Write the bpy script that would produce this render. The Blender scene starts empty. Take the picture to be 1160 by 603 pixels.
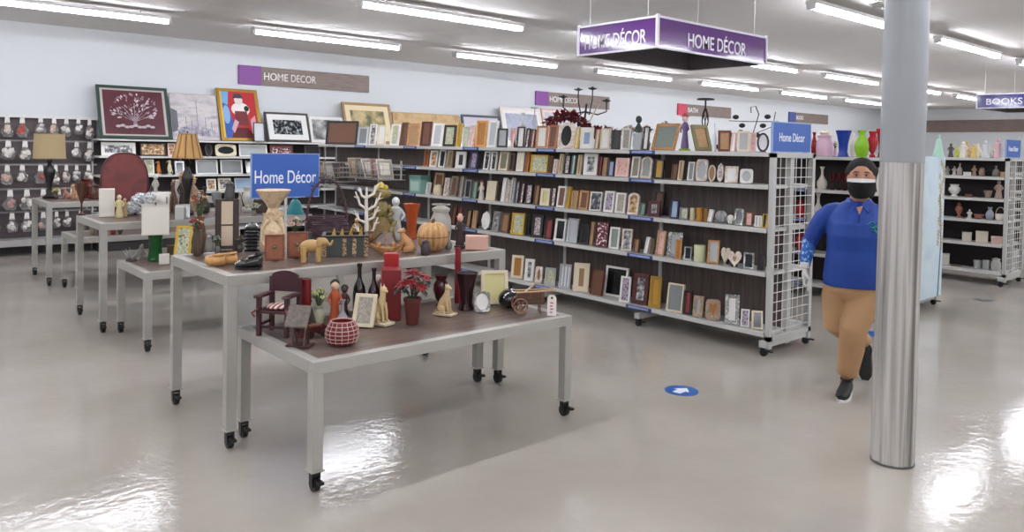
import bpy, math, random
from mathutils import Vector, Matrix
C = bpy.context.scene.collection
PI = math.pi
random.seed(7)

# ------------------------------------------------------------------ materials
def lin(h):
    h = h.lstrip('#')
    o = []
    for i in (0, 2, 4):
        c = int(h[i:i+2], 16)/255
        o.append(c/12.92 if c <= .04045 else ((c+.055)/1.055)**2.4)
    return (o[0], o[1], o[2], 1)
MC = {}
def base_mat(key):
    m = bpy.data.materials.new(key); m.use_nodes = True
    nt = m.node_tree; b = nt.nodes['Principled BSDF']
    return m, nt, b
def plain(hx, rough=.5, metal=0, trans=0, emit=0, coat=0):
    k = ('p', hx, rough, metal, trans, emit, coat)
    if k in MC: return MC[k]
    m, nt, b = base_mat('plain_'+hx)
    b.inputs['Base Color'].default_value = lin(hx)
    b.inputs['Roughness'].default_value = rough
    b.inputs['Metallic'].default_value = metal
    if trans: b.inputs['Transmission Weight'].default_value = trans; b.inputs['IOR'].default_value = 1.4
    if coat: b.inputs['Coat Weight'].default_value = coat; b.inputs['Coat Roughness'].default_value = .1
    if emit:
        b.inputs['Emission Color'].default_value = lin(hx); b.inputs['Emission Strength'].default_value = emit
    else:
        n = nt.nodes.new('ShaderNodeTexNoise'); n.inputs['Scale'].default_value = 35; n.inputs['Detail'].default_value = 2
        mp = nt.nodes.new('ShaderNodeMapRange'); mp.inputs[3].default_value = max(.02, rough-.06); mp.inputs[4].default_value = min(1, rough+.06)
        tc = nt.nodes.new('ShaderNodeTexCoord')
        nt.links.new(tc.outputs['Object'], n.inputs['Vector'])
        nt.links.new(n.outputs[0], mp.inputs[0]); nt.links.new(mp.outputs[0], b.inputs['Roughness'])
    MC[k] = m; return m
def mottled(cols, scale=8, rough=.6, metal=0, hard=False, detail=3, stretch=(1, 1, 1), distort=0, bump=0):
    k = ('m', tuple(cols), scale, rough, metal, hard, detail, stretch, distort, bump)
    if k in MC: return MC[k]
    m, nt, b = base_mat('mottled_'+cols[0])
    tc = nt.nodes.new('ShaderNodeTexCoord'); mp = nt.nodes.new('ShaderNodeMapping'); mp.inputs['Scale'].default_value = stretch
    n = nt.nodes.new('ShaderNodeTexNoise'); n.inputs['Scale'].default_value = scale; n.inputs['Detail'].default_value = detail
    n.inputs['Distortion'].default_value = distort
    r = nt.nodes.new('ShaderNodeValToRGB'); cr = r.color_ramp
    if hard: cr.interpolation = 'CONSTANT'
    N = len(cols); lo, hi = .34, .66
    cr.elements[0].position = lo; cr.elements[0].color = lin(cols[0])
    cr.elements[1].position = hi if not hard else lo+(hi-lo)*(N-1)/N; cr.elements[1].color = lin(cols[-1])
    for i in range(1, N-1):
        e = cr.elements.new(lo+(hi-lo)*i/((N-1) if not hard else N)); e.color = lin(cols[i])
    nt.links.new(tc.outputs['Object'], mp.inputs[0]); nt.links.new(mp.outputs[0], n.inputs['Vector'])
    nt.links.new(n.outputs[0], r.inputs[0]); nt.links.new(r.outputs[0], b.inputs['Base Color'])
    if bump:
        bp = nt.nodes.new('ShaderNodeBump'); bp.inputs['Strength'].default_value = bump; bp.inputs['Distance'].default_value = .01
        nt.links.new(n.outputs[0], bp.inputs['Height']); nt.links.new(bp.outputs[0], b.inputs['Normal'])
    b.inputs['Roughness'].default_value = rough; b.inputs['Metallic'].default_value = metal
    MC[k] = m; return m
def wood(c1, c2, axis=0, scale=3, rough=.45):
    st = [14, 14, 14]; st[axis] = 1.2
    return mottled([c1, c2], scale, rough, 0, False, 5, tuple(st))
def check(c1, c2, scale=20, rough=.6):
    k = ('c', c1, c2, scale)
    if k in MC: return MC[k]
    m, nt, b = base_mat('check_'+c1)
    tc = nt.nodes.new('ShaderNodeTexCoord'); n = nt.nodes.new('ShaderNodeTexWave'); n.inputs['Scale'].default_value = scale*.45
    r = nt.nodes.new('ShaderNodeValToRGB'); r.color_ramp.interpolation = 'CONSTANT'
    r.color_ramp.elements[0].color = lin(c1); r.color_ramp.elements[1].color = lin(c2); r.color_ramp.elements[1].position = .5
    nt.links.new(tc.outputs['Object'], n.inputs['Vector']); nt.links.new(n.outputs[0], r.inputs[0]); nt.links.new(r.outputs[0], b.inputs['Base Color'])
    b.inputs['Roughness'].default_value = rough
    MC[k] = m; return m

# frame / inner palettes
RIM = {
 'black': lambda: plain('#1a1817', .35), 'dkbrown': lambda: wood('#2c1d17', '#3a271f'), 'brown': lambda: wood('#5f4334', '#75543f'),
 'redbrown': lambda: wood('#5a261b', '#75382a'), 'dkred': lambda: wood('#421418', '#5a1e22'), 'tan': lambda: wood('#a38565', '#b99a78'),
 'oak': lambda: wood('#b07d4c', '#c99862'), 'honey': lambda: wood('#c48744', '#d8a05a'), 'orange': lambda: wood('#a25a30', '#b96c3c'),
 'gold': lambda: plain('#a8853f', .35, .7), 'yellow': lambda: plain('#c9a22c', .4), 'silver': lambda: plain('#aeb0b0', .3, .8),
 'white': lambda: plain('#e4e2dc', .4), 'cream': lambda: plain('#dccfb2', .5), 'grey': lambda: plain('#8f9090', .5),
 'dkgrey': lambda: plain('#454648', .5), 'navy': lambda: plain('#23284d', .4), 'purple': lambda: plain('#4b4467', .5),
 'green': lambda: plain('#54705a', .5), 'dkgreen': lambda: plain('#28342a', .5), 'teal': lambda: plain('#4c7d78', .5),
 'pink': lambda: plain('#e2bfb9', .5), 'taupe': lambda: wood('#80766a', '#93897b'), 'paleblue': lambda: plain('#b7c7d2', .5),
 'olive': lambda: plain('#77704a', .5), 'shell': lambda: mottled(['#e6ded0', '#cfc1ad'], 30, .5, bump=.4),
 'ornwhite': lambda: mottled(['#ece7df', '#d5cabc', '#d8b9ae'], 30, .5, bump=.4),
 'floralrim': lambda: mottled(['#cbbf9a', '#8f7f5e', '#b98e82', '#5e7a5d'], 40, .5),
 'ornsilver': lambda: mottled(['#b9bbb8', '#6d706e', '#d8d8d4'], 45, .3, .6, bump=.5),
}
INN = {
 'dark': lambda: plain('#17181b', .12), 'grey': lambda: plain('#7f8283', .2), 'ltgrey': lambda: plain('#b2b6b8', .2), 'white': lambda: plain('#e9e8e4', .35),
 'cream': lambda: plain('#ddd3b8', .4), 'tan': lambda: mottled(['#b3916a', '#a5825c'], 60, .6), 'brown': lambda: plain('#6b4630', .45),
 'kraft': lambda: plain('#9a7853', .6), 'greygreen': lambda: plain('#8d9890', .15), 'yellowish': lambda: plain('#cfc98c', .3),
 'gold': lambda: plain('#b98f2e', .4), 'blue': lambda: plain('#93a9bf', .3), 'red': lambda: plain('#8c2f2c', .4), 'honey': lambda: plain('#a56f2c', .4),
 'bw': lambda: mottled(['#1c1c1e', '#8b8b8b', '#e6e6e6'], 22, .3, hard=False, detail=4),
 'bwdark': lambda: mottled(['#141416', '#2e3033', '#9fa4a8'], 20, .2),
 'floral': lambda: mottled(['#e9e3d6', '#b9a2a8', '#6f6a70'], 40, .4),
 'warmprint': lambda: mottled(['#5a3b2a', '#b58a5e', '#e2cfa6'], 25, .4),
 'greenprint': lambda: mottled(['#c9c99e', '#8fa287', '#d8cfae', '#5a6a52'], 25, .4),
 'redfloral': lambda: mottled(['#4c1f28', '#7a2f3c', '#e7d9dc'], 38, .4, hard=True),
 'purplepic': lambda: mottled(['#5d4a63', '#b9adbd', '#2d2633'], 35, .4),
 'pinkgold': lambda: mottled(['#d78f96', '#dcb6a8', '#b68a52'], 20, .4),
 'text': lambda: check('#d9dcdc', '#9aa0a4', 18, .3), 'olive': lambda: plain('#77725a', .3), 'weave': lambda: mottled(['#b3ada0', '#8f897c'], 80, .6),
}

# ------------------------------------------------------------------ mesh builder
class MB:
    def __init__(s): s.v = []; s.f = []
    def add(s, vs, fs, M=None):
        o = len(s.v)
        if M is not None: vs = [tuple(M @ Vector(p)) for p in vs]
        s.v += [tuple(p) for p in vs]; s.f += [tuple(i+o for i in f) for f in fs]; return s
    def bx(s, x0, y0, z0, x1, y1, z1, M=None):
        vs = [(x0,y0,z0),(x1,y0,z0),(x1,y1,z0),(x0,y1,z0),(x0,y0,z1),(x1,y0,z1),(x1,y1,z1),(x0,y1,z1)]
        return s.add(vs, [(0,3,2,1),(4,5,6,7),(0,1,5,4),(1,2,6,5),(2,3,7,6),(3,0,4,7)], M)
    def cyl(s, p0, p1, r0, r1=None, n=12, cap=True):
        if r1 is None: r1 = r0
        p0 = Vector(p0); p1 = Vector(p1); d = (p1-p0)
        q = d.to_track_quat('Z', 'Y') if d.length > 1e-9 else Matrix.Identity(3).to_quaternion()
        vs = []
        for p, r in ((p0, r0), (p1, r1)):
            for i in range(n):
                a = 2*PI*i/n; vs.append(p+q @ Vector((r*math.cos(a), r*math.sin(a), 0)))
        fs = [(i, (i+1) % n, n+(i+1) % n, n+i) for i in range(n)]
        if cap: fs += [tuple(range(n-1, -1, -1)), tuple(range(n, 2*n))]
        return s.add(vs, fs)
    def lathe(s, prof, n=24, c=(0,0,0), sx=1, sy=1, wob=None, cap=True):
        vs = []
        for j, (r, z) in enumerate(prof):
            for i in range(n):
                a = 2*PI*i/n; k = wob(a, j/(len(prof)-1)) if wob else 1
                vs.append((c[0]+r*k*sx*math.cos(a), c[1]+r*k*sy*math.sin(a), c[2]+z))
        m = len(prof)
        fs = [(j*n+i, j*n+(i+1) % n, (j+1)*n+(i+1) % n, (j+1)*n+i) for j in range(m-1) for i in range(n)]
        if cap: fs += [tuple(range(n-1, -1, -1)), tuple(range((m-1)*n, m*n))]
        return s.add(vs, fs)
    def tube(s, pts, r, n=8, closed=False):
        pts = [Vector(p) for p in pts]; m = len(pts); rs = r if isinstance(r, (list, tuple)) else [r]*m
        vs = []; up = None
        for i, p in enumerate(pts):
            a = pts[(i-1) % m] if (closed or i > 0) else p; b = pts[(i+1) % m] if (closed or i < m-1) else p
            t = (b-a).normalized()
            if up is None:
                up = Vector((0,0,1)) if abs(t.z) < .9 else Vector((1,0,0))
            x = up.cross(t).normalized(); y = t.cross(x).normalized(); up = y
            for k in range(n):
                an = 2*PI*k/n; vs.append(p+(x*math.cos(an)+y*math.sin(an))*rs[i])
        L = m if closed else m-1
        fs = [(i*n+k, i*n+(k+1) % n, ((i+1) % m)*n+(k+1) % n, ((i+1) % m)*n+k) for i in range(L) for k in range(n)]
        if not closed: fs += [tuple(range(n-1, -1, -1)), tuple(range((m-1)*n, m*n))]
        return s.add(vs, fs)
    def ell(s, c, r, n=16, m=10, M=None, wob=None):
        if not isinstance(r, (list, tuple)): r = (r, r, r)
        vs = []
        for j in range(1, m):
            t = PI*j/m
            for i in range(n):
                a = 2*PI*i/n; k = wob(a, t) if wob else 1
                vs.append((k*r[0]*math.sin(t)*math.cos(a), k*r[1]*math.sin(t)*math.sin(a), r[2]*k*math.cos(t)))
        vs.append((0,0,r[2]*(wob(0,0) if wob else 1))); vs.append((0,0,-r[2]*(wob(0,PI) if wob else 1)))
        T, B = len(vs)-2, len(vs)-1
        fs = [(j*n+i, (j+1)*n+i, (j+1)*n+(i+1) % n, j*n+(i+1) % n) for j in range(m-2) for i in range(n)]
        fs += [(T, i, (i+1) % n) for i in range(n)] + [(B, (m-2)*n+(i+1) % n, (m-2)*n+i) for i in range(n)]
        if M is not None: vs = [M.to_3x3() @ Vector(p) for p in vs]
        vs = [(p[0]+c[0], p[1]+c[1], p[2]+c[2]) for p in vs]
        return s.add(vs, fs)
    def prism(s, poly, y0, y1, M=None):       # poly in xz
        n = len(poly); vs = [(x, y0, z) for x, z in poly]+[(x, y1, z) for x, z in poly]
        fs = [tuple(range(n)), tuple(range(2*n-1, n-1, -1))]+[(i, n+i, n+(i+1) % n, (i+1) % n) for i in range(n)]
        return s.add(vs, fs, M)
    def ring(s, outer, inner, y0, y1, lip=0, M=None):  # frame rim, xz outlines with equal counts
        n = len(outer)
        vs = [(x, y0, z) for x, z in outer]+[(x, y0+lip, z) for x, z in inner]+[(x, y1, z) for x, z in outer]+[(x, y1, z) for x, z in inner]
        fs = []
        for i in range(n):
            j = (i+1) % n
            fs += [(i, j, n+j, n+i), (n+i, n+j, 3*n+j, 3*n+i), (2*n+i, 2*n+j, j, i), (3*n+i, 3*n+j, 2*n+j, 2*n+i)]
        return s.add(vs, fs, M)
    def loft(s, rings, cap=True):
        n = len(rings[0]); vs = [p for r in rings for p in r]; m = len(rings)
        fs = [(j*n+i, j*n+(i+1) % n, (j+1)*n+(i+1) % n, (j+1)*n+i) for j in range(m-1) for i in range(n)]
        if cap: fs += [tuple(range(n-1, -1, -1)), tuple(range((m-1)*n, m*n))]
        return s.add(vs, fs)
    def build(s, name, mat, parent=None, smooth=True, bevel=0, kind=None, xf=None):
        me = bpy.data.meshes.new(name)
        vs = s.v if xf is None else [tuple(xf @ Vector(p)) for p in s.v]
        me.from_pydata(vs, [], s.f); me.validate(); me.update()
        if smooth:
            me.shade_smooth(); me.set_sharp_from_angle(angle=math.radians(38))
        o = bpy.data.objects.new(name, me); C.objects.link(o); me.materials.append(mat)
        if parent is not None: o.parent = parent
        if bevel:
            b = o.modifiers.new('bevel', 'BEVEL'); b.width = bevel; b.segments = 2; b.limit_method = 'ANGLE'
        if kind: o['kind'] = kind
        return o
def fixnormals(o):
    import bmesh
    bm = bmesh.new(); bm.from_mesh(o.data); bmesh.ops.recalc_face_normals(bm, faces=bm.faces); bm.to_mesh(o.data); bm.free(); return o

LABELS = {}
LIFT = 0
def words(t): return len(t.split())
def thing(name, label, cat, loc=(0,0,0), rz=0, group=None):
    o = bpy.data.objects.new(name, None); C.objects.link(o); o.empty_display_size = .05
    o.location = (loc[0], loc[1], loc[2]+LIFT); o.rotation_euler = (0, 0, rz)
    o['label'] = label; o['category'] = cat
    if group: o['group'] = group
    LABELS.setdefault(label, []).append(o.name)
    if not 4 <= words(label) <= 16: print('LABEL LENGTH', words(label), label)
    return o
def text(parent, name, body, size, mat, M, extrude=.002, bold=.0, align='CENTER', spacing=1.0, fit=None):
    cu = bpy.data.curves.new(name, 'FONT'); cu.body = body; cu.size = size; cu.extrude = extrude; cu.offset = bold
    cu.align_x = align; cu.align_y = 'CENTER'; cu.space_character = spacing
    t = bpy.data.objects.new(name+'_tmp', cu); C.objects.link(t)
    dg = bpy.context.evaluated_depsgraph_get(); me = bpy.data.meshes.new_from_object(t.evaluated_get(dg))
    bpy.data.objects.remove(t); bpy.data.curves.remove(cu)
    if fit:
        xs = [v.co.x for v in me.vertices]; ys = [v.co.y for v in me.vertices]
        sx, sy = fit[0]/(max(xs)-min(xs)), fit[1]/(max(ys)-min(ys)); ox = min(xs) if align == 'LEFT' else (min(xs)+max(xs))/2
        me.transform(Matrix.Diagonal((sx, sy, 1, 1)) @ Matrix.Translation((-ox, -(min(ys)+max(ys))/2, 0)))
    me.transform(M); me.materials.clear(); me.materials.append(mat)
    o = bpy.data.objects.new(name, me); C.objects.link(o); o.parent = parent
    return o
# text standing upright, facing -y (local)
STAND = Matrix.Rotation(PI/2, 4, 'X')
def T(x, y, z): return Matrix.Translation((x, y, z))
def RZ(a): return Matrix.Rotation(a, 4, 'Z')
def RX(a): return Matrix.Rotation(a, 4, 'X')
def RY(a): return Matrix.Rotation(a, 4, 'Y')
def struct(mb, name, mat, **k):
    o = mb.build(name, mat, **k); o['kind'] = 'structure'; return o

# ------------------------------------------------------------------ picture frames
def outline(shape, w, h, n=4, inset=0, zc=None):
    a, b = w/2-inset, h/2-inset; zc = h/2 if zc is None else zc
    if shape == 'rect': return [(-a, zc-b), (a, zc-b), (a, zc+b), (-a, zc+b)]
    N = 24; P = []
    for i in range(N):
        t = 2*PI*i/N-PI/2
        if shape == 'oval': P.append((a*math.cos(t), zc+b*math.sin(t)))
        elif shape == 'scallop': k = 1+.06*math.cos(8*t); P.append((a*k*math.cos(t)*.95, zc+b*k*math.sin(t)*.95))
        elif shape == 'heart':
            x = math.sin(t+PI/2)**3; x = 16*math.sin(t-PI/2+PI)**3
            u = t+PI/2+PI
            x = 16*math.sin(u)**3; y = 13*math.cos(u)-5*math.cos(2*u)-2*math.cos(3*u)-math.cos(4*u)
            P.append((-a*x/16, zc+b*(y+2.5)/14.5))
        elif shape == 'arch':
            x = a*math.cos(t); y = b*math.sin(t)
            x = max(-a, min(a, 1.5*x)); y = -b if math.sin(t) < -.55 else (y if y > 0 else y)
            P.append((x, zc+y))
        elif shape == 'box':   # rounded rectangle
            e = .35; cx, sx = math.cos(t), math.sin(t)
            P.append((a*math.copysign(abs(cx)**e, cx), zc+b*math.copysign(abs(sx)**e, sx)))
    return P
def mk_frame(loc, w, h, yaw, rim='white', inn='grey', label='', rimw=None, tilt=9, shape='rect', hole=None, mat=None, thick=.018, group=None, cat='picture frame', stand=True, name='picture_frame'):
    o = thing(name, label, cat, loc, yaw+PI/2, group)
    rw = rimw if rimw else min(.028, w*.16, h*.16)
    hole = hole or ('rect' if shape == 'rect' else shape)
    if hole != 'rect' and shape == 'rect': shape = 'box'
    if hole == 'rect' and shape != 'rect': hole = 'box'
    R = RX(-math.radians(tilt))
    out = outline(shape, w, h); zc = h/2
    if shape == 'box' and hole != 'box': inn_o = outline(hole, w, h, inset=rw)
    else: inn_o = outline(hole, w, h, inset=rw)
    T0 = T(0, .0, .0)
    MB().ring(out, inn_o, -thick, 0, lip=.003, M=R).build('frame', RIM[rim](), o, bevel=0)
    pn = [(x, z) for x, z in inn_o]
    MB().prism(pn, -thick*.55, -thick*.25, M=R).build('picture', INN[inn]() if isinstance(inn, str) else inn, o, smooth=False)
    if mat:
        inn2 = [(x*.68, zc+(z-zc)*.68) for x, z in inn_o]
        MB().ring([(x, z) for x, z in inn_o], inn2, -thick*.75, -thick*.56, M=R).build('mat_board', INN[mat](), o, smooth=False)
    if stand and tilt > 0:
        t = math.radians(tilt); zt = h*.62; yt = math.sin(t)*zt
        m = MB(); a = min(.018, w*.15)
        p = [(-a, yt+.001, zt*math.cos(t)), (a, yt+.001, zt*math.cos(t)), (a, yt+.004, zt*math.cos(t)), (-a, yt+.004, zt*math.cos(t))]
        yb = max(yt+.015, h*.22); b = a*1.5
        p = [(-b, yb-.003, 0), (b, yb-.003, 0), (b, yb, 0), (-b, yb, 0)] + p
        m.add(p, [(0,3,2,1),(4,5,6,7),(0,1,5,4),(1,2,6,5),(2,3,7,6),(3,0,4,7)]).build('easel_stand', plain('#3a3330', .7), o, smooth=False)
    return o

# ------------------------------------------------------------------ generic ornaments (local: base z=0, facing -y)
def tone(hx, f):
    h = hx.lstrip('#'); return '#'+''.join('%02x' % max(0, min(255, int(int(h[i:i+2], 16)*f))) for i in (0, 2, 4))
PROF = {
 'vase': [(.30,0),(.34,.03),(.46,.22),(.5,.4),(.42,.6),(.22,.78),(.2,.86),(.3,.97),(.32,1)],
 'bottleneck': [(.36,0),(.42,.03),(.5,.2),(.48,.34),(.26,.5),(.13,.62),(.12,.86),(.22,.97),(.24,1)],
 'flare': [(.3,0),(.34,.02),(.26,.2),(.3,.5),(.4,.8),(.5,1),(.46,1),(.36,.8)],
 'bottle': [(.42,0),(.5,.04),(.5,.45),(.42,.58),(.2,.7),(.15,.78),(.15,.93),(.19,.94),(.19,1)],
 'urn': [(.3,0),(.32,.05),(.16,.14),(.34,.28),(.5,.52),(.46,.72),(.3,.84),(.38,.95),(.4,1)],
 'jar': [(.4,0),(.46,.04),(.5,.3),(.48,.6),(.36,.76),(.36,.82),(.42,.83),(.42,.9),(.2,.96),(.08,1)],
 'bowl': [(.2,0),(.24,.06),(.3,.12),(.46,.6),(.5,1),(.46,1),(.38,.5),(.1,.2)],
 'cup': [(.36,0),(.42,.05),(.5,1),(.45,1),(.4,.3),(.1,.15)],
 'pillar': [(.48,0),(.5,.02),(.5,.96),(.47,1),(.2,.985)],
 'goblet': [(.36,0),(.34,.03),(.1,.1),(.08,.35),(.2,.45),(.42,.65),(.5,1),(.45,1),(.3,.62)],
 'turned': [(.5,0),(.5,.05),(.22,.1),(.16,.2),(.36,.36),(.5,.52),(.42,.68),(.18,.8),(.3,.86),(.12,.92),(.1,1)],
 'bell': [(.5,0),(.48,.06),(.34,.3),(.28,.55),(.2,.72),(.1,.8),(.14,.9),(.05,1)],
}
def mk_lathe(loc, w, h, yaw, prof='vase', col='#dddddd', label='', cat='vase', name='vase', rough=.3, trans=0, metal=0, mat=None, group=None, rim=None, wob=None, sy=1, n=24, lid=None):
    o = thing(name, label, cat, loc, yaw, group)
    P = [(r*w, z*h) for r, z in PROF[prof]]
    m = mat or plain(col, rough, metal, trans)
    MB().lathe(P, n, sy=sy, wob=wob).build('body', m, o)
    if rim:
        r, z = max(P[-3:], key=lambda p: p[1]); r = max(p[0] for p in P[-3:])
        MB().tube([(r*math.cos(2*PI*i/20), sy*r*math.sin(2*PI*i/20), h) for i in range(20)], w*.03, 6, True).build('rim', plain(rim, .4), o)
    if lid: MB().lathe([(w*.3,0),(w*.3,h*.06),(w*.1,h*.1),(w*.1,h*.16)], 16, (0,0,h*.97)).build('lid', plain(lid, .4), o)
    return o
def mk_figure(loc, w, h, yaw, label='', body='#b5835a', head='#d8b090', base=None, hat=None, cat='figurine', name='figurine', group=None, arms=True, mat=None, hair=None):
    """small standing figurine: robe, sleeves, head, base"""
    o = thing(name, label, cat, loc, yaw, group)
    b0 = 0
    if base: MB().lathe([(w*.5,0),(w*.5,h*.04),(w*.44,h*.06)], 18).build('base', plain(base, .5), o); b0 = h*.06
    m = mat or plain(body, .5); H = h-b0
    g = MB(); g.lathe([(w*.36,b0),(w*.38,b0+H*.05),(w*.26,b0+H*.35),(w*.22,b0+H*.48),(w*.30,b0+H*.64),(w*.26,b0+H*.72),(w*.1,b0+H*.77)], 16, sy=.75)
    if arms:
        for s in (-1, 1):
            g.tube([(s*w*.24,0,b0+H*.68),(s*w*.40,-w*.05,b0+H*.56),(s*w*.26,-w*.26,b0+H*.46)], [w*.09,w*.085,w*.06], 8)
    g.build('body', m, o)
    g = MB(); g.ell((0,0,b0+H*.86), (H*.09,H*.09,H*.11), 14, 10).ell((0,-H*.09,b0+H*.85), (H*.018,H*.02,H*.02), 6, 5)
    g.build('head', plain(head, .5), o)
    if hair: MB().ell((0,H*.02,b0+H*.89), (H*.10,H*.095,H*.10), 14, 8).build('hair', plain(hair, .6), o)
    if hat: MB().lathe([(H*.13,0),(H*.13,H*.012),(H*.075,H*.02),(H*.05,H*.1)], 14, (0,0,b0+H*.92)).build('hat', plain(hat, .6), o)
    return o
def mk_box(loc, w, h, yaw, d=None, label='', col='#ddccbb', cat='box', name='box', lid=None, mat=None, group=None, inset=None):
    o = thing(name, label, cat, loc, yaw, group); d = d or w*.6
    hh = h*.78 if lid else h
    MB().bx(-w/2,-d/2,0,w/2,d/2,hh).build('body', mat or plain(col, .5), o, bevel=min(.004, h*.05))
    if lid: MB().bx(-w*.515,-d*.515,hh,w*.515,d*.515,h).build('lid', plain(lid, .5), o, bevel=min(.004, h*.05))
    if inset: MB().bx(-w*.36,-d/2-.002,h*.15,w*.36,-d/2,hh*.85).build('front_panel', plain(inset, .4), o, smooth=False)
    return o
def mk_animal(loc, w, h, yaw, label='', col='#c9a877', kind='sit', cat='figurine', name='animal_figurine', group=None, base=None):
    """w = length; faces local -x"""
    o = thing(name, label, cat, loc, yaw, group); m = plain(col, .5); b0 = 0
    if base: MB().bx(-w*.55,-w*.35,0,w*.55,w*.35,h*.07).build('base', plain(base, .5), o, bevel=.003); b0 = h*.07
    g = MB(); H = h-b0
    if kind == 'sit':     # seated cat / bear, head up
        g.ell((w*.17,0,b0+H*.17), (w*.29,w*.27,H*.168), 18, 12)
        g.tube([(w*.2,0,b0+H*.2),(w*.08,0,b0+H*.38),(-w*.06,0,b0+H*.55),(-w*.12,0,b0+H*.70),(-w*.13,0,b0+H*.80)], [w*.24,w*.23,w*.18,w*.13,w*.12], 16)
        for s in (-1, 1):
            g.tube([(-w*.12,s*w*.12,b0+H*.50),(-w*.22,s*w*.13,b0+H*.26),(-w*.25,s*w*.13,b0+w*.065),(-w*.37,s*w*.13,b0+w*.058)], [w*.10,w*.07,w*.055,w*.055], 10)
            g.ell((w*.08,s*w*.22,b0+H*.14), (w*.22,w*.11,H*.13), 12, 8)
            g.tube([(w*.02,s*w*.25,b0+w*.06),(-w*.14,s*w*.26,b0+w*.057)], w*.055, 8)
        g.tube([(w*.4,0,b0+w*.14),(w*.47,w*.12,b0+w*.08),(w*.40,w*.30,b0+w*.05),(w*.12,w*.38,b0+w*.04)], [w*.06,w*.05,w*.045,w*.03], 8)
        g.ell((-w*.16,0,b0+H*.85), (w*.17,w*.15,H*.095), 14, 10).ell((-w*.31,0,b0+H*.82), (w*.09,w*.075,H*.04), 10, 8)
        for s in (-1, 1): g.cyl((-w*.10,s*w*.09,b0+H*.90), (-w*.08,s*w*.12,b0+H), w*.06, w*.008, 8)
        g.build('body', m, o)
    else:                 # walking elephant
        g.ell((w*.08,0,H*.58), (w*.30,w*.19,H*.24), 18, 12).ell((-w*.22,0,H*.72), (w*.15,w*.13,H*.17), 14, 10)
        for x in (-.12, .28):
            for s in (-1, 1): g.tube([(w*x,s*w*.11,H*.55),(w*(x+.01),s*w*.12,H*.25),(w*x,s*w*.12,0)], [w*.1,w*.075,w*.08], 10)
        g.tube([(-w*.32,0,H*.72),(-w*.40,0,H*.6),(-w*.44,0,H*.62),(-w*.5,0,H*.78)], [w*.06,w*.045,w*.035,w*.02], 8)
        for s in (-1, 1):
            g.ell((-w*.13,s*w*.15,H*.72), (w*.09,w*.02,H*.15), 12, 8)
            g.cyl((-w*.3,s*w*.06,H*.62), (-w*.40,s*w*.09,H*.66), w*.018, w*.004, 6)
        g.tube([(w*.37,0,H*.65),(w*.43,0,H*.5),(w*.42,0,H*.38)], [w*.02,w*.012,w*.014], 6)
        g.build('body', m, o)
    return o
def blob(mb, c, r, seed, n=9, m=6):
    rd = random.Random(seed); f = [rd.uniform(.75, 1.2) for _ in range(n*m+9)]
    mb.ell(c, r, n, m, wob=lambda a, t: f[int(a/(2*PI)*n) % n + int(t*2) % 5])
def rose(mb, c, r, seed=0):
    """a bloom of overlapping curled petals"""
    rd = random.Random(seed); c = Vector(c)
    ax = Vector((rd.uniform(-.6,.6), rd.uniform(-.9,.1), rd.uniform(.3,1))).normalized(); q = ax.to_track_quat('Z', 'Y')
    for ring, (k, rr, up) in enumerate(((3,.3,.5),(5,.6,.3),(6,.9,.05))):
        for i in range(k):
            a = 2*PI*i/k+ring*.5; u = Vector((math.cos(a), math.sin(a), 0)); v = Vector((-math.sin(a), math.cos(a), 0)); z = Vector((0,0,1))
            P = [u*rr*.35+z*0, u*rr*.7+v*.4*rr+z*(up*.6), u*rr+v*.22+z*up, u*rr*1.02-v*.22+z*up, u*rr*.7-v*.4*rr+z*(up*.6)]
            P = [c+q @ (p*r) for p in P]; Q = [p+q @ Vector((0,0,-.06*r)) for p in P]
            mb.add([tuple(p) for p in P+Q], [(0,1,2,3,4),(9,8,7,6,5)]+[(i2,(i2+1)%5+0,(i2+1)%5+5,i2+5)[::-1] for i2 in range(5)])
def leaf(mb, p0, p1, w, t=.0015):
    p0 = Vector(p0); p1 = Vector(p1); d = p1-p0; s = d.cross(Vector((0,0,1)));
    s = s.normalized()*w/2 if s.length > 1e-6 else Vector((w/2,0,0)); n = s.cross(d).normalized()*t
    m_ = p0+d*.45+n*6
    P = [p0, m_+s, p1, m_-s]; Q = [p-n for p in P]
    mb.add([tuple(p) for p in P+Q], [(0,1,2,3),(7,6,5,4),(0,4,5,1),(1,5,6,2),(2,6,7,3),(3,7,4,0)])
EMIT, WORLD, EXPO = 34.0, .45, 0.56
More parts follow.
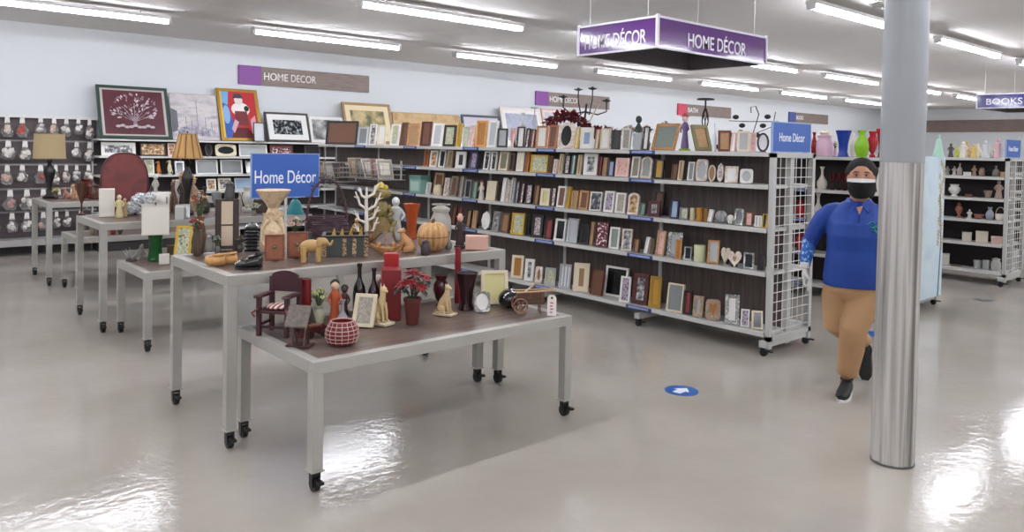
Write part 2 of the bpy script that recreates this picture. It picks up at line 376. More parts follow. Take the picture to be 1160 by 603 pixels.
# ================================================================== SETTING
XL, XR, YB, YF, ZC = -7.0, 30.0, 13.0, -7.5, 3.33
def floor_mat():
    m, nt, b = base_mat('polished_floor')
    tc = nt.nodes.new('ShaderNodeTexCoord')
    n = nt.nodes.new('ShaderNodeTexNoise'); n.inputs['Scale'].default_value = .9; n.inputs['Detail'].default_value = 6
    r = nt.nodes.new('ShaderNodeValToRGB'); r.color_ramp.elements[0].color = lin('#a39c93'); r.color_ramp.elements[1].color = lin('#b1aba2')
    r.color_ramp.elements[0].position = .35; r.color_ramp.elements[1].position = .65
    nt.links.new(tc.outputs['Object'], n.inputs['Vector']); nt.links.new(n.outputs[0], r.inputs[0]); nt.links.new(r.outputs[0], b.inputs['Base Color'])
    n2 = nt.nodes.new('ShaderNodeTexNoise'); n2.inputs['Scale'].default_value = 17; n2.inputs['Detail'].default_value = 5
    n3 = nt.nodes.new('ShaderNodeTexNoise'); n3.inputs['Scale'].default_value = 1.6; n3.inputs['Detail'].default_value = 4
    nt.links.new(tc.outputs['Object'], n2.inputs['Vector']); nt.links.new(tc.outputs['Object'], n3.inputs['Vector'])
    mr = nt.nodes.new('ShaderNodeMapRange'); mr.inputs[3].default_value = .07; mr.inputs[4].default_value = .17
    mr.inputs[1].default_value = .35; mr.inputs[2].default_value = .65
    nt.links.new(n3.outputs[0], mr.inputs[0]); nt.links.new(mr.outputs[0], b.inputs['Roughness'])
    bp = nt.nodes.new('ShaderNodeBump'); bp.inputs['Strength'].default_value = .085; bp.inputs['Distance'].default_value = .02
    nt.links.new(n2.outputs[0], bp.inputs['Height']); nt.links.new(bp.outputs[0], b.inputs['Normal'])
    b.inputs['Specular IOR Level'].default_value = .42
    return m
def ceiling_mat():
    m, nt, b = base_mat('ceiling_tiles')
    tc = nt.nodes.new('ShaderNodeTexCoord'); br = nt.nodes.new('ShaderNodeTexBrick'); br.offset = 0
    br.inputs['Scale'].default_value = 1; br.inputs['Brick Width'].default_value = 2.4; br.inputs['Row Height'].default_value = 1.2
    br.inputs['Mortar Size'].default_value = .012; br.inputs['Mortar Smooth'].default_value = .3
    br.inputs['Color1'].default_value = lin('#dcd8d5'); br.inputs['Color2'].default_value = lin('#d7d3d0'); br.inputs['Mortar'].default_value = lin('#e2dfdc')
    nt.links.new(tc.outputs['Object'], br.inputs['Vector'])
    n = nt.nodes.new('ShaderNodeTexNoise'); n.inputs['Scale'].default_value = .8; n.inputs['Detail'].default_value = 3
    nt.links.new(tc.outputs['Object'], n.inputs['Vector'])
    mx = nt.nodes.new('ShaderNodeMix'); mx.data_type = 'RGBA'; mx.blend_type = 'MULTIPLY'; mx.inputs[0].default_value = .25
    nt.links.new(br.outputs['Color'], mx.inputs[6]); nt.links.new(n.outputs['Color'], mx.inputs[7])
    nt.links.new(br.outputs['Color'], b.inputs['Base Color'])
    b.inputs['Roughness'].default_value = .8
    return m
WALL = plain('#cfd2d4', .7)
struct(MB().bx(XL, YF, -.1, XR, YB, 0), 'floor', floor_mat())
struct(MB().bx(XL, YF, ZC, XR, YB, ZC+.1), 'ceiling', ceiling_mat())
struct(MB().bx(XL, YB, 0, XR, YB+.15, ZC), 'wall_back', WALL)
struct(MB().bx(XR, YF, 0, XR+.15, YB+.15, ZC), 'wall_right', WALL)
struct(MB().bx(XL-.15, YF, 0, XL, YB+.15, ZC), 'wall_left', WALL)
struct(MB().bx(XL, YB-.012, 0, XR, YB, .12), 'baseboard_back', plain('#5a5957', .6))
# ceiling tubes
TUBE = plain('#f4f6ff', .4, emit=EMIT)
WHT = plain('#d8d8d6', .4); METAL = plain('#b9bab8', .38, .15); CHROME = plain('#b8b8b6', .28, .9); BLK = plain('#141414', .4)
LROW = [(10.5, 'the wall row'), (7.55, 'the second row'), (4.1, 'the third row'), (.7, 'the fourth row'), (-2.7, 'the fifth row')]
for ry, rn in LROW:
    for k in range(-2, 8):
        x0 = .8+3.5*k if ry > 5 else 7.72+3.42*(k-2)
        if x0+2.4 > XR-.3 or x0 < XL: continue
        if ry < 0 and k > 4: continue
        inview = {10.5: (0, 7), 7.55: (1, 7), 4.1: (2, 7), .7: (99, 0), -2.7: (99, 0)}[ry]
        pos = 'counted from the left end of the frame'
        if inview[0] <= k <= inview[1]:
            nth = k-inview[0]
            lab = '%s ceiling tube light of %s from the back wall' % (['nearest','second','third','fourth','fifth','sixth','seventh','eighth'][nth], {10.5: 'the first row', 7.55: 'the second row', 4.1: 'the third row'}[ry])
        else: lab = 'white tube light on the ceiling outside the photo'
        t = thing('ceiling_light', lab, 'ceiling light', (x0+1.18, ry, 3.2), 0, 'ceiling tube lights')
        MB().bx(-1.2,-.06,.03,1.2,.06,.07).build('housing', WHT, t, smooth=False)
        MB().bx(-1.18,-.032,-.02,1.18,.032,.03).build('diffuser', TUBE, t, smooth=False, bevel=.012)
        for s in (-1, 1):
            MB().bx(s*1.19-.02,-.045,-.025,s*1.19+.02,.045,.03).build('end_cap', WHT, t, smooth=False)
            MB().cyl((s*.85,0,.07), (s*.85,0,.13), .006, n=6).build('hanger', METAL, t)
# ------------------------------------------------------------------ camera
cam = bpy.data.cameras.new('camera'); co = bpy.data.objects.new('camera', cam); C.objects.link(co)
yaw, pitch, roll = .71495, -.02824, .01821
d = Vector((math.sin(yaw)*math.cos(pitch), math.cos(yaw)*math.cos(pitch), math.sin(pitch)))
r0 = Vector((math.cos(yaw), -math.sin(yaw), 0)); u0 = r0.cross(d)
r = r0*math.cos(roll)+u0*math.sin(roll); u = -r0*math.sin(roll)+u0*math.cos(roll)
co.matrix_world = Matrix(((r.x, u.x, -d.x, 0), (r.y, u.y, -d.y, 0), (r.z, u.z, -d.z, 1.65), (0, 0, 0, 1)))
cam.sensor_width = 36; cam.lens = 868/1160*36; cam.shift_y = -(301.5-192.1)/1160; cam.clip_end = 200
bpy.context.scene.camera = co
w = bpy.data.worlds.new('world'); bpy.context.scene.world = w; w.use_nodes = True
bg = w.node_tree.nodes['Background']; bg.inputs[0].default_value = (1, .96, .92, 1); bg.inputs[1].default_value = WORLD
vs = bpy.context.scene.view_settings
vs.view_transform = 'Standard'; vs.look = 'None'; vs.exposure = EXPO; vs.gamma = 1; vs.use_curve_mapping = False

# ------------------------------------------------------------------ wall and hanging signs
SIGNW = wood('#6f6058', '#837369', 0, 2.5, .5)
def wall_sign(x0, x1, z0, z1, y, col, txt, label, txt2='', face='y'):
    o = thing('wall_sign', label, 'sign', ((x0+x1)/2, y, z0)); W = x1-x0; H = z1-z0
    if face == 'x': o.rotation_euler = (0, 0, -PI/2)
    MB().bx(-W/2,-.03,0,W/2,0,H).build('board', SIGNW, o, smooth=False)
    if col: MB().bx(-W/2-.003,-.036,-.003,-W/2+W*.155,.002,H+.003).build('colour_block', plain(col, .5), o, smooth=False)
    if txt:
        text(o, 'lettering', txt, .17, plain('#e8e6e6', .5), T(-W/2+W*.175, -.032, H*.5) @ STAND, bold=.0008, align='LEFT', fit=(.44 if txt == 'HOME' else .45, .13))
    if txt2: text(o, 'lettering', txt2, .17, plain('#dcdada', .5), T(-W/2+W*.175+.50, -.032, H*.5) @ STAND, bold=0, align='LEFT', fit=(.48, .13))
    return o
wall_sign(5.05, 7.58, 2.66, 2.98, 12.99, '#7d3f8e', 'HOME', 'brown wood-look wall sign with purple end, above the leaning pictures', 'DECOR')
wall_sign(11.94, 14.45, 2.65, 2.965, 12.99, '#7d3f8e', 'HOME', 'brown and purple wall sign seen behind the dark red flower swag', 'DECOR')
wall_sign(17.26, 19.82, 2.64, 2.955, 12.99, '#c22f4a', 'BATH', 'brown wall sign with a red left end block')
wall_sign(23.15, 25.75, 2.66, 2.985, 12.99, '#3e4c8e', 'BOOKS', 'brown wall sign with blue end, above the blue counter sign')
wall_sign(22.2, 27.4, 2.5, 2.93, 29.99, None, '', 'long dark brown sign board on the far right wall', face='x').location = (29.99, 9.9, 2.5)
def box_sign(x0, y0, W, D, z0, z1, col, t1, t2, label, sz):
    o = thing('hanging_sign', label, 'sign', (x0, y0, z0)); H = z1-z0; t = .02; e = .022
    WF = plain('#dcd8e2', .3); P = plain(col, .06, coat=.6); DK = plain('#6f696d', .5)
    MB().bx(0,0,0,W,t,H).build('side_panel', P, o, smooth=False)
    MB().bx(0,t,0,t,D-t,H).build('side_panel', P, o, smooth=False)
    MB().bx(0,D-t,0,W,D,H).build('side_panel', P, o, smooth=False)
    MB().bx(W-t,t,0,W,D-t,H).build('side_panel', P, o, smooth=False)
    MB().bx(t,t,.0,W-t,t+.004,H).bx(t,D-t-.004,0,W-t,D-t,H).bx(t,t,0,t+.004,D-t,H).bx(W-t-.004,t,0,W-t,D-t,H).bx(t,t,H-.01,W-t,D-t,H-.004).build('inner_lining', DK, o, smooth=False)
    f = MB()
    for z in (0, H-e*.6):
        f.bx(-.006,-.006,z-.004,W+.006,.01,z+e*.6).bx(-.006,D-.01,z-.004,W+.006,D+.006,z+e*.6).bx(-.006,0,z-.004,.01,D,z+e*.6).bx(W-.01,0,z-.004,W+.006,D,z+e*.6)
    for x in (0, W):
        for y in (0, D): f.bx(x-.012,y-.012,-.004,x+.012,y+.012,H+.01)
    f.build('edge_frame', WF, o, smooth=False)
    if t1: text(o, 'lettering', t1, sz, plain('#e9e4ee', .3), T(W*.52, -.003, H*.46) @ STAND, bold=.0008, fit=(W*.54, H*.56) if 'É' in t1 else (W*.4, H*.4))
    if t2: text(o, 'lettering', t2, sz, plain('#e9e4ee', .3), T(-.003, D*.52, H*.46) @ RZ(-PI/2) @ STAND, bold=.0008, fit=(D*.78, H*.56) if 'É' in t2 else (D*.62, H*.42))
    for x in (.02, W-.02):
        for y in (.12, D-.12): MB().cyl((x,y,H), (x,y,ZC-z0), .0025, n=5).build('hanging_wire', METAL, o)
    return o
box_sign(5.113, 4.07, 1.68, .91, 2.51, 2.78, '#5a2a78', 'HOME DÉCOR', 'HOME DÉCOR', 'purple hanging box sign above the long frame rack', .165)
box_sign(15.58, 4.13, 1.68, .91, 2.52, 2.78, '#27296b', 'BOOKS', 'BOOKS', 'navy blue hanging box sign at the right edge', .165)
# silver ceiling fitting at the top edge
o = thing('ceiling_vent', 'crumpled silver ceiling fitting beside the top of the column', 'ceiling fitting', (8.2, 3.57, 3.18))
g = MB(); blob(g, (0,0,.07), (.13,.13,.08), 4, 10, 7); g.build('silver_cover', plain('#c9cac8', .2, .8), o, smooth=False)
MB().cyl((0,0,.12), (0,0,.15), .1, n=16).build('mount', WHT, o)

# ------------------------------------------------------------------ pillar
o = thing('column', 'round grey painted column with fluted steel sheath on its lower half', 'column', (4.24, 1.72, 0))
PR = .109
MB().lathe([(PR,1.61),(PR,ZC-.01)], 48).build('painted_shaft', plain('#93979a', .45), o)
g = MB(); n = 96; prof = []
def flute(a, t): return 1-.06*max(0, math.cos(a*9))**2
g.lathe([(PR*.98,0.003),(PR*.98,1.63)], 96, wob=flute)
g.build('steel_sheath', mottled(['#7c7a78', '#d6d3cf', '#9d9a97'], 1.4, .3, .6, stretch=(14,14,.3)), o)
MB().lathe([(PR*1.0,0),(PR*1.0,.012)], 48).build('base_ring', plain('#6b6a68', .4, .5), o)

# floor stickers
for x, y, a, l in ((4.33, 3.165, .1, 'blue arrow sticker on the floor in front of the frame rack'), (7.1, 3.08, .1, 'blue sticker on the floor behind the walking woman'), (9.84, 3.03, .1, 'grey sticker on the floor by the right-hand rack')):
    o = thing('floor_sticker', l, 'floor sticker', (x, y, 0), a, None)
    MB().lathe([(.115,0),(.115,.0015)], 28).build('disc', plain('#2a5fa8' if 'blue' in l else '#6c6f72', .4), o, smooth=False)
    if 'arrow' in l: MB().prism([(-.07,-.03),(0,-.03),(0,-.06),(.07,0),(0,.06),(0,.03),(-.07,.03)], 0, .001, M=T(0,0,.0025) @ RX(-PI/2)).build('arrow', plain('#dfe6ee', .4), o, smooth=False)

# ------------------------------------------------------------------ display tables
TMET = plain('#a9a7a0', .35, .1); TTOP = wood('#5d4d46', '#74645b', 0, 1.6, .35)
def castor(mb, x, y, z=0, R=.032):
    mb.cyl((x-.014,y,z+R), (x+.014,y,z+R), R, n=16)
    mb.prism([(x-.02,z+R*.7),(x-.016,z+R*.7),(x-.016,z+R*2.3),(x+.016,z+R*2.3),(x+.016,z+R*.7),(x+.02,z+R*.7),(x+.022,z+R*2.6),(x-.022,z+R*2.6)], y-.018, y+.018)
    mb.bx(x-.012,y-.075,z+R*1.5,x+.012,y-.02,z+R*1.9)
    mb.cyl((x,y,z+R*2.5),(x,y,z+R*2.5+.02), .012, n=8)
def table(x0, y0, x1, y1, h, label, tube=.055):
    o = thing('display_table', label, 'table', ((x0+x1)/2, (y0+y1)/2, 0), 0, 'nesting display tables on castors')
    W = (x1-x0)/2; D = (y1-y0)/2; t = tube; ch = .105
    g = MB().bx(-W,-D,h-.06,W,-D+t,h).bx(-W,D-t,h-.06,W,D,h).bx(-W,-D+t,h-.06,-W+t,D-t,h).bx(W-t,-D+t,h-.06,W,D-t,h)
    g.build('top_frame', TMET, o, bevel=.003, smooth=False)
    MB().bx(-W+t,-D+t,h-.03,W-t,D-t,h-.003).build('tabletop', TTOP, o, smooth=False)
    for sx in (-1, 1):
        for sy in (-1, 1):
            x = sx*(W-t/2); y = sy*(D-t/2)
            lg = MB().bx(x-t/2,y-t/2,ch,x+t/2,y+t/2,h-.06).bx(x-t*.62,y-t*.62,ch-.006,x+t*.62,y+t*.62,ch).build('leg', TMET, o, smooth=False)
            g = MB(); castor(g, x, y, 0, .034); g.build('castor', BLK, lg)
    return o
table(1.525, 4.05, 3.47, 5.0, .94, 'tall light metal display table nested behind the front low table')
table(1.645, 3.29, 3.37, 4.21, .625, 'low light metal display table nearest the camera with red ornaments')
table(1.625, 7.2, 3.57, 8.12, .94, 'tall display table in the middle row carrying the white candle')
table(1.745, 6.34, 3.47, 7.17, .625, 'low display table in the middle row carrying the green vase lamp')
table(1.685, 9.87, 3.63, 10.8, .94, 'tall display table in the back row carrying the tan drum lamp')
table(1.80, 8.98, 3.53, 9.72, .625, 'low display table in the back row, nearest the hanging bag wall')

# ------------------------------------------------------------------ gondola racks
BACKP = wood('#463b38', '#5a4e4a', 2, 2.2, .5); SHELF = plain('#c4c4c0', .38); POST = plain('#b9bab6', .38)
def gondola(xf, xb, y0, nsec, top, levels, label, sec=1.30, sides=('f', 'b'), back=None, tags=True, group=None, grid=True, kick=False):
    """double-sided rack running along +y from y0; xf front edge, xb rear edge"""
    xm = (xf+xb)/2; L = nsec*sec; back = back or BACKP
    o = thing('display_rack', label, 'display rack', (xm, y0, 0), 0, group)
    hx = (xb-xf)/2
    MB().bx(-.022,.03,.14,.022,L,top-.02).build('back_panel', back, o, smooth=False)
    for i in range(nsec+1):
        y = i*sec
        g = MB().bx(-.032,y-.02,.06,.032,y+.02,top-.01)
        g.build('upright', POST, o, smooth=False)
        g = MB().bx(-hx-.03,y-.03,.072,hx+.03,y+.03,.125).build('foot', POST, o, bevel=.004, smooth=False)
        for s in (-1, 1):
            c = MB(); castor(c, s*(hx+.0), y, 0, .028); c.build('castor', BLK, g)
    for z in levels:
        for i in range(nsec):
            ya, yb = i*sec+.003, (i+1)*sec-.003
            for s in sides:
                if s == 'f': g = MB().bx(-hx,ya,z-.03,-.032,yb,z).bx(-hx-.004,ya,z-.034,-hx,yb,z)
                else: g = MB().bx(.032,ya,z-.03,hx,yb,z).bx(hx,ya,z-.034,hx+.004,yb,z)
                g.build('shelf', SHELF, o, smooth=False)
    if tags:
        NV = plain('#2c3c78', .4); NW = plain('#8f9cc4', .4)
        for z in levels:
            for i in range(1, nsec):
                y = i*sec
                t = MB().bx(-hx-.010,y-.15,z-.036,-hx-.004,y+.15,z-.001).build('label_holder', NV, o, smooth=False)
                MB().bx(-hx-.012,y-.12,z-.028,-hx-.010,y+.12,z-.008).build('label_strip', NW, t, smooth=False)
    # end frame
    g = MB()
    for x in (-hx, hx-.045): g.bx(x,-.045,.06,x+.045,-.005,top-.01)
    g.bx(-hx,-.045,top-.045,hx,-.005,top-.005).bx(-hx,-.045,.12,hx,-.005,.16)
    g.build('end_frame', POST, o, smooth=False)
    if grid:
        g = MB(); x = -hx+.045
        nx = 7
        for k in range(1, nx): xx = -hx+.045+(2*hx-.09)*k/nx; g.cyl((xx,-.03,.16), (xx,-.03,top-.045), .0035, n=6)
        zz = .20
        while zz < top-.07: g.cyl((-hx+.045,-.036,zz), (hx-.045,-.036,zz), .0035, n=6); zz += .078
        g.build('wire_grid', plain('#d2d2ce', .35), o)
    return o
G1 = gondola(5.60, 6.27, 3.30, 6, 1.655, (.187, .677, 1.032, 1.385, 1.650), 'long two-sided frame rack with grey shelves and dark wood-look back')
G2 = gondola(8.40, 9.08, 3.30, 5, 1.64, (.15, .50, .89, 1.235, 1.615), 'shelf rack behind the walking woman holding vases', back=plain('#1d1517', .6), tags=True)
G3 = gondola(11.02, 11.72, 3.22, 5, 1.64, (.18, .53, .83, 1.11, 1.39, 1.63), 'right-hand shelf rack with small white ornaments', back=plain('#1d1517', .6), tags=True)
gondola(13.9, 14.6, 3.3, 5, 1.64, (.18, .53, .83, 1.11, 1.39, 1.63), 'shelf rack furthest right, cut by the frame edge', back=plain('#1d1517', .6), tags=False)
# blue topper signs
def topper(x, y, z, W, H, label, rz=0, post=.0, big=True):
    o = thing('shelf_sign', label, 'sign', (x, y, z), rz)
    MB().bx(-W/2,-.006,post,W/2,.006,post+H).build('panel', plain('#3560b0', .4), o, smooth=False)
    MB().ring([(-W/2-.008,post-.008),(W/2+.008,post-.008),(W/2+.008,post+H+.008),(-W/2-.008,post+H+.008)], [(-W/2,post),(W/2,post),(W/2,post+H),(-W/2,post+H)], -.009, .009).build('border', plain('#8fa4c8', .4), o, smooth=False)
    text(o, 'lettering', 'Home Décor', W*.2 if big else W*.18, plain('#eef0f4', .4), T(0,-.0065,post+H*(.5 if not post else .47)) @ STAND, bold=.0008, fit=(W*.92 if post else W*.68, H*.30))
    if post:
        MB().bx(-W*.3,-.04,0,W*.3,.04,.012).bx(-.012,-.006,.012,.012,.006,post).build('stand', METAL, o, smooth=False)
    else:
        MB().bx(-.02,.006,-.0,.02,.02,.06).build('clip', METAL, o, smooth=False)
    return o
topper(5.94, 3.30, 1.66, .60, .235, 'small blue printed sign on the near end of the frame rack')
topper(11.37, 3.24, 1.645, .55, .22, 'small blue printed sign on the right-hand rack end')
topper(3.02, 6.62, .625, .64, .39, 'large blue printed sign standing among the display tables', 0, post=.54)
# poster panel at end of the second rack
o = thing('hanging_tapestry', 'pale blue tapestry with tan flowers hung on the rack end', 'tapestry', (8.71, 3.23, .12))
MB().bx(-.36,-.008,0,.36,.0,1.52).build('cloth', mottled(['#b6cbd6', '#c8d8df', '#b9cfda'], 3, .7), o, smooth=False)
g = MB()
for i in range(26):
    rd = random.Random(i); x = .27+rd.uniform(-.07,.07); z = .55+i*.036
    for k in range(5):
        a = k*2*PI/5; g.prism([(x,z),(x+.03*math.cos(a-.3),z+.03*math.sin(a-.3)),(x+.045*math.cos(a),z+.045*math.sin(a)),(x+.03*math.cos(a+.3),z+.03*math.sin(a+.3))], -.0095, -.0081)
g.build('flower_print', plain('#b9a06a', .7), o, smooth=False)
MB().prism([(.24,0),(.29,.6),(.22,1.1),(.26,1.12),(.32,.6),(.28,0)], -.0094, -.0082).build('stem_print', plain('#587084', .7), o, smooth=False)
# ================================================================== CUSTOM ORNAMENTS (local base z=0, facing -y)
def mk_shell(loc, w, h, rz, label='', col='#dddddd', cat='shell', noun=''):
    o = thing('shell_ornament', label, cat, loc, rz)
    def wb(a, t): return 1+.12*math.cos(9*a)*math.sin(t)
    MB().ell((0,0,h*.5), (w*.5,w*.3,h*.44), 27, 10, wob=wb).build('shell', plain(col, .4), o)
    g = MB()
    for i in range(7):
        a = PI*(i+.5)/7; g.ell((w*.4*math.cos(a),-w*.12,h*.3+h*.5*math.sin(a)), w*.09, 8, 6)
    g.build('knobs', plain(tone(col, .8), .5), o)
    return o
def mk_bird(loc, w, h, rz, label='', col='#dd8833', cat='bird ornament', noun=''):
    o = thing('bird_ornament', label, cat, loc, rz); m = plain(col, .5)
    MB().lathe([(w*.4,0),(w*.4,h*.06),(w*.1,h*.1)], 14).build('base', plain('#d8d4c8', .5), o)
    g = MB().ell((0,0,h*.42), (w*.3,w*.3,h*.34), 14, 10).ell((0,0,h*.82), (w*.2,w*.2,h*.15), 12, 8)
    g.tube([(w*.2,0,h*.4),(w*.4,0,h*.2),(w*.45,0,h*.1)], [w*.12,w*.08,w*.03], 8); g.build('body', m, o)
    MB().tube([(-w*.1,-w*.05,h*.86),(-w*.35,-w*.1,h*.88),(-w*.5,-w*.12,h*.78)], [w*.12,w*.09,w*.02], 8).build('beak', plain('#e8c070', .4), o)
    return o
def mk_bouquet(loc, w, h, rz, label='', cols=('#aa3333',), vase='#888888', tallvase=.42, cat='flowers'):
    o = thing('flower_arrangement', label, cat, loc, rz); vh = h*tallvase; rd = random.Random(label)
    r = min(w*.3, vh*.45)
    MB().lathe([(r*.6,0),(r*.7,vh*.05),(r,vh*.5),(r*.6,vh*.85),(r*.8,vh),(r*.7,vh)], 16).build('vase', plain(vase, .4), o)
    st = MB(); lf = MB(); n = 12; fl = [MB() for _ in cols]
    for i in range(n):
        a = i*2.4; k = math.sqrt((i+.5)/n); R = w*.40*k; zz = h*(1-.14)-(h-vh)*.55*k*rd.uniform(.5, 1)
        p = (R*math.cos(a), R*math.sin(a)*.8, zz)
        st.tube([(0,0,vh*.8),(p[0]*.5,p[1]*.5,(vh+zz)/2),p], .0025, 5)
        rose(fl[i % len(cols)], p, w*.13*rd.uniform(.8, 1.2), i)
        leaf(lf, (p[0]*.6,p[1]*.6,zz*.85), (p[0]*1.2,p[1]*1.2,zz-h*.12), w*.09)
    st.build('stem', plain('#4d5a38', .6), o); lf.build('leaf', plain('#4a5c3c', .6), o, smooth=False)
    for c, f in zip(cols, fl): f.build('blossom', plain(c, .55), o, smooth=False)
    return o
def mk_poinsettia(loc, w, h, rz, label='', spread=44, cat='potted plant'):
    o = thing('potted_poinsettia', label, cat, loc, rz); ph = h*.48; r = w*.5
    MB().lathe([(r*.7,0),(r*.72,ph*.03),(r*.95,ph*.86),(r*1.04,ph*.87),(r*1.05,ph),(r*.96,ph),(r*.9,ph*.9),(r*.1,ph*.88)], 22).build('pot', plain('#5b2624', .4), o)
    rd = random.Random(5); st = MB(); red = MB(); grn = MB(); S = w*1.38
    heads = [(0,0,.92,1)]+[(math.cos(a)*S*.5, math.sin(a)*S*.36, .84-.16*abs(math.sin(a*1.5)), .85) for a in [k*2*PI/7 for k in range(7)]]
    for x, y, zf, s in heads:
        c = Vector((x, y, h*zf)); st.tube([(0,0,ph*.8),(x*.5,y*.5,h*.6),tuple(c)], .004, 6)
        ax = Vector((x*.6, y*.6-.05, .16)).normalized(); q = ax.to_track_quat('Z', 'Y')
        for ring, (k, L, up) in enumerate(((5,.26,.25),(7,.46,.0))):
            for i in range(k):
                a = 2*PI*i/k+ring*.4+rd.uniform(-.15,.15); l = S*L*s*rd.uniform(.85,1.1)
                leaf(red, c, c+q @ Vector((l*math.cos(a), l*math.sin(a), l*up)), S*.22*s)
        for i in range(4):
            a = 2*PI*i/4+rd.random(); leaf(grn, c-Vector((0,0,h*.06)), c+Vector((S*.4*math.cos(a),S*.4*math.sin(a),-h*.16)), S*.17)
    st.build('stem', plain('#39452e', .6), o); red.build('red_bract', mottled(['#6e0a12','#960f1a'], 30, .5), o, smooth=False); grn.build('green_leaf', plain('#23352a', .5), o, smooth=False)
    return o
def mk_toy_chair(loc, w, h, rz, label='', cat='doll chair'):
    o = thing('doll_chair', label, cat, loc, rz); m = plain('#3f1c24', .4); x = w*.42; y = w*.36; t = w*.06; sh = h*.42
    for sx in (-1, 1):
        MB().bx(sx*x-t,-y-t,0,sx*x+t,-y+t,h*.62).build('leg', m, o, bevel=.002)
        MB().bx(sx*x-t,y-t,0,sx*x+t,y+t,h*.9).build('leg', m, o, bevel=.002)
        g = MB().bx(sx*x-t*1.6,-y-t*2,h*.62,sx*x+t*1.6,y-t,h*.655); g.ell((sx*x,-y-t*1.6,h*.638), (t*2,t*1.5,h*.022), 12, 6); g.build('armrest', m, o)
        MB().bx(sx*x-t*.5,-y,h*.16,sx*x+t*.5,y,h*.2).build('side_stretcher', m, o)
    MB().bx(-x-t,-y-t,sh-h*.05,x+t,y+t,sh).build('seat', m, o, bevel=.002)
    P = [(-x,h*.66),(x,h*.66),(x,h*.9)]+[(x*math.cos(a), h*.9+h*.1*math.sin(a)) for a in [PI*k/10 for k in range(1, 10)]]+[(-x,h*.9)]
    MB().prism(P, y-t*.6, y+t*.6).build('back_panel', m, o)
    MB().bx(-x,-y*.9,h*.12,x,-y*.9+t,h*.16).build('front_stretcher', m, o)
    c = MB().ell((0,0,sh+h*.035), (x*.95,y*1.05,h*.045), 16, 8, wob=lambda a, t_: 1+.05*math.cos(4*a)); c.build('cushion', check('#8a2f34', '#d8cfc6', 26), o)
    g = MB()
    for s in (-1, 1): g.tube([(s*x,-y-t,sh+h*.02),(s*(x+t*2),-y-t*3,sh-h*.03),(s*(x+t),-y-t*2,sh-h*.1)], t*.5, 6)
    g.build('cushion_tie', plain('#7a3034', .6), o)
    return o
def mk_well_house(loc, w, h, rz, label='', cat='ornament'):
    o = thing('wishing_well', label, cat, loc, rz); m = wood('#3e2320', '#55332c', 2); x = w*.32
    MB().bx(-w*.5,-w*.35,0,w*.5,w*.35,h*.035).build('base', m, o, bevel=.001)
    for sx in (-1, 1):
        g = MB()
        for sy in (-1, 1): g.tube([(sx*x*.8,sy*w*.22,h*.03),(sx*x*.8,0,h*.55)], w*.045, 6)
        g.build('a_frame_leg', m, o)
    g = MB(); g.cyl((-x,0,h*.42), (x,0,h*.42), w*.05, n=10); g.build('spindle', m, o)
    MB().lathe([(w*.14,0),(w*.18,h*.12),(w*.16,h*.12),(w*.12,h*.02)], 14, (0,0,h*.2)).build('bucket', plain('#51201e', .5), o)
    for s in (-1, 1):
        MB().add([(-w*.5,s*w*.46,h*.50),(w*.5,s*w*.46,h*.50),(w*.5,0,h*.98),(-w*.5,0,h*.98),(-w*.5,s*w*.46,h*.54),(w*.5,s*w*.46,h*.54),(w*.5,0,h*1.0),(-w*.5,0,h*1.0)],
                 [(0,3,2,1),(4,5,6,7),(0,1,5,4),(1,2,6,5),(2,3,7,6),(3,0,4,7)] if s < 0 else [(0,1,2,3),(7,6,5,4),(4,5,1,0),(5,6,2,1),(6,7,3,2),(7,4,0,3)]).build('roof_panel', wood('#5a524b', '#746b62', 1, 4), o, smooth=False)
    MB().prism([(-w*.36,h*.55),(w*.36,h*.55),(0,h*.94)], -.002, .002, M=RZ(PI/2)).build('gable', m, o, smooth=False)
    return o
def mk_woven_pot(loc, w, h, rz, label='', cat='pot'):
    o = thing('woven_pot', label, cat, loc, rz); P = [(.34,0),(.42,.06),(.5,.35),(.49,.62),(.4,.88),(.36,1),(.33,1),(.36,.8),(.3,.3)]
    P = [(r*w, z*h) for r, z in P]; MB().lathe(P, 28).build('body', plain('#6e1a1e', .5), o)
    def rad(z):
        for (r0, z0), (r1, z1) in zip(P[:5], P[1:6]):
            if z0 <= z <= z1: return r0+(r1-r0)*(z-z0)/max(1e-6, z1-z0)
        return P[5][0]
    g = MB()
    for k in range(1, 6): z = h*k/6; R = rad(z)+.001; g.tube([(R*math.cos(2*PI*i/26)*(1+.01*(i%2)), R*math.sin(2*PI*i/26)*(1+.01*(i%2)), z) for i in range(26)], .0022, 5, True)
    for i in range(16):
        a = 2*PI*i/16; g.tube([((rad(h*t/8)+.001)*math.cos(a), (rad(h*t/8)+.001)*math.sin(a), h*t/8) for t in range(0, 9)], .0018, 5)
    g.build('lattice', plain('#c9aaa4', .5), o)
    MB().tube([(w*.345*math.cos(2*PI*i/24), w*.345*math.sin(2*PI*i/24), h) for i in range(24)], w*.025, 6, True).build('rim', plain('#b58880', .5), o)
    return o
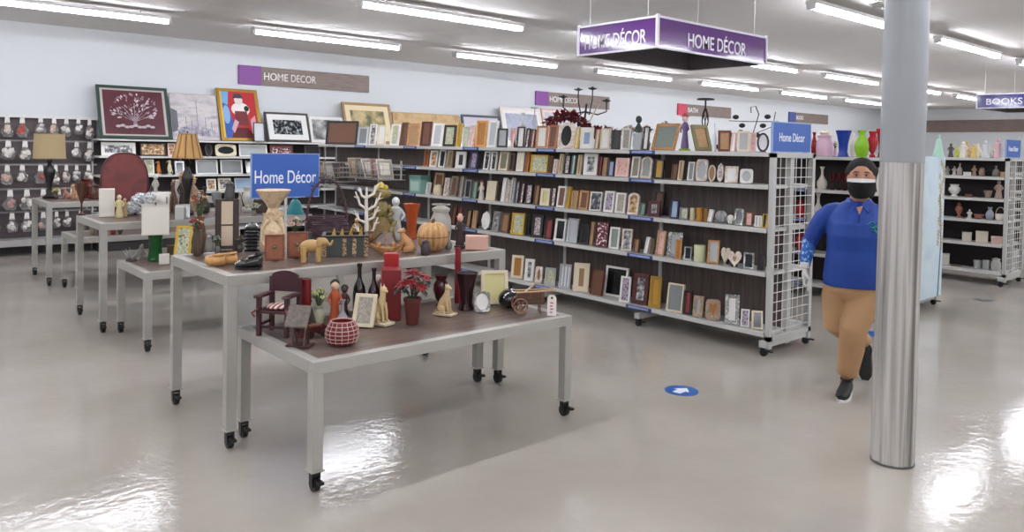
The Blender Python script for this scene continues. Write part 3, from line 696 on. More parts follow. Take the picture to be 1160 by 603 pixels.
def mk_apple(loc, w, h, rz, label='', cat='ornament'):
    o = thing('apple_ornament', label, cat, loc, rz); H = h*.86
    P = []
    for i in range(15):
        t = PI*i/14; r = math.sin(t)*(1+.10*math.cos(t)); z = .5-.5*math.cos(PI-t) if 0 else (1-math.cos(t))/2
        dz = -.12*math.exp(-((1-z)*6)**2)*0
        P.append((max(.03, r)*w*.5, z*H*(1 if z < .97 else .93)))
    P[0] = (w*.16, 0)
    MB().lathe(P, 30, wob=lambda a, t: 1+.03*math.cos(5*a)*(1-t*.3)).build('body', plain('#120d10', .07, coat=1), o)
    MB().tube([(0,0,H*.9),(w*.02,0,H*1.02),(w*.08,0,h*1.0)], [w*.03,w*.025,w*.035], 8).build('stem', plain('#1c1618', .2), o)
    g = MB(); leaf(g, (0,0,H*.98), (w*.26,-w*.05,H*1.04), w*.13, .002); g.build('leaf', plain('#1a1416', .15), o, smooth=False)
    return o
def mk_cart(loc, w, h, rz, label='', cat='garden cart ornament'):
    o = thing('toy_garden_cart', label, cat, loc, rz); m = wood('#4f3228', '#6d4a3a', 0); lt = wood('#b39372', '#c9ab88', 0); R = h*.27
    for s in (-1, 1):
        g = MB(); y = s*w*.17; c = (-w*.30, R)
        g.tube([(c[0]+R*.9*math.cos(2*PI*i/20), y, c[1]+R*.9*math.sin(2*PI*i/20)) for i in range(20)], R*.11, 6, True)
        for i in range(6): a = PI*i/6*2; g.tube([(c[0],y,c[1]),(c[0]+R*.88*math.cos(a),y,c[1]+R*.88*math.sin(a))], R*.07, 5)
        g.cyl((c[0],y-R*.12,c[1]), (c[0],y+R*.12,c[1]), R*.2, n=10); g.build('wheel', wood('#7a5a48', '#94705a', 1), o)
    MB().cyl((-w*.30,-w*.17,R), (-w*.30,w*.17,R), R*.08, n=6).build('axle', m, o)
    g = MB(); z0 = h*.34; z1 = h*.74
    for s in (-1, 1):
        for i in range(9):
            x = -w*.36+i*w*.075; g.bx(x,s*w*.14-.003,z0,x+w*.055,s*w*.14+.003,z1)
        g.bx(-w*.38,s*w*.14-.004,z0+.0,w*.32,s*w*.14+.004,z0+h*.06)
    g.bx(-w*.38,-w*.14,z0,-w*.36,w*.14,z1).bx(w*.30,-w*.14,z0,w*.32,w*.14,z1); g.build('slatted_box', m, o, smooth=False)
    MB().bx(-w*.38,-w*.14,z0-.004,w*.32,w*.14,z0).build('floor_board', m, o, smooth=False)
    g = MB()
    for s in (-1, 1): g.tube([(-w*.40,s*w*.15,z1),(w*.2,s*w*.15,z1+h*.03),(w*.62,s*w*.12,z1+h*.06)], h*.03, 6)
    g.tube([(-w*.2,-w*.14,z1),(.0,0,h*.9),(w*.1,w*.1,h*.98)], h*.035, 6)
    g.build('handle', lt, o)
    for s in (-1, 1): MB().bx(w*.2,s*w*.12-.004,0,w*.23,s*w*.12+.004,z0).build('prop_leg', m, o, smooth=False)
    return o
def mk_tag(loc, w, h, rz, label='', cat='price tag'):
    o = thing('price_tag', label, cat, loc, rz)
    P = [(-w/2,0),(w/2,0),(w/2,h*.86),(w*.3,h),(-w*.3,h),(-w/2,h*.86)]
    M = RX(-.12); MB().prism(P, -.0015, .0015, M=M).build('card', plain('#e2d8d2', .5), o, smooth=False)
    g = MB().lathe([(w*.14,0),(w*.14,.001)], 12); g.v = [(x, -.0028+z*.5, h*.86+y) for x, y, z in g.v]; g.v = [tuple(M @ Vector(p)) for p in g.v]; g.build('hole_reinforcement', plain('#3a3434', .5), o, smooth=False)
    g = MB()
    for k in range(4): g.bx(-w*.2,-.0026,h*(.14+.15*k),w*(.05+.1*(k % 2)),-.0016,h*(.2+.15*k), M)
    g.build('printed_marks', plain('#8c4a48', .6), o, smooth=False)
    MB().bx(-w*.3,0,0,w*.3,.02,.003).build('foot', plain('#e2d8d2', .5), o, smooth=False)
    return o
def mk_toy_tractor(loc, w, h, rz, label='', cat='toy wagon'):
    o = thing('toy_wagon', label, cat, loc, rz); m = plain('#4a161a', .4)
    MB().bx(-w*.45,-w*.22,h*.28,w*.35,w*.22,h*.34).bx(-w*.45,-w*.22,h*.34,w*.35,-w*.19,h*.62).bx(-w*.45,w*.19,h*.34,w*.35,w*.22,h*.62).bx(-w*.45,-w*.22,h*.34,-w*.42,w*.22,h*.62).bx(w*.32,-w*.22,h*.34,w*.35,w*.22,h*.62).build('wagon_box', m, o, smooth=False)
    for x in (-.3, .22):
        for s in (-1, 1):
            MB().cyl((w*x,s*w*.23,h*.2), (w*x,s*w*.29,h*.2), h*.2, n=16).build('wheel', plain('#2a1a18', .5), o)
    MB().tube([(w*.33,0,h*.34),(w*.48,0,h*.6),(w*.5,0,h*.95)], h*.03, 6).build('handle', plain('#7a4a3c', .5), o)
    MB().bx(-w*.3,-w*.15,h*.34,w*.2,w*.15,h*.7).build('load', plain('#6b4230', .6), o, bevel=.003, smooth=False)
    return o
def mk_clogs(loc, w, h, rz, label='', cat='clogs'):
    o = thing('wooden_clogs', label, cat, loc, rz); m = mottled(['#a87a48','#c19259','#b58650'], 18, .5)
    for s, y in ((-.24, -.1), (.24, .12)):
        g = MB(); N = 18; rings = []
        for j, (t, zc, ww, hh) in enumerate(((0,.42,.02,.05),(.04,.40,.14,.25),(.2,.36,.22,.36),(.45,.36,.24,.36),(.7,.34,.21,.34),(.93,.36,.17,.36),(1,.36,.06,.2))):
            x = w*(s*0)+(-w*.30+w*.60*t)
            rings.append([(x, w*(ww*.8)*math.cos(2*PI*i/N)+y*w, h*(zc+hh*math.sin(2*PI*i/N))) for i in range(N)])
        g.loft(rings); o1 = g.build('clog', m, o)
        o1.location = (s*w*.7, 0, 0)
        k = MB().tube([(w*.08+w*.17*math.cos(2*PI*i/18), y*w+w*.13*math.sin(2*PI*i/18), h*.74+h*.05*math.cos(2*PI*i/18)) for i in range(18)], w*.03, 6, True).build('collar', m, o1)
        MB().ell((w*.08,y*w,h*.70), (w*.15,w*.11,h*.05), 16, 6).build('opening', plain('#5e3f26', .7), o1)
    return o
def mk_shoe(loc, w, h, rz, label='', cat='shoe ornament'):
    o = thing('shoe_ornament', label, cat, loc, rz); m = plain('#131214', .12, coat=1); N = 18; rings = []
    for t, zc, ww, hh in ((0,.2,.05,.1),(.05,.22,.22,.2),(.25,.28,.32,.28),(.5,.34,.30,.34),(.75,.42,.24,.40),(.93,.46,.2,.42),(1,.44,.1,.3)):
        rings.append([(-w*.5+w*t, w*ww*math.cos(2*PI*i/N), h*(zc+hh*max(-zc/hh if hh else 0, math.sin(2*PI*i/N)))) for i in range(N)])
    MB().loft(rings).build('upper', m, o)
    MB().bx(-w*.46,-w*.27,0,w*.46,w*.27,h*.08).build('sole', plain('#0c0c0d', .4), o, bevel=.004)
    MB().tube([(w*.18+w*.2*math.cos(2*PI*i/18), w*.17*math.sin(2*PI*i/18), h*.78+h*.08*math.cos(2*PI*i/18)) for i in range(18)], w*.035, 6, True).build('collar', m, o)
    g = MB()
    for k in range(3): g.tube([(-w*(.05+.1*k),-w*.2,h*.56),(-w*(.05+.1*k),0,h*.66),(-w*(.05+.1*k),w*.2,h*.56)], w*.02, 6)
    g.build('laces', plain('#3a3a3e', .3), o)
    MB().ell((w*.36,0,h*.88), (w*.13,w*.13,h*.16), 12, 8).build('pompom', plain('#0e0e10', .7), o)
    return o
def mk_stack_lantern(loc, w, h, rz, label='', cat='lantern'):
    o = thing('ribbed_lantern', label, cat, loc, rz); m = plain('#1b1c1d', .3, .6)
    g = MB()
    for k in range(6): g.lathe([(w*.36,0),(w*.46,h*.02),(w*.46,h*.06),(w*.36,h*.08)], 20, (0,0,h*(.12+.12*k)))
    g.build('ribs', m, o)
    MB().lathe([(w*.34,h*.02),(w*.34,h*.86)], 18).build('glass_core', plain('#6e7377', .08, .3), o)
    MB().lathe([(w*.48,0),(w*.48,h*.03),(w*.4,h*.05)], 20).build('base', m, o)
    MB().lathe([(w*.42,0),(w*.3,h*.06),(w*.1,h*.1),(w*.1,h*.14)], 18, (0,0,h*.86)).build('cap', plain('#a9acae', .2, .8), o)
    return o
def mk_clock_panel(loc, w, h, rz, label='', cat='wall panel'):
    o = thing('wood_panel', label, cat, loc, rz); m = wood('#2c211e', '#43332e', 2)
    for s in (-1, 1): MB().bx(s*w*.37-w*.13,-.012,0,s*w*.37+w*.13,.012,h).build('side_post', m, o, bevel=.002, smooth=False)
    MB().bx(-w*.24,-.008,h*.12,w*.24,.008,h*.96).build('cream_panel', plain('#c6b59c', .6), o, smooth=False)
    for za, zb in ((.5,.525),(.06,.12),(.96,1)): MB().bx(-w*.24,-.01,h*za,w*.24,.01,h*zb).build('crossbar', m, o, smooth=False)
    MB().bx(-w*.4,-.04,0,w*.4,.04,.012).build('foot', m, o, smooth=False)
    return o
def mk_urn(loc, w, h, rz, label='', cat='urn'):
    o = thing('sculpted_urn', label, cat, loc, rz); m = mottled(['#cdb491','#ddc7a6','#bfa37e'], 16, .6, bump=.3)
    def wb(a, t): return 1+.10*math.cos(7*a)*max(0, (t-.8)/.2)+.025*math.cos(14*a)*(t < .6)
    MB().lathe([(w*.33,0),(w*.36,h*.03),(w*.37,h*.2),(w*.34,h*.4),(w*.25,h*.56),(w*.17,h*.66),(w*.15,h*.70),(w*.22,h*.78),(w*.38,h*.88),(w*.5,h*.99),(w*.46,h),(w*.3,h*.9)], 42, wob=wb).build('body', m, o)
    g = MB()
    for i in range(5):
        a = -PI/2+(i-2)*.5; rose(g, (w*.27*math.cos(a), w*.27*math.sin(a), h*(.60+.03*(i % 2))), w*.09, i)
    g.build('sculpted_rose', plain('#d6c096', .6), o, smooth=False)
    g = MB()
    for s in (-1, 1): g.tube([(s*w*.1,-w*.3,h*.52),(s*w*.28,-w*.24,h*.4),(s*w*.32,-w*.2,h*.2),(s*w*.2,-w*.32,h*.08)], w*.035, 8)
    g.tube([(-w*.25,-w*.2,h*.6),(0,-w*.26,h*.5),(w*.25,-w*.2,h*.62)], w*.03, 8); g.build('drapery', m, o)
    return o
def mk_plaque(loc, w, h, rz, label='', cat='plaque'):
    o = thing('leather_plaque', label, cat, loc, rz); M = RX(-.16)
    MB().bx(-w/2,-.014,0,w/2,0,h, M).build('board', mottled(['#6f3a22','#8c4d2f','#7c432a'], 9, .5), o, bevel=.004)
    MB().ring([(-w*.44,h*.05),(w*.44,h*.05),(w*.44,h*.95),(-w*.44,h*.95)], [(-w*.40,h*.08),(w*.40,h*.08),(w*.40,h*.92),(-w*.40,h*.92)], -.0165, -.013, M=M).build('border', plain('#5c2e1c', .5), o, smooth=False)
    R = w*.16; g = MB(); g.tube([tuple(M @ Vector((R*math.cos(2*PI*i/22), -.016, h*.5+R*math.sin(2*PI*i/22)))) for i in range(22)], .003, 6, True)
    g.ell(tuple(M @ Vector((0,-.015,h*.5))), (R*.6,.004,R*.6), 14, 8); g.build('medallion', plain('#75674a', .35, .6), o)
    MB().bx(-w*.2,-.003,0,w*.2,.045,.004).build('foot', plain('#4a2a1c', .6), o, smooth=False)
    return o
def mk_hoop_basket(loc, w, h, rz, label='', cat='basket', col='#3a2930'):
    o = thing('hoop_basket', label, cat, loc, rz); m = mottled([col, tone(col, 1.5)], 30, .7); rd = random.Random(3); bh = h*.45
    g = MB()
    for k in range(16):
        t = k/15; R = w*(.36+.12*math.sin(PI*t*.9)); z = bh*t*.95+max(.003, bh*.028)+.001
        g.tube([(R*(1+.02*((i+k) % 2))*math.cos(2*PI*i/28), .6*R*(1+.02*((i+k) % 2))*math.sin(2*PI*i/28), z+rd.uniform(-.002,.002)) for i in range(28)], max(.003, bh*.028), 5, True)
    g.build('woven_side', m, o)
    MB().lathe([(w*.35,0),(w*.35,.006)], 24, sy=.6).build('bottom', m, o)
    for dy in (-.02, .0, .02):
        MB().tube([(w*.45*math.cos(PI*i/18)*(1+.02*math.sin(i*3+dy*90)), dy*w, bh*.85+(h-bh*.85)*math.sin(PI*i/18)) for i in range(19)], w*.026, 6).build('hoop_handle', m, o)
    g = MB()
    for i in range(110):
        a = PI*rd.random(); p = Vector((w*.45*math.cos(a), 0, bh*.85+(h-bh*.85)*math.sin(a))); e = p+Vector((rd.uniform(-1,1), rd.uniform(-.6,.6), rd.uniform(-1,1)))*w*.12
        g.tube([tuple(p), tuple(e)], w*.009, 4)
    g.build('loose_twigs', m, o)
    return o
def mk_tray_box(loc, w, h, rz, label='', cat='planter'):
    o = thing('metal_planter', label, cat, loc, rz); d_ = w*.38
    for s in (-1, 1): MB().bx(-w*.46,s*d_-.004,h*.0,w*.46,s*d_+.004,h*.82).build('side_panel', plain('#4c5352', .35, .5), o, smooth=False)
    for s in (-1, 1): MB().bx(s*w*.46-.004,-d_,0,s*w*.46+.004,d_,h*.82).build('end_panel', plain('#4c5352', .35, .5), o, smooth=False)
    for x in (-.46, -.02, .2, .46):
        MB().bx(w*x-w*.045,-d_-.012,0,w*x+w*.045,-d_-.003,h*.86).build('patterned_post', mottled(['#b59a72','#8c7050','#4d4038'], 90, .6, hard=True), o, smooth=False)
    g = MB().ring([(-w*.52,-d_-.02),(w*.52,-d_-.02),(w*.52,d_+.02),(-w*.52,d_+.02)], [(-w*.44,-d_+.02),(w*.44,-d_+.02),(w*.44,d_-.02),(-w*.44,d_-.02)], -.006, .006)
    g.v = [(x, z, h*.84-y) for x, y, z in g.v]; fixnormals(g.build('rim', plain('#2a2220', .5), o, smooth=False))
    g = MB()
    for i, x in enumerate((-.28, -.1, .1, .33)): g.tube([(w*x,0,h*.3),(w*x+.005,-.01,h*.8),(w*(x+.03),-.02,h*1.12)], [w*.03,w*.055,w*.01], 8)
    g.build('yellow_pods', plain('#b99848', .5), o)
    return o
def mk_coral(loc, w, h, rz, label='', cat='coral ornament'):
    o = thing('coral_branch', label, cat, loc, rz); g = MB(); rd = random.Random(11)
    g.tube([(0,0,0),(0,0,h*.4),(-w*.02,0,h*.75),(.0,0,h)], [w*.09,w*.07,w*.06,w*.03], 8)
    for z, s, l, up in ((.15,-1,.42,.22),(.18,1,.4,.3),(.38,-1,.45,.22),(.42,1,.42,.25),(.6,1,.5,.3),(.62,-1,.4,.3),(.8,-1,.3,.2),(.82,1,.4,.24)):
        e = (s*w*l, rd.uniform(-.1,.1)*w, h*(z+up)); mid = (s*w*l*.6, e[1]*.5, h*(z+up*.25))
        g.tube([(0,0,h*z),mid,e], [w*.055,w*.045,w*.025], 7)
        g.tube([mid,(mid[0]+s*w*.05, mid[1]+.01, mid[2]+h*.14)], [w*.04,w*.02], 6)
        g.tube([(e[0]*.8,e[1],(mid[2]+e[2])/2),(e[0]*1.15,e[1],(mid[2]+e[2])/2+h*.03)], [w*.03,w*.015], 6)
    g.build('branches', plain('#d6d0c6', .55), o)
    MB().lathe([(w*.22,0),(w*.24,h*.03),(w*.12,h*.06)], 16).build('base', plain('#c9c2b6', .6), o)
    return o
def mk_frog(loc, w, h, rz, label='', cat='frog ornament'):
    o = thing('frog_ornament', label, cat, loc, rz); m = mottled(['#6e6238','#8a7a44','#4d4428'], 25, .5)
    MB().lathe([(w*.44,0),(w*.46,h*.05),(w*.36,h*.30),(w*.22,h*.42)], 20, wob=lambda a, t: 1+.06*math.cos(11*a)).build('straw_skirt', mottled(['#8c7448','#6b5736','#a98e5c'], 60, .8, stretch=(6,6,1)), o)
    g = MB().ell((0,0,h*.52), (w*.26,w*.2,h*.18), 16, 10).ell((0,-w*.02,h*.80), (w*.32,w*.24,h*.10), 18, 10)
    for s in (-1, 1):
        g.tube([(s*w*.22,0,h*.6),(s*w*.36,-w*.1,h*.48),(s*w*.2,-w*.24,h*.42)], [w*.09,w*.07,w*.05], 8)
        g.tube([(s*w*.2,0,h*.36),(s*w*.44,-w*.12,h*.34),(s*w*.3,-w*.3,h*.16),(s*w*.38,-w*.42,h*.13)], [w*.1,w*.09,w*.07,w*.05], 8)
    g.build('body', m, o)
    for s in (-1, 1): MB().ell((s*w*.14,-w*.06,h*.90), (w*.09,w*.09,h*.05), 12, 8).build('eye', plain('#b39a3c', .3), o)
    MB().lathe([(w*.14,0),(w*.12,h*.05),(w*.02,h*.1)], 14, (0,.0,h*.9)).build('hat', plain('#b9a24e', .6), o)
    return o
def mk_boat(loc, w, h, rz, label='', cat='boat ornament'):
    o = thing('carved_boat', label, cat, loc, rz); m = mottled(['#9c7048','#b58656','#85593a'], 14, .5); N = 14; rings = []
    for t in [k/8 for k in range(9)]:
        k = math.sin(PI*min(.97, max(.03, t))); x = -w*.5+w*t; zt = h*(.34+.22*abs(2*t-1)**2)
        rings.append([(x, w*.2*k*math.cos(PI+PI*i/(N-1)), zt+(h*.34*k)*math.sin(PI+PI*i/(N-1))) for i in range(N)])
    z0 = min(p[2] for r_ in rings for p in r_); rings = [[(x, y, z-z0) for x, y, z in r_] for r_ in rings]
    fixnormals(MB().loft(rings).build('hull', m, o))
    MB().cyl((0,0,h*.3), (0,0,h), w*.018, n=8).build('mast', m, o)
    MB().add([(-w*.3,-.01,h*.5),(w*.3,.01,h*.38),(w*.1,.02,h*.92),(-w*.12,0,h*.95),(-w*.3,.0,h*.5),(w*.3,.02,h*.38),(w*.1,.03,h*.92),(-w*.12,.01,h*.95)], [(0,1,2,3),(7,6,5,4),(0,4,5,1),(1,5,6,2),(2,6,7,3),(3,7,4,0)]).build('sail_cloth', plain('#857b78', .8), o, smooth=False)
    MB().tube([(-w*.45,0,h*.5),(-w*.1,-.02,h*.95)], w*.015, 6).build('rigging', plain('#3a2420', .6), o)
    g = MB()
    for x in (-.2, .2): g.ell((w*x,0,h*.45), (w*.08,w*.07,h*.12), 10, 8)
    g.build('passengers', m, o)
    return o
def mk_pumpkin(loc, w, h, rz, label='', cat='pumpkin'):
    o = thing('wooden_pumpkin', label, cat, loc, rz); m = mottled(['#b58a58','#c9a070','#a87c4c'], 12, .5, stretch=(3,3,.6))
    H = h*.95
    P = [(w*.26,0)]+[(w*.5*math.sin(PI*(i+1)/13)**.62, H*(1-math.cos(PI*(i+1)/13))/2) for i in range(12)]+[(w*.08,H*.95)]
    MB().lathe(P, 64, wob=lambda a, t: 1-.10*abs(math.cos(a*8))**8).build('body', m, o)
    MB().tube([(0,0,H*.93),(.0,0,h),(w*.06,0,h*1.03)], [w*.06,w*.05,w*.06], 8).build('stem', plain('#6e4f30', .6), o)
    MB().tube([(w*.505*math.cos(2*PI*i/30), w*.505*math.sin(2*PI*i/30), H*.5) for i in range(30)], w*.014, 6, True).build('twine_band', plain('#6a452c', .7), o)
    return o
def mk_bundle(loc, w, h, rz, label='', cat='plastic bundle'):
    o = thing('plastic_bundle', label, cat, loc, rz); m = mottled(['#c9cfd2','#8d959a','#e6e8e8','#5f676c'], 14, .15, .1, distort=1.5)
    g = MB()
    for i, (x, y, z, r_) in enumerate(((-.2,0,.32,.3),(.18,0,.4,.34),(0,-.1,.6,.3),(-.32,-.05,.2,.2),(.3,.05,.68,.24))): blob(g, (w*x,w*y,h*max(z, .0)), (w*r_,w*r_*.8,h*min(r_, z)*.8), i+3, 11, 8)
    g.build('crumpled_film', m, o, smooth=False)
    return o
def mk_roll(loc, w, h, rz, label='', cat='roll'):
    o = thing('fabric_roll', label, cat, loc, rz); R = h*.45
    MB().cyl((-w*.45,0,R), (w*.45,0,R), R, n=24).build('roll', plain('#d2cec6', .7), o)
    for s in (-1, 1): MB().cyl((s*w*.45,0,R), (s*w*.47,0,R), R*.6, n=16).build('end_core', plain('#a8a296', .7), o)
    MB().bx(w*.28,-R*1.02,0,w*.34,-R*.98,R*1.6).build('strap', plain('#6e6a66', .6), o, smooth=False)
    return o
def mk_wire_rack(loc, w, h, rz, label='', cat='wire basket'):
    o = thing('spiky_wire_basket', label, cat, loc, rz); m = plain('#77706a', .3, .7); g = MB()
    for k in range(12):
        a = 2*PI*k/12; g.tube([(w*.2*math.cos(a),w*.12*math.sin(a),.0),(w*.42*math.cos(a),w*.25*math.sin(a),h*.5),(w*.48*math.cos(a),w*.3*math.sin(a),h)], w*.012, 5)
    g.build('spikes', m, o)
    g = MB()
    for z, R in ((.02,.2),(.3,.34),(.55,.43)): g.tube([(w*R*math.cos(2*PI*i/24), w*R*.6*math.sin(2*PI*i/24), h*z+.002) for i in range(24)], w*.014, 5, True)
    g.build('hoops', m, o)
    return o
def mk_antler(loc, w, h, rz, label='', cat='twig ornament'):
    o = thing('twig_star', label, cat, loc, rz); g = MB(); rd = random.Random(2)
    for i in range(14):
        a = 2*PI*i/14; e = rd.uniform(.1, 1.2); g.tube([(0,0,h*.1),(w*.25*math.cos(a),w*.25*math.sin(a),h*(.1+.3*e)),(w*.5*math.cos(a),w*.5*math.sin(a),h*min(1, .2+.7*e))], [w*.04,w*.03,w*.012], 5)
    g.build('twigs', plain('#8f8c8a', .4, .3), o)
    MB().lathe([(w*.3,0),(w*.3,h*.12),(w*.1,h*.2)], 14).build('base', plain('#4a4442', .6), o)
    return o
def mk_round_board(loc, w, h, rz, label='', cat='board'):
    o = thing('lacquer_board', label, cat, loc, rz); g = MB(); N = 40
    P = [(w*.5*math.copysign(abs(math.cos(2*PI*i/N))**.8, math.cos(2*PI*i/N)), h*.5+h*.5*math.copysign(abs(math.sin(2*PI*i/N))**.8, math.sin(2*PI*i/N))) for i in range(N)]
    M = T(0,0,.016) @ RX(-.06)
    g.prism(P, -.012, .012, M=M).build('board', mottled(['#571a1b','#6e2422','#45161a'], 4, .35), o)
    MB().tube([tuple(M @ Vector((x, 0, z))) for x, z in P], .014, 8, True).build('edge_moulding', plain('#4a1718', .3), o)
    MB().bx(-w*.3,-.05,0,w*.3,.05,.02).build('stand', plain('#33120f', .5), o, smooth=False)
    return o
def mk_giraffe(loc, w, h, rz, label='', cat='figurine'):
    o = thing('giraffe_figurine', label, cat, loc, rz); m = mottled(['#a8703a','#b98648','#7c4c28'], 40, .5)
    g = MB().ell((w*.1,0,h*.34), (w*.3,w*.18,h*.11), 12, 8)
    g.tube([(-w*.08,0,h*.36),(-w*.12,0,h*.65),(-w*.1,0,h*.92)], [w*.17,w*.11,w*.09], 8); g.ell((-w*.18,0,h*.94), (w*.2,w*.1,h*.045), 10, 8)
    for x in (-.1, .3):
        for s in (-1, 1): g.tube([(w*x,s*w*.1,h*.32),(w*x,s*w*.12,0)], [w*.07,w*.05], 7)
    for s in (-1, 1): g.tube([(-w*.1,s*w*.05,h*.95),(-w*.08,s*w*.06,h)], w*.025, 5)
    g.build('body', m, o); return o
def mk_lamp(loc, w, h, rz, label='', shade=(1, 1, .4), scol='#ddd', bcol='#111', pleat=False, square=False, gl=False, cat='table lamp'):
    o = thing('table_lamp', label, cat, loc, rz); sh = h*shade[2]; z0 = h-sh-.0; R = w/2; bh = z0+sh*.15
    bm = plain(bcol, .08 if gl else .3, 0, .35 if gl else 0)
    if gl: P = [(R*.52,0),(R*.58,.02*bh),(R*.5,.12*bh),(R*.46,.4*bh),(R*.5,.7*bh),(R*.6,.92*bh),(R*.58,.96*bh),(R*.2,.98*bh)]
    else: P = [(R*.42,0),(R*.44,bh*.04),(R*.2,bh*.1),(R*.14,bh*.22),(R*.2,bh*.36),(R*.36,bh*.56),(R*.38,bh*.64),(R*.16,bh*.76),(R*.1,bh*.8),(R*.22,bh*.86),(R*.08,bh*.92),(R*.06,bh)]
    MB().lathe(P, 28, wob=(lambda a, t: 1+.03*math.cos(10*a)) if gl else None).build('base', bm, o)
    MB().cyl((0,0,bh*.95), (0,0,z0+sh*.95), .006, n=8).build('pole', plain('#5e5648', .4, .5), o)
    t0, t1 = shade[0], shade[1]    # top, bottom
    m = plain(scol, .7)
    if square:
        g = MB(); a = R; e = .004
        for M in (RZ(0), RZ(PI/2), RZ(PI), RZ(-PI/2)): g.bx(-a,-a,z0,a,-a+e,h, M)
        s = g.build('lamp_shade', m, o, smooth=False)
        for z in (z0, h):
            g = MB()
            for M in (RZ(0), RZ(PI/2), RZ(PI), RZ(-PI/2)): g.bx(-a-.002,-a-.002,z-.006,a+.002,-a+.004,z+.006, M)
            g.build('shade_trim', plain(tone(scol, .95), .6), s, smooth=False)
    else:
        k = 11
        wb = (lambda a, t: 1-.05*abs(math.cos(a*k/2))**12) if pleat else None
        g = MB().lathe([(R*t1,z0),(R*t0,h),(R*t0-.004,h),(R*t1-.004,z0)], 66 if pleat else 36, wob=wb, cap=False); s = g.build('lamp_shade', m, o); fixnormals(s)
        for z, rr in ((z0, t1), (h, t0)): MB().tube([(R*rr*math.cos(2*PI*i/36), R*rr*math.sin(2*PI*i/36), z) for i in range(36)], .005, 6, True).build('shade_trim', plain(tone(scol, .8), .6), s)
        if pleat:
            g = MB()
            for i in range(k): a = 2*PI*(i)/k; g.tube([(R*t1*.97*math.cos(a),R*t1*.97*math.sin(a),z0),(R*t0*.97*math.cos(a),R*t0*.97*math.sin(a),h)], .006, 5)
            g.build('shade_rib', plain('#7a5a34', .7), s)
    g = MB().tube([(-R*t0*.9,0,h-.01),(0,0,h-.01),(R*t0*.9,0,h-.01)], .002, 4).cyl((0,0,h-.012),(0,0,h+.012), .004, n=6).ell((0,0,h+.018), .009, 8, 6); g.build('finial', plain('#2a241c', .4), o)
    return o
def mk_basket(loc, w, h, rz, label='', col='#ddd', cat='basket'):
    o = thing('handled_basket', label, cat, loc, rz); m = plain(col, .6); bh = h*.5
    MB().lathe([(w*.36,0),(w*.44,bh*.1),(w*.48,bh),(w*.44,bh),(w*.38,bh*.2)], 24, wob=lambda a, t: 1+.02*math.cos(12*a)).build('body', m, o)
    MB().tube([(w*.44*math.cos(PI*i/14), 0, bh*.9+(h-bh*.9)*math.sin(PI*i/14)) for i in range(15)], w*.03, 6).build('handle', m, o); return o
# rack-top pieces
IRON = None
def mk_garland(loc, w, h, rz, label='', cat='flower swag'):
    o = thing('flower_swag', label, cat, loc, rz); rd = random.Random(9); g = MB(); g2 = MB(); st = MB(); top = h
    pts = [(-w*.5+w*i/12, 0, top*(.62+.22*math.sin(PI*min(1, i/7))-(.18 if i > 7 else 0))) for i in range(13)]
    st.tube(pts, .008, 6); st.tube([(-w*.35,0,0),(-w*.35,0,pts[2][2])], .01, 6); st.tube([(w*.3,0,0),(w*.3,0,pts[9][2])], .01, 6)
    for i in range(420):
        t = rd.random(); k = int(t*11.99); f_ = t*12-k; p = Vector(pts[k]).lerp(Vector(pts[k+1]), f_)
        dr = Vector((rd.gauss(0,.7), rd.gauss(0,.7), rd.gauss(0,.6))).normalized(); L = h*rd.uniform(.12, .24)
        a = p+dr*h*.03; leaf(g if rd.random() < .7 else g2, a, a+dr*L*.8, L*.6)
    st.build('stem', plain('#3a2420', .7), o); g.build('dark_red_leaf', plain('#641a22', .6), o, smooth=False); g2.build('bright_red_leaf', plain('#7e2a2c', .6), o, smooth=False)
    return o
def mk_candelabra(loc, w, h, rz, label='', ribbon=False, cat='candelabra'):
    o = thing('iron_candelabra', label, cat, loc, rz); m = plain('#2b2a2a', .5, .5)
    MB().lathe([(w*.22,0),(w*.2,h*.02),(w*.04,h*.05)], 18).build('base', m, o)
    MB().tube([(0,0,h*.03),(0,0,h*.5),(w*.03,0,h*.72)], w*.022, 8).build('stem', m, o)
    for i, (x, y, z) in enumerate(((-.5,.05,.86),(-.16,-.12,.97),(.16,.1,1.0),(.48,-.05,.80))):
        a = MB().tube([(0,0,h*.6),(w*x*.6,w*y*.5,h*.55),(w*x,w*y,h*(z-.2)),(w*x,w*y,h*(z-.05))], w*.016, 6).build('arm', m, o)
        MB().lathe([(w*.03,0),(w*.1,h*.02),(w*.1,h*.03),(w*.03,h*.035),(w*.03,h*.05)], 12, (w*x,w*y,h*(z-.05))).build('candle_cup', m, a)
    if ribbon:
        g = MB(); leaf(g, (w*.08,-.03,h*.38), (w*.34,-.05,h*.74), w*.12, .003); leaf(g, (w*.05,-.03,h*.4), (w*.2,-.06,h*.2), w*.1, .003); g.build('ribbon', plain('#cfc6a6', .5), o, smooth=False)
    return o
def mk_candlestick(loc, w, h, rz, label='', col='#201f1f', cat='candlestick'):
    o = thing('tall_candlestick', label, cat, loc, rz); m = plain(col, .45, .5)
    MB().lathe([(w*.42,0),(w*.4,h*.02),(w*.06,h*.05),(w*.05,h*.4)], 18).build('base', m, o)
    g = MB()
    for i in range(6):
        a = 2*PI*i/6; g.tube([(w*.05*math.cos(a),w*.05*math.sin(a),h*.38),(w*.2*math.cos(a+.5),w*.2*math.sin(a+.5),h*.55),(w*.16*math.cos(a+1),w*.16*math.sin(a+1),h*.68),(w*.05*math.cos(a+1.5),w*.05*math.sin(a+1.5),h*.8)], w*.03, 5)
    g.build('open_twist', m, o)
    MB().lathe([(w*.05,0),(w*.05,h*.16),(w*.5,h*.17),(w*.5,h*.195),(w*.4,h*.2)], 20, (0,0,h*.79)).build('candle_plate', m, o)
    return o
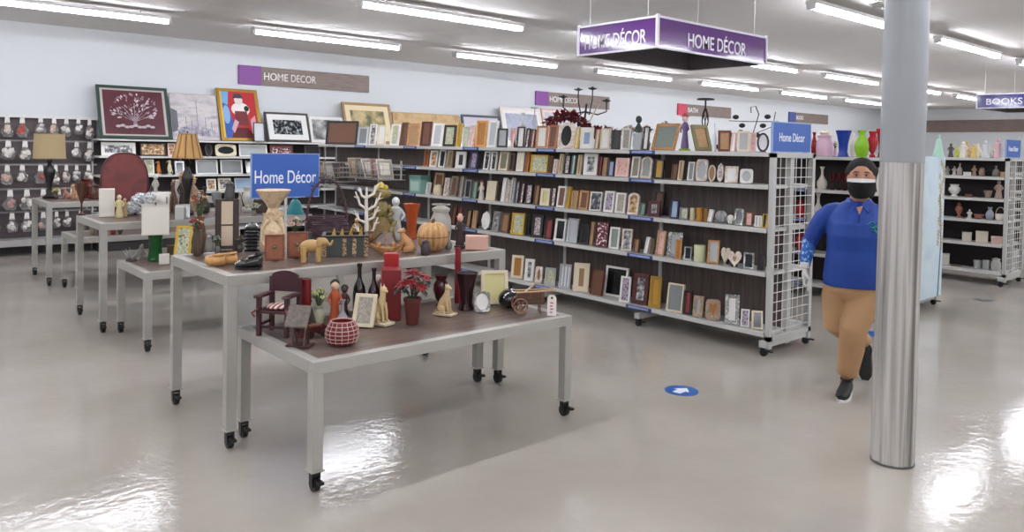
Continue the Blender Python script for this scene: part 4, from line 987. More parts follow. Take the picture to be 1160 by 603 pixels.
def mk_leaf_tree(loc, w, h, rz, label='', cat='wire sculpture'):
    o = thing('wire_leaf_tree', label, cat, loc, rz); m = plain('#1d1c1e', .45, .4); g = MB()
    g.tube([(w*.08,0,0),(0,0,h*.3),(w*.08,0,h*.62),(w*.12,0,h*.8),(w*.06,0,h*.97),(-w*.03,0,h*.95),(-w*.02,0,h*.83)], w*.01, 6)
    g.tube([(-w*.42,0,h*.66),(0,0,h*.645),(w*.48,0,h*.65)], w*.008, 6); g.tube([(-w*.48,0,h*.36),(0,0,h*.40),(w*.3,0,h*.3)], w*.008, 6)
    g.tube([(w*.08,0,h*.4),(w*.38,0,h*.55),(w*.42,0,h*.85)], w*.008, 6)
    g.build('wire', m, o); MB().lathe([(w*.2,0),(w*.2,h*.012)], 18, (w*.08,0,0)).build('base', m, o)
    l = MB()
    for x, z in ((-.3,.74),(-.18,.56),(-.5,.34),(-.62,.1),(-.2,.42),(.28,.75),(.2,.56),(.1,.36),(-.36,.36)): l.ell((w*x,0,h*z), (w*.06,.005,h*.05), 12, 6)
    l.build('round_leaf', m, o)
    return o
LIFT = .0012
# ---- shelf items
mk_frame((5.67, 10.486, 1.65),0.518,0.360,3.752,'black','brown','large black brown-backed frame on frame rack top, leftmost there',thick=0.03,rimw=0.03,group='picture frames on the long rack')
mk_frame((5.67, 9.853, 1.65),0.167,0.266,3.665,'silver','grey','silver frame on frame rack top, right of the large black brown-backed frame',thick=0.024,group='picture frames on the long rack')
mk_frame((5.67, 9.58, 1.65),0.110,0.302,3.578,'white','bw','black and white frame on frame rack top, right of the silver frame',thick=0.024,group='picture frames on the long rack')
mk_frame((5.67, 9.34, 1.65),0.137,0.287,3.578,'cream','white','cream frame on frame rack top, right of the black and white frame',thick=0.024,group='picture frames on the long rack')
mk_frame((5.67, 8.995, 1.65),0.140,0.296,3.491,'white','greenprint','white green-print frame on frame rack top, right of the cream frame',thick=0.024,group='picture frames on the long rack')
mk_frame((5.67, 8.774, 1.65),0.152,0.317,3.142,'brown','brown','tall brown frame on frame rack top, right of the white green-print frame',thick=0.024,group='picture frames on the long rack')
mk_frame((5.67, 8.55, 1.65),0.189,0.302,3.403,'oak','tan','wide oak-brown frame on frame rack top, right of the tall brown frame',thick=0.024,group='picture frames on the long rack')
mk_frame((5.67, 8.252, 1.65),0.158,0.322,3.491,'dkred','brown','dark red frame on frame rack top, right of the wide oak-brown frame',thick=0.024,group='picture frames on the long rack')
mk_frame((5.67, 7.996, 1.65),0.174,0.296,3.316,'white','ltgrey','plain white frame on frame rack top, right of the dark red frame',thick=0.024,group='picture frames on the long rack')
mk_frame((5.67, 7.731, 1.65),0.175,0.270,3.491,'black','greenprint','black frame on frame rack top, right of the plain white frame',thick=0.024,group='picture frames on the long rack')
mk_frame((5.67, 7.539, 1.65),0.071,0.290,3.142,'yellow','gold','narrow yellow frame on frame rack top, right of the black frame',thick=0.024,group='picture frames on the long rack')
mk_frame((5.67, 7.405, 1.65),0.092,0.245,3.491,'silver','greenprint','little silver frame on frame rack top, right of the narrow yellow frame',thick=0.024,group='picture frames on the long rack')
mk_frame((5.67, 7.283, 1.65),0.085,0.266,3.142,'ornwhite','pinkgold','ornate white frame on frame rack top, right of the little silver frame',thick=0.024,group='picture frames on the long rack')
mk_frame((5.67, 7.105, 1.65),0.158,0.317,3.403,'honey','honey','honey-wood frame on frame rack top, right of the ornate white frame',thick=0.024,group='picture frames on the long rack')
mk_frame((5.67, 6.891, 1.65),0.136,0.313,3.316,'white','ltgrey','tall white grey-paned frame on frame rack top, right of the honey-wood frame',thick=0.024,group='picture frames on the long rack')
mk_frame((5.67, 6.708, 1.65),0.122,0.219,3.752,'dkgreen','ltgrey','dark green tilted frame on frame rack top, right of the tall white grey-paned frame',thick=0.024,group='picture frames on the long rack')
mk_frame((5.67, 6.53, 1.65),0.074,0.228,3.403,'pink','pinkgold','small pink heart-holed frame on frame rack top, right of the dark green tilted frame',shape='heart',thick=0.024,group='picture frames on the long rack')
mk_frame((5.67, 6.395, 1.65),0.090,0.236,3.578,'dkbrown','white','brown glossy frame on frame rack top, right of the small pink heart-holed frame',thick=0.024,group='picture frames on the long rack')
mk_frame((5.67, 6.278, 1.65),0.057,0.216,3.142,'dkbrown','floral','narrow dark brown frame on frame rack top, right of the brown glossy frame',thick=0.024,group='picture frames on the long rack')
mk_frame((5.67, 6.191, 1.65),0.056,0.205,3.142,'dkred','pinkgold','narrow dark red frame on frame rack top, right of the narrow dark brown frame',thick=0.024,group='picture frames on the long rack')
mk_frame((5.67, 6.05, 1.65),0.132,0.243,3.491,'oak','white','oak white-pictured frame on frame rack top, right of the narrow dark red frame',thick=0.024,group='picture frames on the long rack')
mk_frame((5.67, 5.878, 1.65),0.105,0.251,3.316,'orange','brown','orange-wood frame on frame rack top, right of the oak white-pictured frame',thick=0.024,group='picture frames on the long rack')
mk_frame((5.67, 5.679, 1.65),0.183,0.272,3.403,'ornwhite','dark','curly white dark-centred frame on frame rack top, right of the orange-wood frame',shape='box',hole='oval',thick=0.024,group='picture frames on the long rack')
mk_frame((5.67, 5.519, 1.65),0.049,0.220,3.142,'yellow','cream','pale yellow frame on frame rack top, right of the curly white dark-centred frame',thick=0.024,group='picture frames on the long rack')
mk_frame((5.67, 5.382, 1.65),0.138,0.219,3.526,'white','blue','white blue-pictured frame on frame rack top, right of the pale yellow frame',mat='white',thick=0.024,group='picture frames on the long rack')
mk_frame((5.67, 5.237, 1.65),0.046,0.200,3.142,'tan','cream','narrow tan frame on frame rack top, right of the white blue-pictured frame',thick=0.024,group='picture frames on the long rack')
mk_frame((5.67, 5.13, 1.65),0.100,0.208,3.403,'cream','white','cream plain frame on frame rack top, right of the narrow tan frame',thick=0.024,group='picture frames on the long rack')
mk_frame((5.67, 4.992, 1.65),0.094,0.189,3.578,'black','dark','squat black frame on frame rack top, right of the cream plain frame',thick=0.024,group='picture frames on the long rack')
mk_frame((5.67, 4.862, 1.65),0.083,0.206,3.578,'white','weave','white grey-woven frame on frame rack top, right of the squat black frame',thick=0.024,group='picture frames on the long rack')
mk_frame((5.67, 4.731, 1.65),0.100,0.163,3.491,'silver','ltgrey','square silver frame on frame rack top, right of the white grey-woven frame',thick=0.024,group='picture frames on the long rack')
mk_frame((5.67, 4.619, 1.65),0.057,0.221,3.316,'black','white','tall black frame on frame rack top, right of the square silver frame',thick=0.024,group='picture frames on the long rack')
mk_frame((5.67, 4.413, 1.65),0.261,0.256,3.142,'oak','greygreen','large leaning oak-wood frame on frame rack top, right of the tall black frame',tilt=20,rimw=0.025,thick=0.025,group='picture frames on the long rack')
mk_figure((5.67, 4.176, 1.65),0.105,0.333,4.712,label='purple and green clown figurine on frame rack top, right of the large leaning oak-wood frame',body='#6f5a86',head='#e8d4cc',base='#8fae3a',hat='#c05050')
mk_frame((5.67, 3.979, 1.65),0.174,0.239,4.451,'olive','tan','olive green leaning back frame on frame rack top, right of the clown',tilt=20,rimw=0.03,thick=0.024,group='picture frames on the long rack')
mk_lathe((5.67, 3.866, 1.65),0.036,0.238,4.712,label='slim white-blue bottle on frame rack top, right of the green leaning back frame',prof='bottle',col='#dfe3ea',cat='bottle',name='bottle',rim='#3b5fa0')
mk_frame((5.67, 3.764, 1.65),0.108,0.179,3.840,'redbrown','tan','red-brown tan-backed frame on frame rack top, right of the bottle',thick=0.024,group='picture frames on the long rack')
mk_frame((5.67, 3.674, 1.65),0.040,0.160,3.142,'pink','white','narrow pink frame on frame rack top, right of the red-brown tan-backed frame',thick=0.024,group='picture frames on the long rack')
mk_frame((5.67, 3.58, 1.65),0.098,0.175,3.578,'cream','ltgrey','cream pale-glass frame on frame rack top, right of the narrow pink frame',thick=0.024,group='picture frames on the long rack')
mk_frame((5.67, 3.489, 1.65),0.040,0.159,3.491,'pink','pinkgold','small pink frame on frame rack top, right of the cream pale-glass frame',thick=0.024,group='picture frames on the long rack')
mk_frame((5.67, 3.4, 1.65),0.096,0.159,3.752,'dkbrown','white','round dark brown carved frame on frame rack top, right of the small pink frame',shape='oval',thick=0.02,group='picture frames on the long rack')
mk_frame((5.67, 8.225, 1.385),0.099,0.222,3.142,'orange','brown',"orange-brown frame on frame rack's second shelf, leftmost there",thick=0.024,group='picture frames on the long rack')
mk_frame((5.67, 8.057, 1.385),0.120,0.211,3.403,'white','warmprint',"white brown-print frame on frame rack's second shelf, right of the orange-brown frame",thick=0.024,group='picture frames on the long rack')
mk_frame((5.67, 7.874, 1.385),0.110,0.222,3.316,'white','dark',"white tall frame on frame rack's second shelf, right of the white brown-print frame",thick=0.024,group='picture frames on the long rack')
mk_frame((5.67, 7.715, 1.385),0.110,0.216,3.142,'tan','olive',"tan frame on frame rack's second shelf, right of the white tall frame",thick=0.024,group='picture frames on the long rack')
mk_frame((5.67, 7.487, 1.385),0.139,0.208,3.578,'white','dark',"white thick-rimmed dark-holed frame on frame rack's second shelf, right of the tan frame",rimw=0.04,thick=0.024,group='picture frames on the long rack')
mk_frame((5.67, 7.233, 1.385),0.136,0.212,3.142,'purple','purplepic',"dull purple frame on frame rack's second shelf, right of the white thick-rimmed dark-holed frame",thick=0.024,group='picture frames on the long rack')
mk_frame((5.67, 6.982, 1.385),0.089,0.217,3.229,'white','bwdark',"white left-half double frame on frame rack's second shelf, right of the dull purple frame",thick=0.024,group='picture frames on the long rack')
mk_frame((5.67, 6.852, 1.385),0.087,0.219,3.229,'white','bwdark',"white right-half double frame on frame rack's second shelf, right of the white left-half double frame",thick=0.024,group='picture frames on the long rack')
mk_frame((5.67, 6.677, 1.385),0.155,0.222,3.142,'cream','olive',"cream olive-backed frame on frame rack's second shelf, right of the white right-half double frame",thick=0.024,group='picture frames on the long rack')
mk_frame((5.67, 6.531, 1.385),0.075,0.204,3.142,'brown','dark',"dark brown small frame on frame rack's second shelf, right of the cream olive-backed frame",thick=0.024,group='picture frames on the long rack')
mk_frame((5.67, 6.388, 1.385),0.102,0.222,3.316,'white','cream',"white cream-faced frame on frame rack's second shelf, right of the dark brown small frame",thick=0.024,group='picture frames on the long rack')
mk_frame((5.67, 6.271, 1.385),0.057,0.222,3.142,'orange','honey',"orange narrow frame on frame rack's second shelf, right of the white cream-faced frame",thick=0.024,group='picture frames on the long rack')
mk_frame((5.67, 6.078, 1.385),0.229,0.192,3.316,'yellow','greenprint',"wide pale yellow floral frame on frame rack's second shelf, right of the orange narrow frame",rimw=0.015,thick=0.024,group='picture frames on the long rack')
mk_frame((5.67, 5.898, 1.385),0.040,0.186,3.142,'brown','brown',"brown narrow frame on frame rack's second shelf, right of the pale yellow floral frame",thick=0.024,group='picture frames on the long rack')
mk_frame((5.67, 5.824, 1.385),0.052,0.150,3.142,'white','pinkgold',"tiny white frame on frame rack's second shelf, right of the brown narrow frame",thick=0.024,group='picture frames on the long rack')
mk_frame((5.67, 5.744, 1.385),0.051,0.208,3.142,'cream','tan',"cream narrow frame on frame rack's second shelf, right of the tiny white frame",thick=0.024,group='picture frames on the long rack')
mk_frame((5.67, 5.653, 1.385),0.068,0.200,3.316,'black','floral',"black spotted frame on frame rack's second shelf, right of the cream narrow frame",thick=0.024,group='picture frames on the long rack')
mk_frame((5.67, 5.562, 1.385),0.050,0.202,3.142,'green','ltgrey',"grey-green slab frame on frame rack's second shelf, right of the black spotted frame",thick=0.024,group='picture frames on the long rack')
mk_frame((5.67, 5.474, 1.385),0.049,0.204,3.142,'cream','tan',"cream slab frame on frame rack's second shelf, right of the grey-green slab frame",thick=0.024,group='picture frames on the long rack')
mk_frame((5.67, 5.32, 1.385),0.148,0.222,3.491,'white','bw',"large white dark-print frame on frame rack's second shelf, right of the cream slab frame",rimw=0.035,thick=0.024,group='picture frames on the long rack')
mk_frame((5.67, 5.187, 1.385),0.040,0.192,3.142,'dkred','red',"thin dark red frame on frame rack's second shelf, right of the large white dark-print frame",thick=0.024,group='picture frames on the long rack')
mk_frame((5.67, 5.123, 1.385),0.045,0.184,3.142,'tan','tan',"thin tan frame on frame rack's second shelf, right of the thin dark red frame",thick=0.024,group='picture frames on the long rack')
mk_frame((5.67, 5.041, 1.385),0.062,0.151,3.316,'purple','blue',"blue-purple frame on frame rack's second shelf, right of the thin tan frame",thick=0.024,group='picture frames on the long rack')
mk_frame((5.67, 4.899, 1.385),0.149,0.185,3.316,'pink','pinkgold',"glossy pink gold frame on frame rack's second shelf, right of the blue-purple frame",thick=0.024,group='picture frames on the long rack')
mk_frame((5.67, 4.734, 1.385),0.091,0.201,3.229,'white','olive',"white olive-glass frame on frame rack's second shelf, right of the glossy pink gold frame",mat=None,thick=0.024,group='picture frames on the long rack')
mk_frame((5.67, 4.601, 1.385),0.118,0.204,3.229,'ornwhite','greygreen',"curved white tree-pattern frame on frame rack's second shelf, right of the white olive-glass frame",shape='arch',thick=0.024,group='picture frames on the long rack')
mk_frame((5.67, 4.456, 1.385),0.092,0.182,3.316,'black','gold',"black gold-cup frame on frame rack's second shelf, right of the curved white tree-pattern frame",thick=0.024,group='picture frames on the long rack')
mk_frame((5.67, 4.275, 1.385),0.058,0.142,3.142,'brown','brown',"low brown frame on frame rack's second shelf, right of the black gold-cup frame",thick=0.024,group='picture frames on the long rack')
mk_frame((5.67, 4.212, 1.385),0.040,0.176,3.142,'cream','tan',"cream sliver frame on frame rack's second shelf, right of the low brown frame",thick=0.024,group='picture frames on the long rack')
mk_frame((5.67, 4.097, 1.385),0.065,0.167,3.142,'white','grey',"white grey-glass frame on frame rack's second shelf, right of the cream sliver frame",thick=0.024,group='picture frames on the long rack')
mk_frame((5.67, 3.985, 1.385),0.107,0.194,3.403,'ornwhite','ltgrey',"ornate pink-white oval-holed frame on frame rack's second shelf, right of the white grey-glass frame",hole='oval',thick=0.024,group='picture frames on the long rack')
mk_frame((5.67, 3.881, 1.385),0.065,0.146,3.491,'shell','kraft',"shell-rimmed oval frame on frame rack's second shelf, right of the ornate pink-white oval-holed frame",shape='oval',thick=0.024,group='picture frames on the long rack')
mk_frame((5.67, 3.796, 1.385),0.057,0.164,3.403,'white','floral',"small white figured frame on frame rack's second shelf, right of the shell-rimmed oval frame",shape='scallop',thick=0.024,group='picture frames on the long rack')
mk_frame((5.67, 3.687, 1.385),0.108,0.140,3.491,'ornwhite','white',"pinkish white wide frame on frame rack's second shelf, right of the small white figured frame",thick=0.024,group='picture frames on the long rack')
mk_frame((5.67, 3.543, 1.385),0.105,0.122,3.578,'white','ltgrey',"low white oval-glass frame on frame rack's second shelf, right of the pinkish white wide frame",hole='oval',thick=0.024,group='picture frames on the long rack')
mk_box((5.67, 8.368, 1.032),0.266,0.235,4.712,label="teal glass lantern on frame rack's third shelf, leftmost there",cat='lantern',name='lantern',col='#7fa59a',lid='#5c857c',inset='#a9c4ba')
mk_frame((5.67, 8.166, 1.032),0.079,0.151,3.142,'white','ltgrey',"small white frame on frame rack's third shelf, right of the teal glass lantern",thick=0.024,group='picture frames on the long rack')
mk_frame((5.73, 8.035, 1.032),0.194,0.282,3.142,'tan','brown',"tall tan wood frame on frame rack's third shelf, right of the small white frame",thick=0.024,group='picture frames on the long rack')
mk_lathe((5.65, 7.932, 1.032),0.115,0.140,4.712,label="little cream round jar on frame rack's third shelf, right of the tan frame",prof='jar',col='#d9c8a8',cat='jar',name='jar')
mk_frame((5.67, 7.77, 1.032),0.092,0.226,3.142,'ornwhite','floral',"thin white frame on frame rack's third shelf, right of the little cream round jar",thick=0.024,group='picture frames on the long rack')
mk_frame((5.67, 7.622, 1.032),0.127,0.254,3.142,'taupe','brown',"taupe frame on frame rack's third shelf, right of the thin white frame",thick=0.024,group='picture frames on the long rack')
mk_frame((5.67, 7.469, 1.032),0.070,0.260,3.142,'taupe','weave',"thin taupe frame on frame rack's third shelf, right of the taupe frame",thick=0.024,group='picture frames on the long rack')
mk_frame((5.67, 7.336, 1.032),0.102,0.222,3.316,'grey','dark',"grey dark-glass frame on frame rack's third shelf, right of the thin taupe frame",thick=0.024,group='picture frames on the long rack')
mk_frame((5.67, 7.198, 1.032),0.084,0.207,3.142,'green','greygreen',"green-grey frame on frame rack's third shelf, right of the grey dark-glass frame",thick=0.024,group='picture frames on the long rack')
mk_figure((5.67, 7.071, 1.032),0.117,0.223,4.712,label="red-capped white figurine on frame rack's third shelf, right of the green-grey frame",body='#c9bdb5',head='#d8b9a4',hat='#8c3a3a')
mk_frame((5.67, 6.89, 1.032),0.129,0.226,3.403,'cream','cream',"cream lettered frame on frame rack's third shelf, right of the red-capped figurine",thick=0.024,group='picture frames on the long rack')
mk_frame((5.67, 6.746, 1.032),0.040,0.217,3.142,'dkbrown','dark',"dark brown sliver frame on frame rack's third shelf, right of the cream lettered frame",thick=0.024,group='picture frames on the long rack')
mk_frame((5.67, 6.668, 1.032),0.061,0.272,3.142,'white','white',"white slab frame on frame rack's third shelf, right of the dark brown sliver frame",thick=0.024,group='picture frames on the long rack')
mk_frame((5.67, 6.59, 1.032),0.040,0.255,3.142,'ornwhite','floral',"lacy white sliver frame on frame rack's third shelf, right of the white slab frame",thick=0.024,group='picture frames on the long rack')
mk_frame((5.67, 6.521, 1.032),0.044,0.278,3.142,'white','grey',"second white slab frame on frame rack's third shelf, right of the lacy white sliver frame",thick=0.024,group='picture frames on the long rack')
mk_frame((5.67, 6.438, 1.032),0.059,0.242,3.142,'dkgrey','purplepic',"dark grey frame on frame rack's third shelf, right of the second white slab frame",thick=0.024,group='picture frames on the long rack')
mk_frame((5.67, 6.349, 1.032),0.058,0.226,3.142,'dkbrown','floral',"brown patterned frame on frame rack's third shelf, right of the dark grey frame",thick=0.024,group='picture frames on the long rack')
mk_frame((5.67, 6.239, 1.032),0.085,0.222,3.351,'black','floral',"black pale-pictured frame on frame rack's third shelf, right of the brown patterned frame",thick=0.024,group='picture frames on the long rack')
mk_frame((5.67, 6.11, 1.032),0.069,0.218,3.142,'brown','kraft',"plain brown frame on frame rack's third shelf, right of the black pale-pictured frame",thick=0.024,group='picture frames on the long rack')
mk_frame((5.67, 5.977, 1.032),0.114,0.186,3.403,'cream','yellowish',"cream yellow-centred frame on frame rack's third shelf, right of the plain brown frame",rimw=0.03,thick=0.024,group='picture frames on the long rack')
mk_frame((5.67, 5.848, 1.032),0.059,0.203,3.316,'dkbrown','floral',"speckled brown frame on frame rack's third shelf, right of the cream yellow-centred frame",thick=0.024,group='picture frames on the long rack')
mk_frame((5.67, 5.728, 1.032),0.117,0.223,3.142,'white','brown',"white brown-centred frame on frame rack's third shelf, right of the speckled brown frame",thick=0.024,group='picture frames on the long rack')
mk_frame((5.67, 5.623, 1.032),0.040,0.223,3.142,'yellow','gold',"thin yellow frame on frame rack's third shelf, right of the white brown-centred frame",thick=0.024,group='picture frames on the long rack')
mk_frame((5.67, 5.533, 1.032),0.087,0.187,3.142,'tan','tan',"plain tan frame on frame rack's third shelf, right of the thin yellow frame",thick=0.024,group='picture frames on the long rack')
mk_frame((5.67, 5.402, 1.032),0.122,0.194,3.142,'oak','brown',"oak brown-centred frame on frame rack's third shelf, right of the plain tan frame",thick=0.024,group='picture frames on the long rack')
mk_frame((5.67, 5.237, 1.032),0.137,0.190,3.316,'white','bwdark',"white black-photo frame on frame rack's third shelf, right of the oak brown-centred frame",rimw=0.012,thick=0.024,group='picture frames on the long rack')
mk_frame((5.67, 5.06, 1.032),0.118,0.208,3.229,'white','purplepic',"white purple-photo frame on frame rack's third shelf, right of the white black-photo frame",thick=0.024,group='picture frames on the long rack')
mk_frame((5.67, 4.912, 1.032),0.112,0.199,3.281,'white','weave',"white woven-panel frame on frame rack's third shelf, right of the white purple-photo frame",thick=0.024,group='picture frames on the long rack')
mk_frame((5.67, 4.751, 1.032),0.117,0.208,3.316,'ornwhite','warmprint',"arched white bird frame on frame rack's third shelf, right of the white woven-panel frame",shape='arch',thick=0.024,group='picture frames on the long rack')
mk_frame((5.67, 4.633, 1.032),0.062,0.122,3.142,'green','greygreen',"low green frame on frame rack's third shelf, right of the arched white bird frame",thick=0.024,group='picture frames on the long rack')
mk_frame((5.67, 4.502, 1.032),0.117,0.148,3.403,'dkred','bw',"dark red-wood frame on frame rack's third shelf, right of the low green frame",rimw=0.03,thick=0.024,group='picture frames on the long rack')
mk_frame((5.82, 4.568, 1.032),0.109,0.228,3.229,'dkbrown','brown',"tall dark wooden frame on frame rack's third shelf, right of the dark red-wood frame",thick=0.024,group='picture frames on the long rack')
mk_frame((5.67, 4.27, 1.032),0.081,0.171,3.316,'navy','blue',"navy blue boxy frame on frame rack's third shelf, right of the tall dark wooden frame",thick=0.024,group='picture frames on the long rack')
mk_frame((5.67, 4.163, 1.032),0.077,0.106,3.403,'grey','greenprint',"small grey boxy frame on frame rack's third shelf, right of the navy blue boxy frame",thick=0.024,group='picture frames on the long rack')
mk_lathe((5.67, 4.073, 1.032),0.047,0.112,4.712,label="small cream candle on frame rack's third shelf, right of the small grey boxy frame",prof='pillar',col='#c7bd98',cat='candle',name='candle')
mk_lathe((5.67, 3.998, 1.032),0.065,0.118,4.712,label="amber glass cup on frame rack's third shelf, right of the small cream candle",prof='cup',col='#b17f35',cat='cup',name='cup')
mk_lathe((5.67, 3.934, 1.032),0.045,0.115,4.712,label="brown glass cup on frame rack's third shelf, right of the amber glass cup",prof='cup',col='#8a6238',cat='cup',name='cup')
mk_frame((5.67, 3.884, 1.032),0.040,0.110,3.142,'white','white',"leaning white slab frame on frame rack's third shelf, right of the brown glass cup",tilt=16,thick=0.024,group='picture frames on the long rack')
mk_shell((5.67, 3.777, 1.032),0.105,0.118,4.712,label="grey crystal cluster on frame rack's third shelf, right of the leaning white slab frame",col='#8d908d',cat='ornament')
mk_shell((5.67, 3.685, 1.032),0.060,0.087,4.712,label="white scalloped shell on frame rack's third shelf, right of the grey crystal cluster",col='#dad8d0',cat='shell')
mk_frame((5.67, 3.6, 1.032),0.078,0.139,3.403,'ornsilver','dark',"ornate silver frame on frame rack's third shelf, right of the white scalloped shell",shape='box',hole='oval',thick=0.024,group='picture frames on the long rack')
mk_frame((5.67, 3.508, 1.032),0.062,0.116,3.403,'brown','pinkgold',"pewter and brown frame on frame rack's third shelf, right of the ornate silver frame",thick=0.024,group='picture frames on the long rack')
mk_frame((5.67, 3.422, 1.032),0.054,0.093,3.491,'white','text',"white grid-pictured frame on frame rack's third shelf, right of the pewter and brown frame",thick=0.024,group='picture frames on the long rack')
mk_frame((5.67, 3.358, 1.032),0.040,0.113,3.142,'yellow','dark',"tiny yellow-topped frame on frame rack's third shelf, right of the white grid-pictured frame",thick=0.024,group='picture frames on the long rack')
mk_frame((5.67, 7.613, 0.677),0.090,0.237,3.142,'dkred','brown',"reddish brown frame on frame rack's fourth shelf, leftmost there",thick=0.024,group='picture frames on the long rack')
mk_frame((5.67, 7.495, 0.677),0.070,0.224,3.142,'redbrown','brown',"thin reddish frame on frame rack's fourth shelf, right of the reddish brown frame",thick=0.024,group='picture frames on the long rack')
mk_frame((5.67, 7.309, 0.677),0.086,0.215,3.142,'dkbrown','kraft',"dark brown frame on frame rack's fourth shelf, right of the thin reddish frame",thick=0.024,group='picture frames on the long rack')
mk_frame((5.67, 7.197, 0.677),0.067,0.213,3.142,'tan','tan',"faded tan frame on frame rack's fourth shelf, right of the dark brown frame",thick=0.024,group='picture frames on the long rack')
mk_frame((5.67, 6.979, 0.677),0.124,0.219,3.491,'white','white',"white flower-shaped frame on frame rack's fourth shelf, right of the faded tan frame",shape='scallop',rimw=0.04,thick=0.024,group='picture frames on the long rack')
mk_frame((5.67, 6.792, 0.677),0.110,0.233,3.142,'grey','bw',"grey frame on frame rack's fourth shelf, right of the white flower-shaped frame",thick=0.024,group='picture frames on the long rack')
mk_frame((5.67, 6.634, 0.677),0.138,0.225,3.142,'brown','kraft',"brown wooden frame on frame rack's fourth shelf, right of the grey frame",thick=0.024,group='picture frames on the long rack')
mk_frame((5.67, 6.413, 0.677),0.168,0.242,3.403,'yellow','greenprint',"yellow-cream grid frame on frame rack's fourth shelf, right of the brown wooden frame",rimw=0.02,thick=0.024,group='picture frames on the long rack')
mk_frame((5.67, 6.251, 0.677),0.057,0.244,3.142,'dkgreen','dark',"dark green slim frame on frame rack's fourth shelf, right of the yellow-cream grid frame",thick=0.024,group='picture frames on the long rack')
mk_frame((5.67, 6.093, 0.677),0.133,0.247,3.491,'black','floral',"black white-photo frame on frame rack's fourth shelf, right of the dark green slim frame",rimw=0.03,thick=0.024,group='picture frames on the long rack')
mk_frame((5.67, 5.912, 0.677),0.100,0.214,3.229,'dkbrown','red',"brown rust-centred frame on frame rack's fourth shelf, right of the black white-photo frame",thick=0.024,group='picture frames on the long rack')
mk_frame((5.67, 5.737, 0.677),0.146,0.233,3.229,'white','dark',"white black-glass frame on frame rack's fourth shelf, right of the brown rust-centred frame",thick=0.024,group='picture frames on the long rack')
mk_frame((5.67, 5.555, 0.677),0.141,0.253,3.229,'silver','ltgrey',"silver pale-glass frame on frame rack's fourth shelf, right of the white black-glass frame",thick=0.024,group='picture frames on the long rack')
mk_frame((5.67, 5.379, 0.677),0.114,0.213,3.229,'black','dark',"all black frame on frame rack's fourth shelf, right of the silver pale-glass frame",thick=0.024,group='picture frames on the long rack')
mk_frame((5.67, 5.281, 0.677),0.040,0.239,3.142,'tan','tan',"tan sliver frame on frame rack's fourth shelf, right of the all black frame",thick=0.024,group='picture frames on the long rack')
mk_frame((5.67, 5.149, 0.677),0.140,0.251,3.403,'dkred','redfloral',"red with white flowers frame on frame rack's fourth shelf, right of the tan sliver frame",rimw=0.012,thick=0.024,group='picture frames on the long rack')
mk_frame((5.67, 4.981, 0.677),0.111,0.213,3.316,'white','greygreen',"open white frame on frame rack's fourth shelf, right of the with white flowers frame",thick=0.024,group='picture frames on the long rack')
mk_frame((5.67, 4.823, 0.677),0.102,0.210,3.491,'ornwhite','bw',"white flowered frame on frame rack's fourth shelf, right of the open white frame",thick=0.024,group='picture frames on the long rack')
mk_frame((5.67, 4.697, 0.677),0.063,0.128,3.142,'brown','kraft',"short brown frame on frame rack's fourth shelf, right of the white flowered frame",thick=0.024,group='picture frames on the long rack')
mk_frame((5.67, 4.58, 0.677),0.041,0.157,3.142,'white','white',"leaning white sliver frame on frame rack's fourth shelf, right of the short brown frame",tilt=16,thick=0.024,group='picture frames on the long rack')
mk_frame((5.67, 4.517, 0.677),0.040,0.147,3.142,'taupe','brown',"short taupe frame on frame rack's fourth shelf, right of the leaning white sliver frame",thick=0.024,group='picture frames on the long rack')
mk_frame((5.67, 4.417, 0.677),0.094,0.232,3.142,'tan','pinkgold',"dusty pink frame on frame rack's fourth shelf, right of the short taupe frame",thick=0.024,group='picture frames on the long rack')
mk_frame((5.72, 4.294, 0.677),0.141,0.224,3.403,'ornsilver','ltgrey',"large pale silver beaded frame on frame rack's fourth shelf, right of the dusty pink frame",rimw=0.03,thick=0.024,group='picture frames on the long rack')
mk_frame((5.62, 4.177, 0.677),0.054,0.178,3.316,'oak','honey',"small oak frame on frame rack's fourth shelf, right of the pale silver beaded frame",tilt=7,thick=0.024,group='picture frames on the long rack')
mk_frame((5.67, 4.11, 0.677),0.068,0.117,3.491,'silver','dark',"small dark-glass silver frame on frame rack's fourth shelf, right of the small oak frame",thick=0.024,group='picture frames on the long rack')
mk_lathe((5.67, 3.987, 0.677),0.102,0.146,4.712,label="pale green candle on frame rack's fourth shelf, right of the small dark-glass silver frame",prof='pillar',col='#cfd2a8',cat='candle',name='candle')
mk_frame((5.67, 3.848, 0.677),0.098,0.201,3.578,'oak','ltgrey',"oak leaning grey-glass frame on frame rack's fourth shelf, right of the pale green candle",tilt=15,thick=0.024,group='picture frames on the long rack')
mk_frame((5.72, 3.757, 0.677),0.078,0.145,3.316,'shell','cream',"cream heart-shaped frame on frame rack's fourth shelf, right of the oak leaning grey-glass frame",shape='heart',rimw=0.03,thick=0.024,group='picture frames on the long rack')
mk_frame((5.63, 3.61, 0.677),0.113,0.138,3.665,'ornwhite','tan',"shell-covered heart frame on frame rack's fourth shelf, right of the cream heart-shaped frame",shape='heart',rimw=0.04,tilt=6,thick=0.024,group='picture frames on the long rack')
mk_frame((5.67, 3.501, 0.677),0.083,0.133,3.578,'ornsilver','dark',"small silver dark-glass frame on frame rack's fourth shelf, right of the shell-covered heart frame",thick=0.024,group='picture frames on the long rack')
mk_frame((5.67, 3.383, 0.677),0.060,0.139,3.403,'dkbrown','dark',"dark box-like frame on frame rack's fourth shelf, right of the small silver dark-glass frame",thick=0.024,group='picture frames on the long rack')
mk_frame((5.67, 6.407, 0.187),0.145,0.257,3.578,'cream','honey',"cream honey-centred frame on frame rack's bottom shelf, leftmost there",rimw=0.03,thick=0.024,group='picture frames on the long rack')
mk_frame((5.67, 6.208, 0.187),0.113,0.241,3.491,'white','bw',"white frame on frame rack's bottom shelf, right of the cream honey-centred frame",rimw=0.035,thick=0.024,group='picture frames on the long rack')
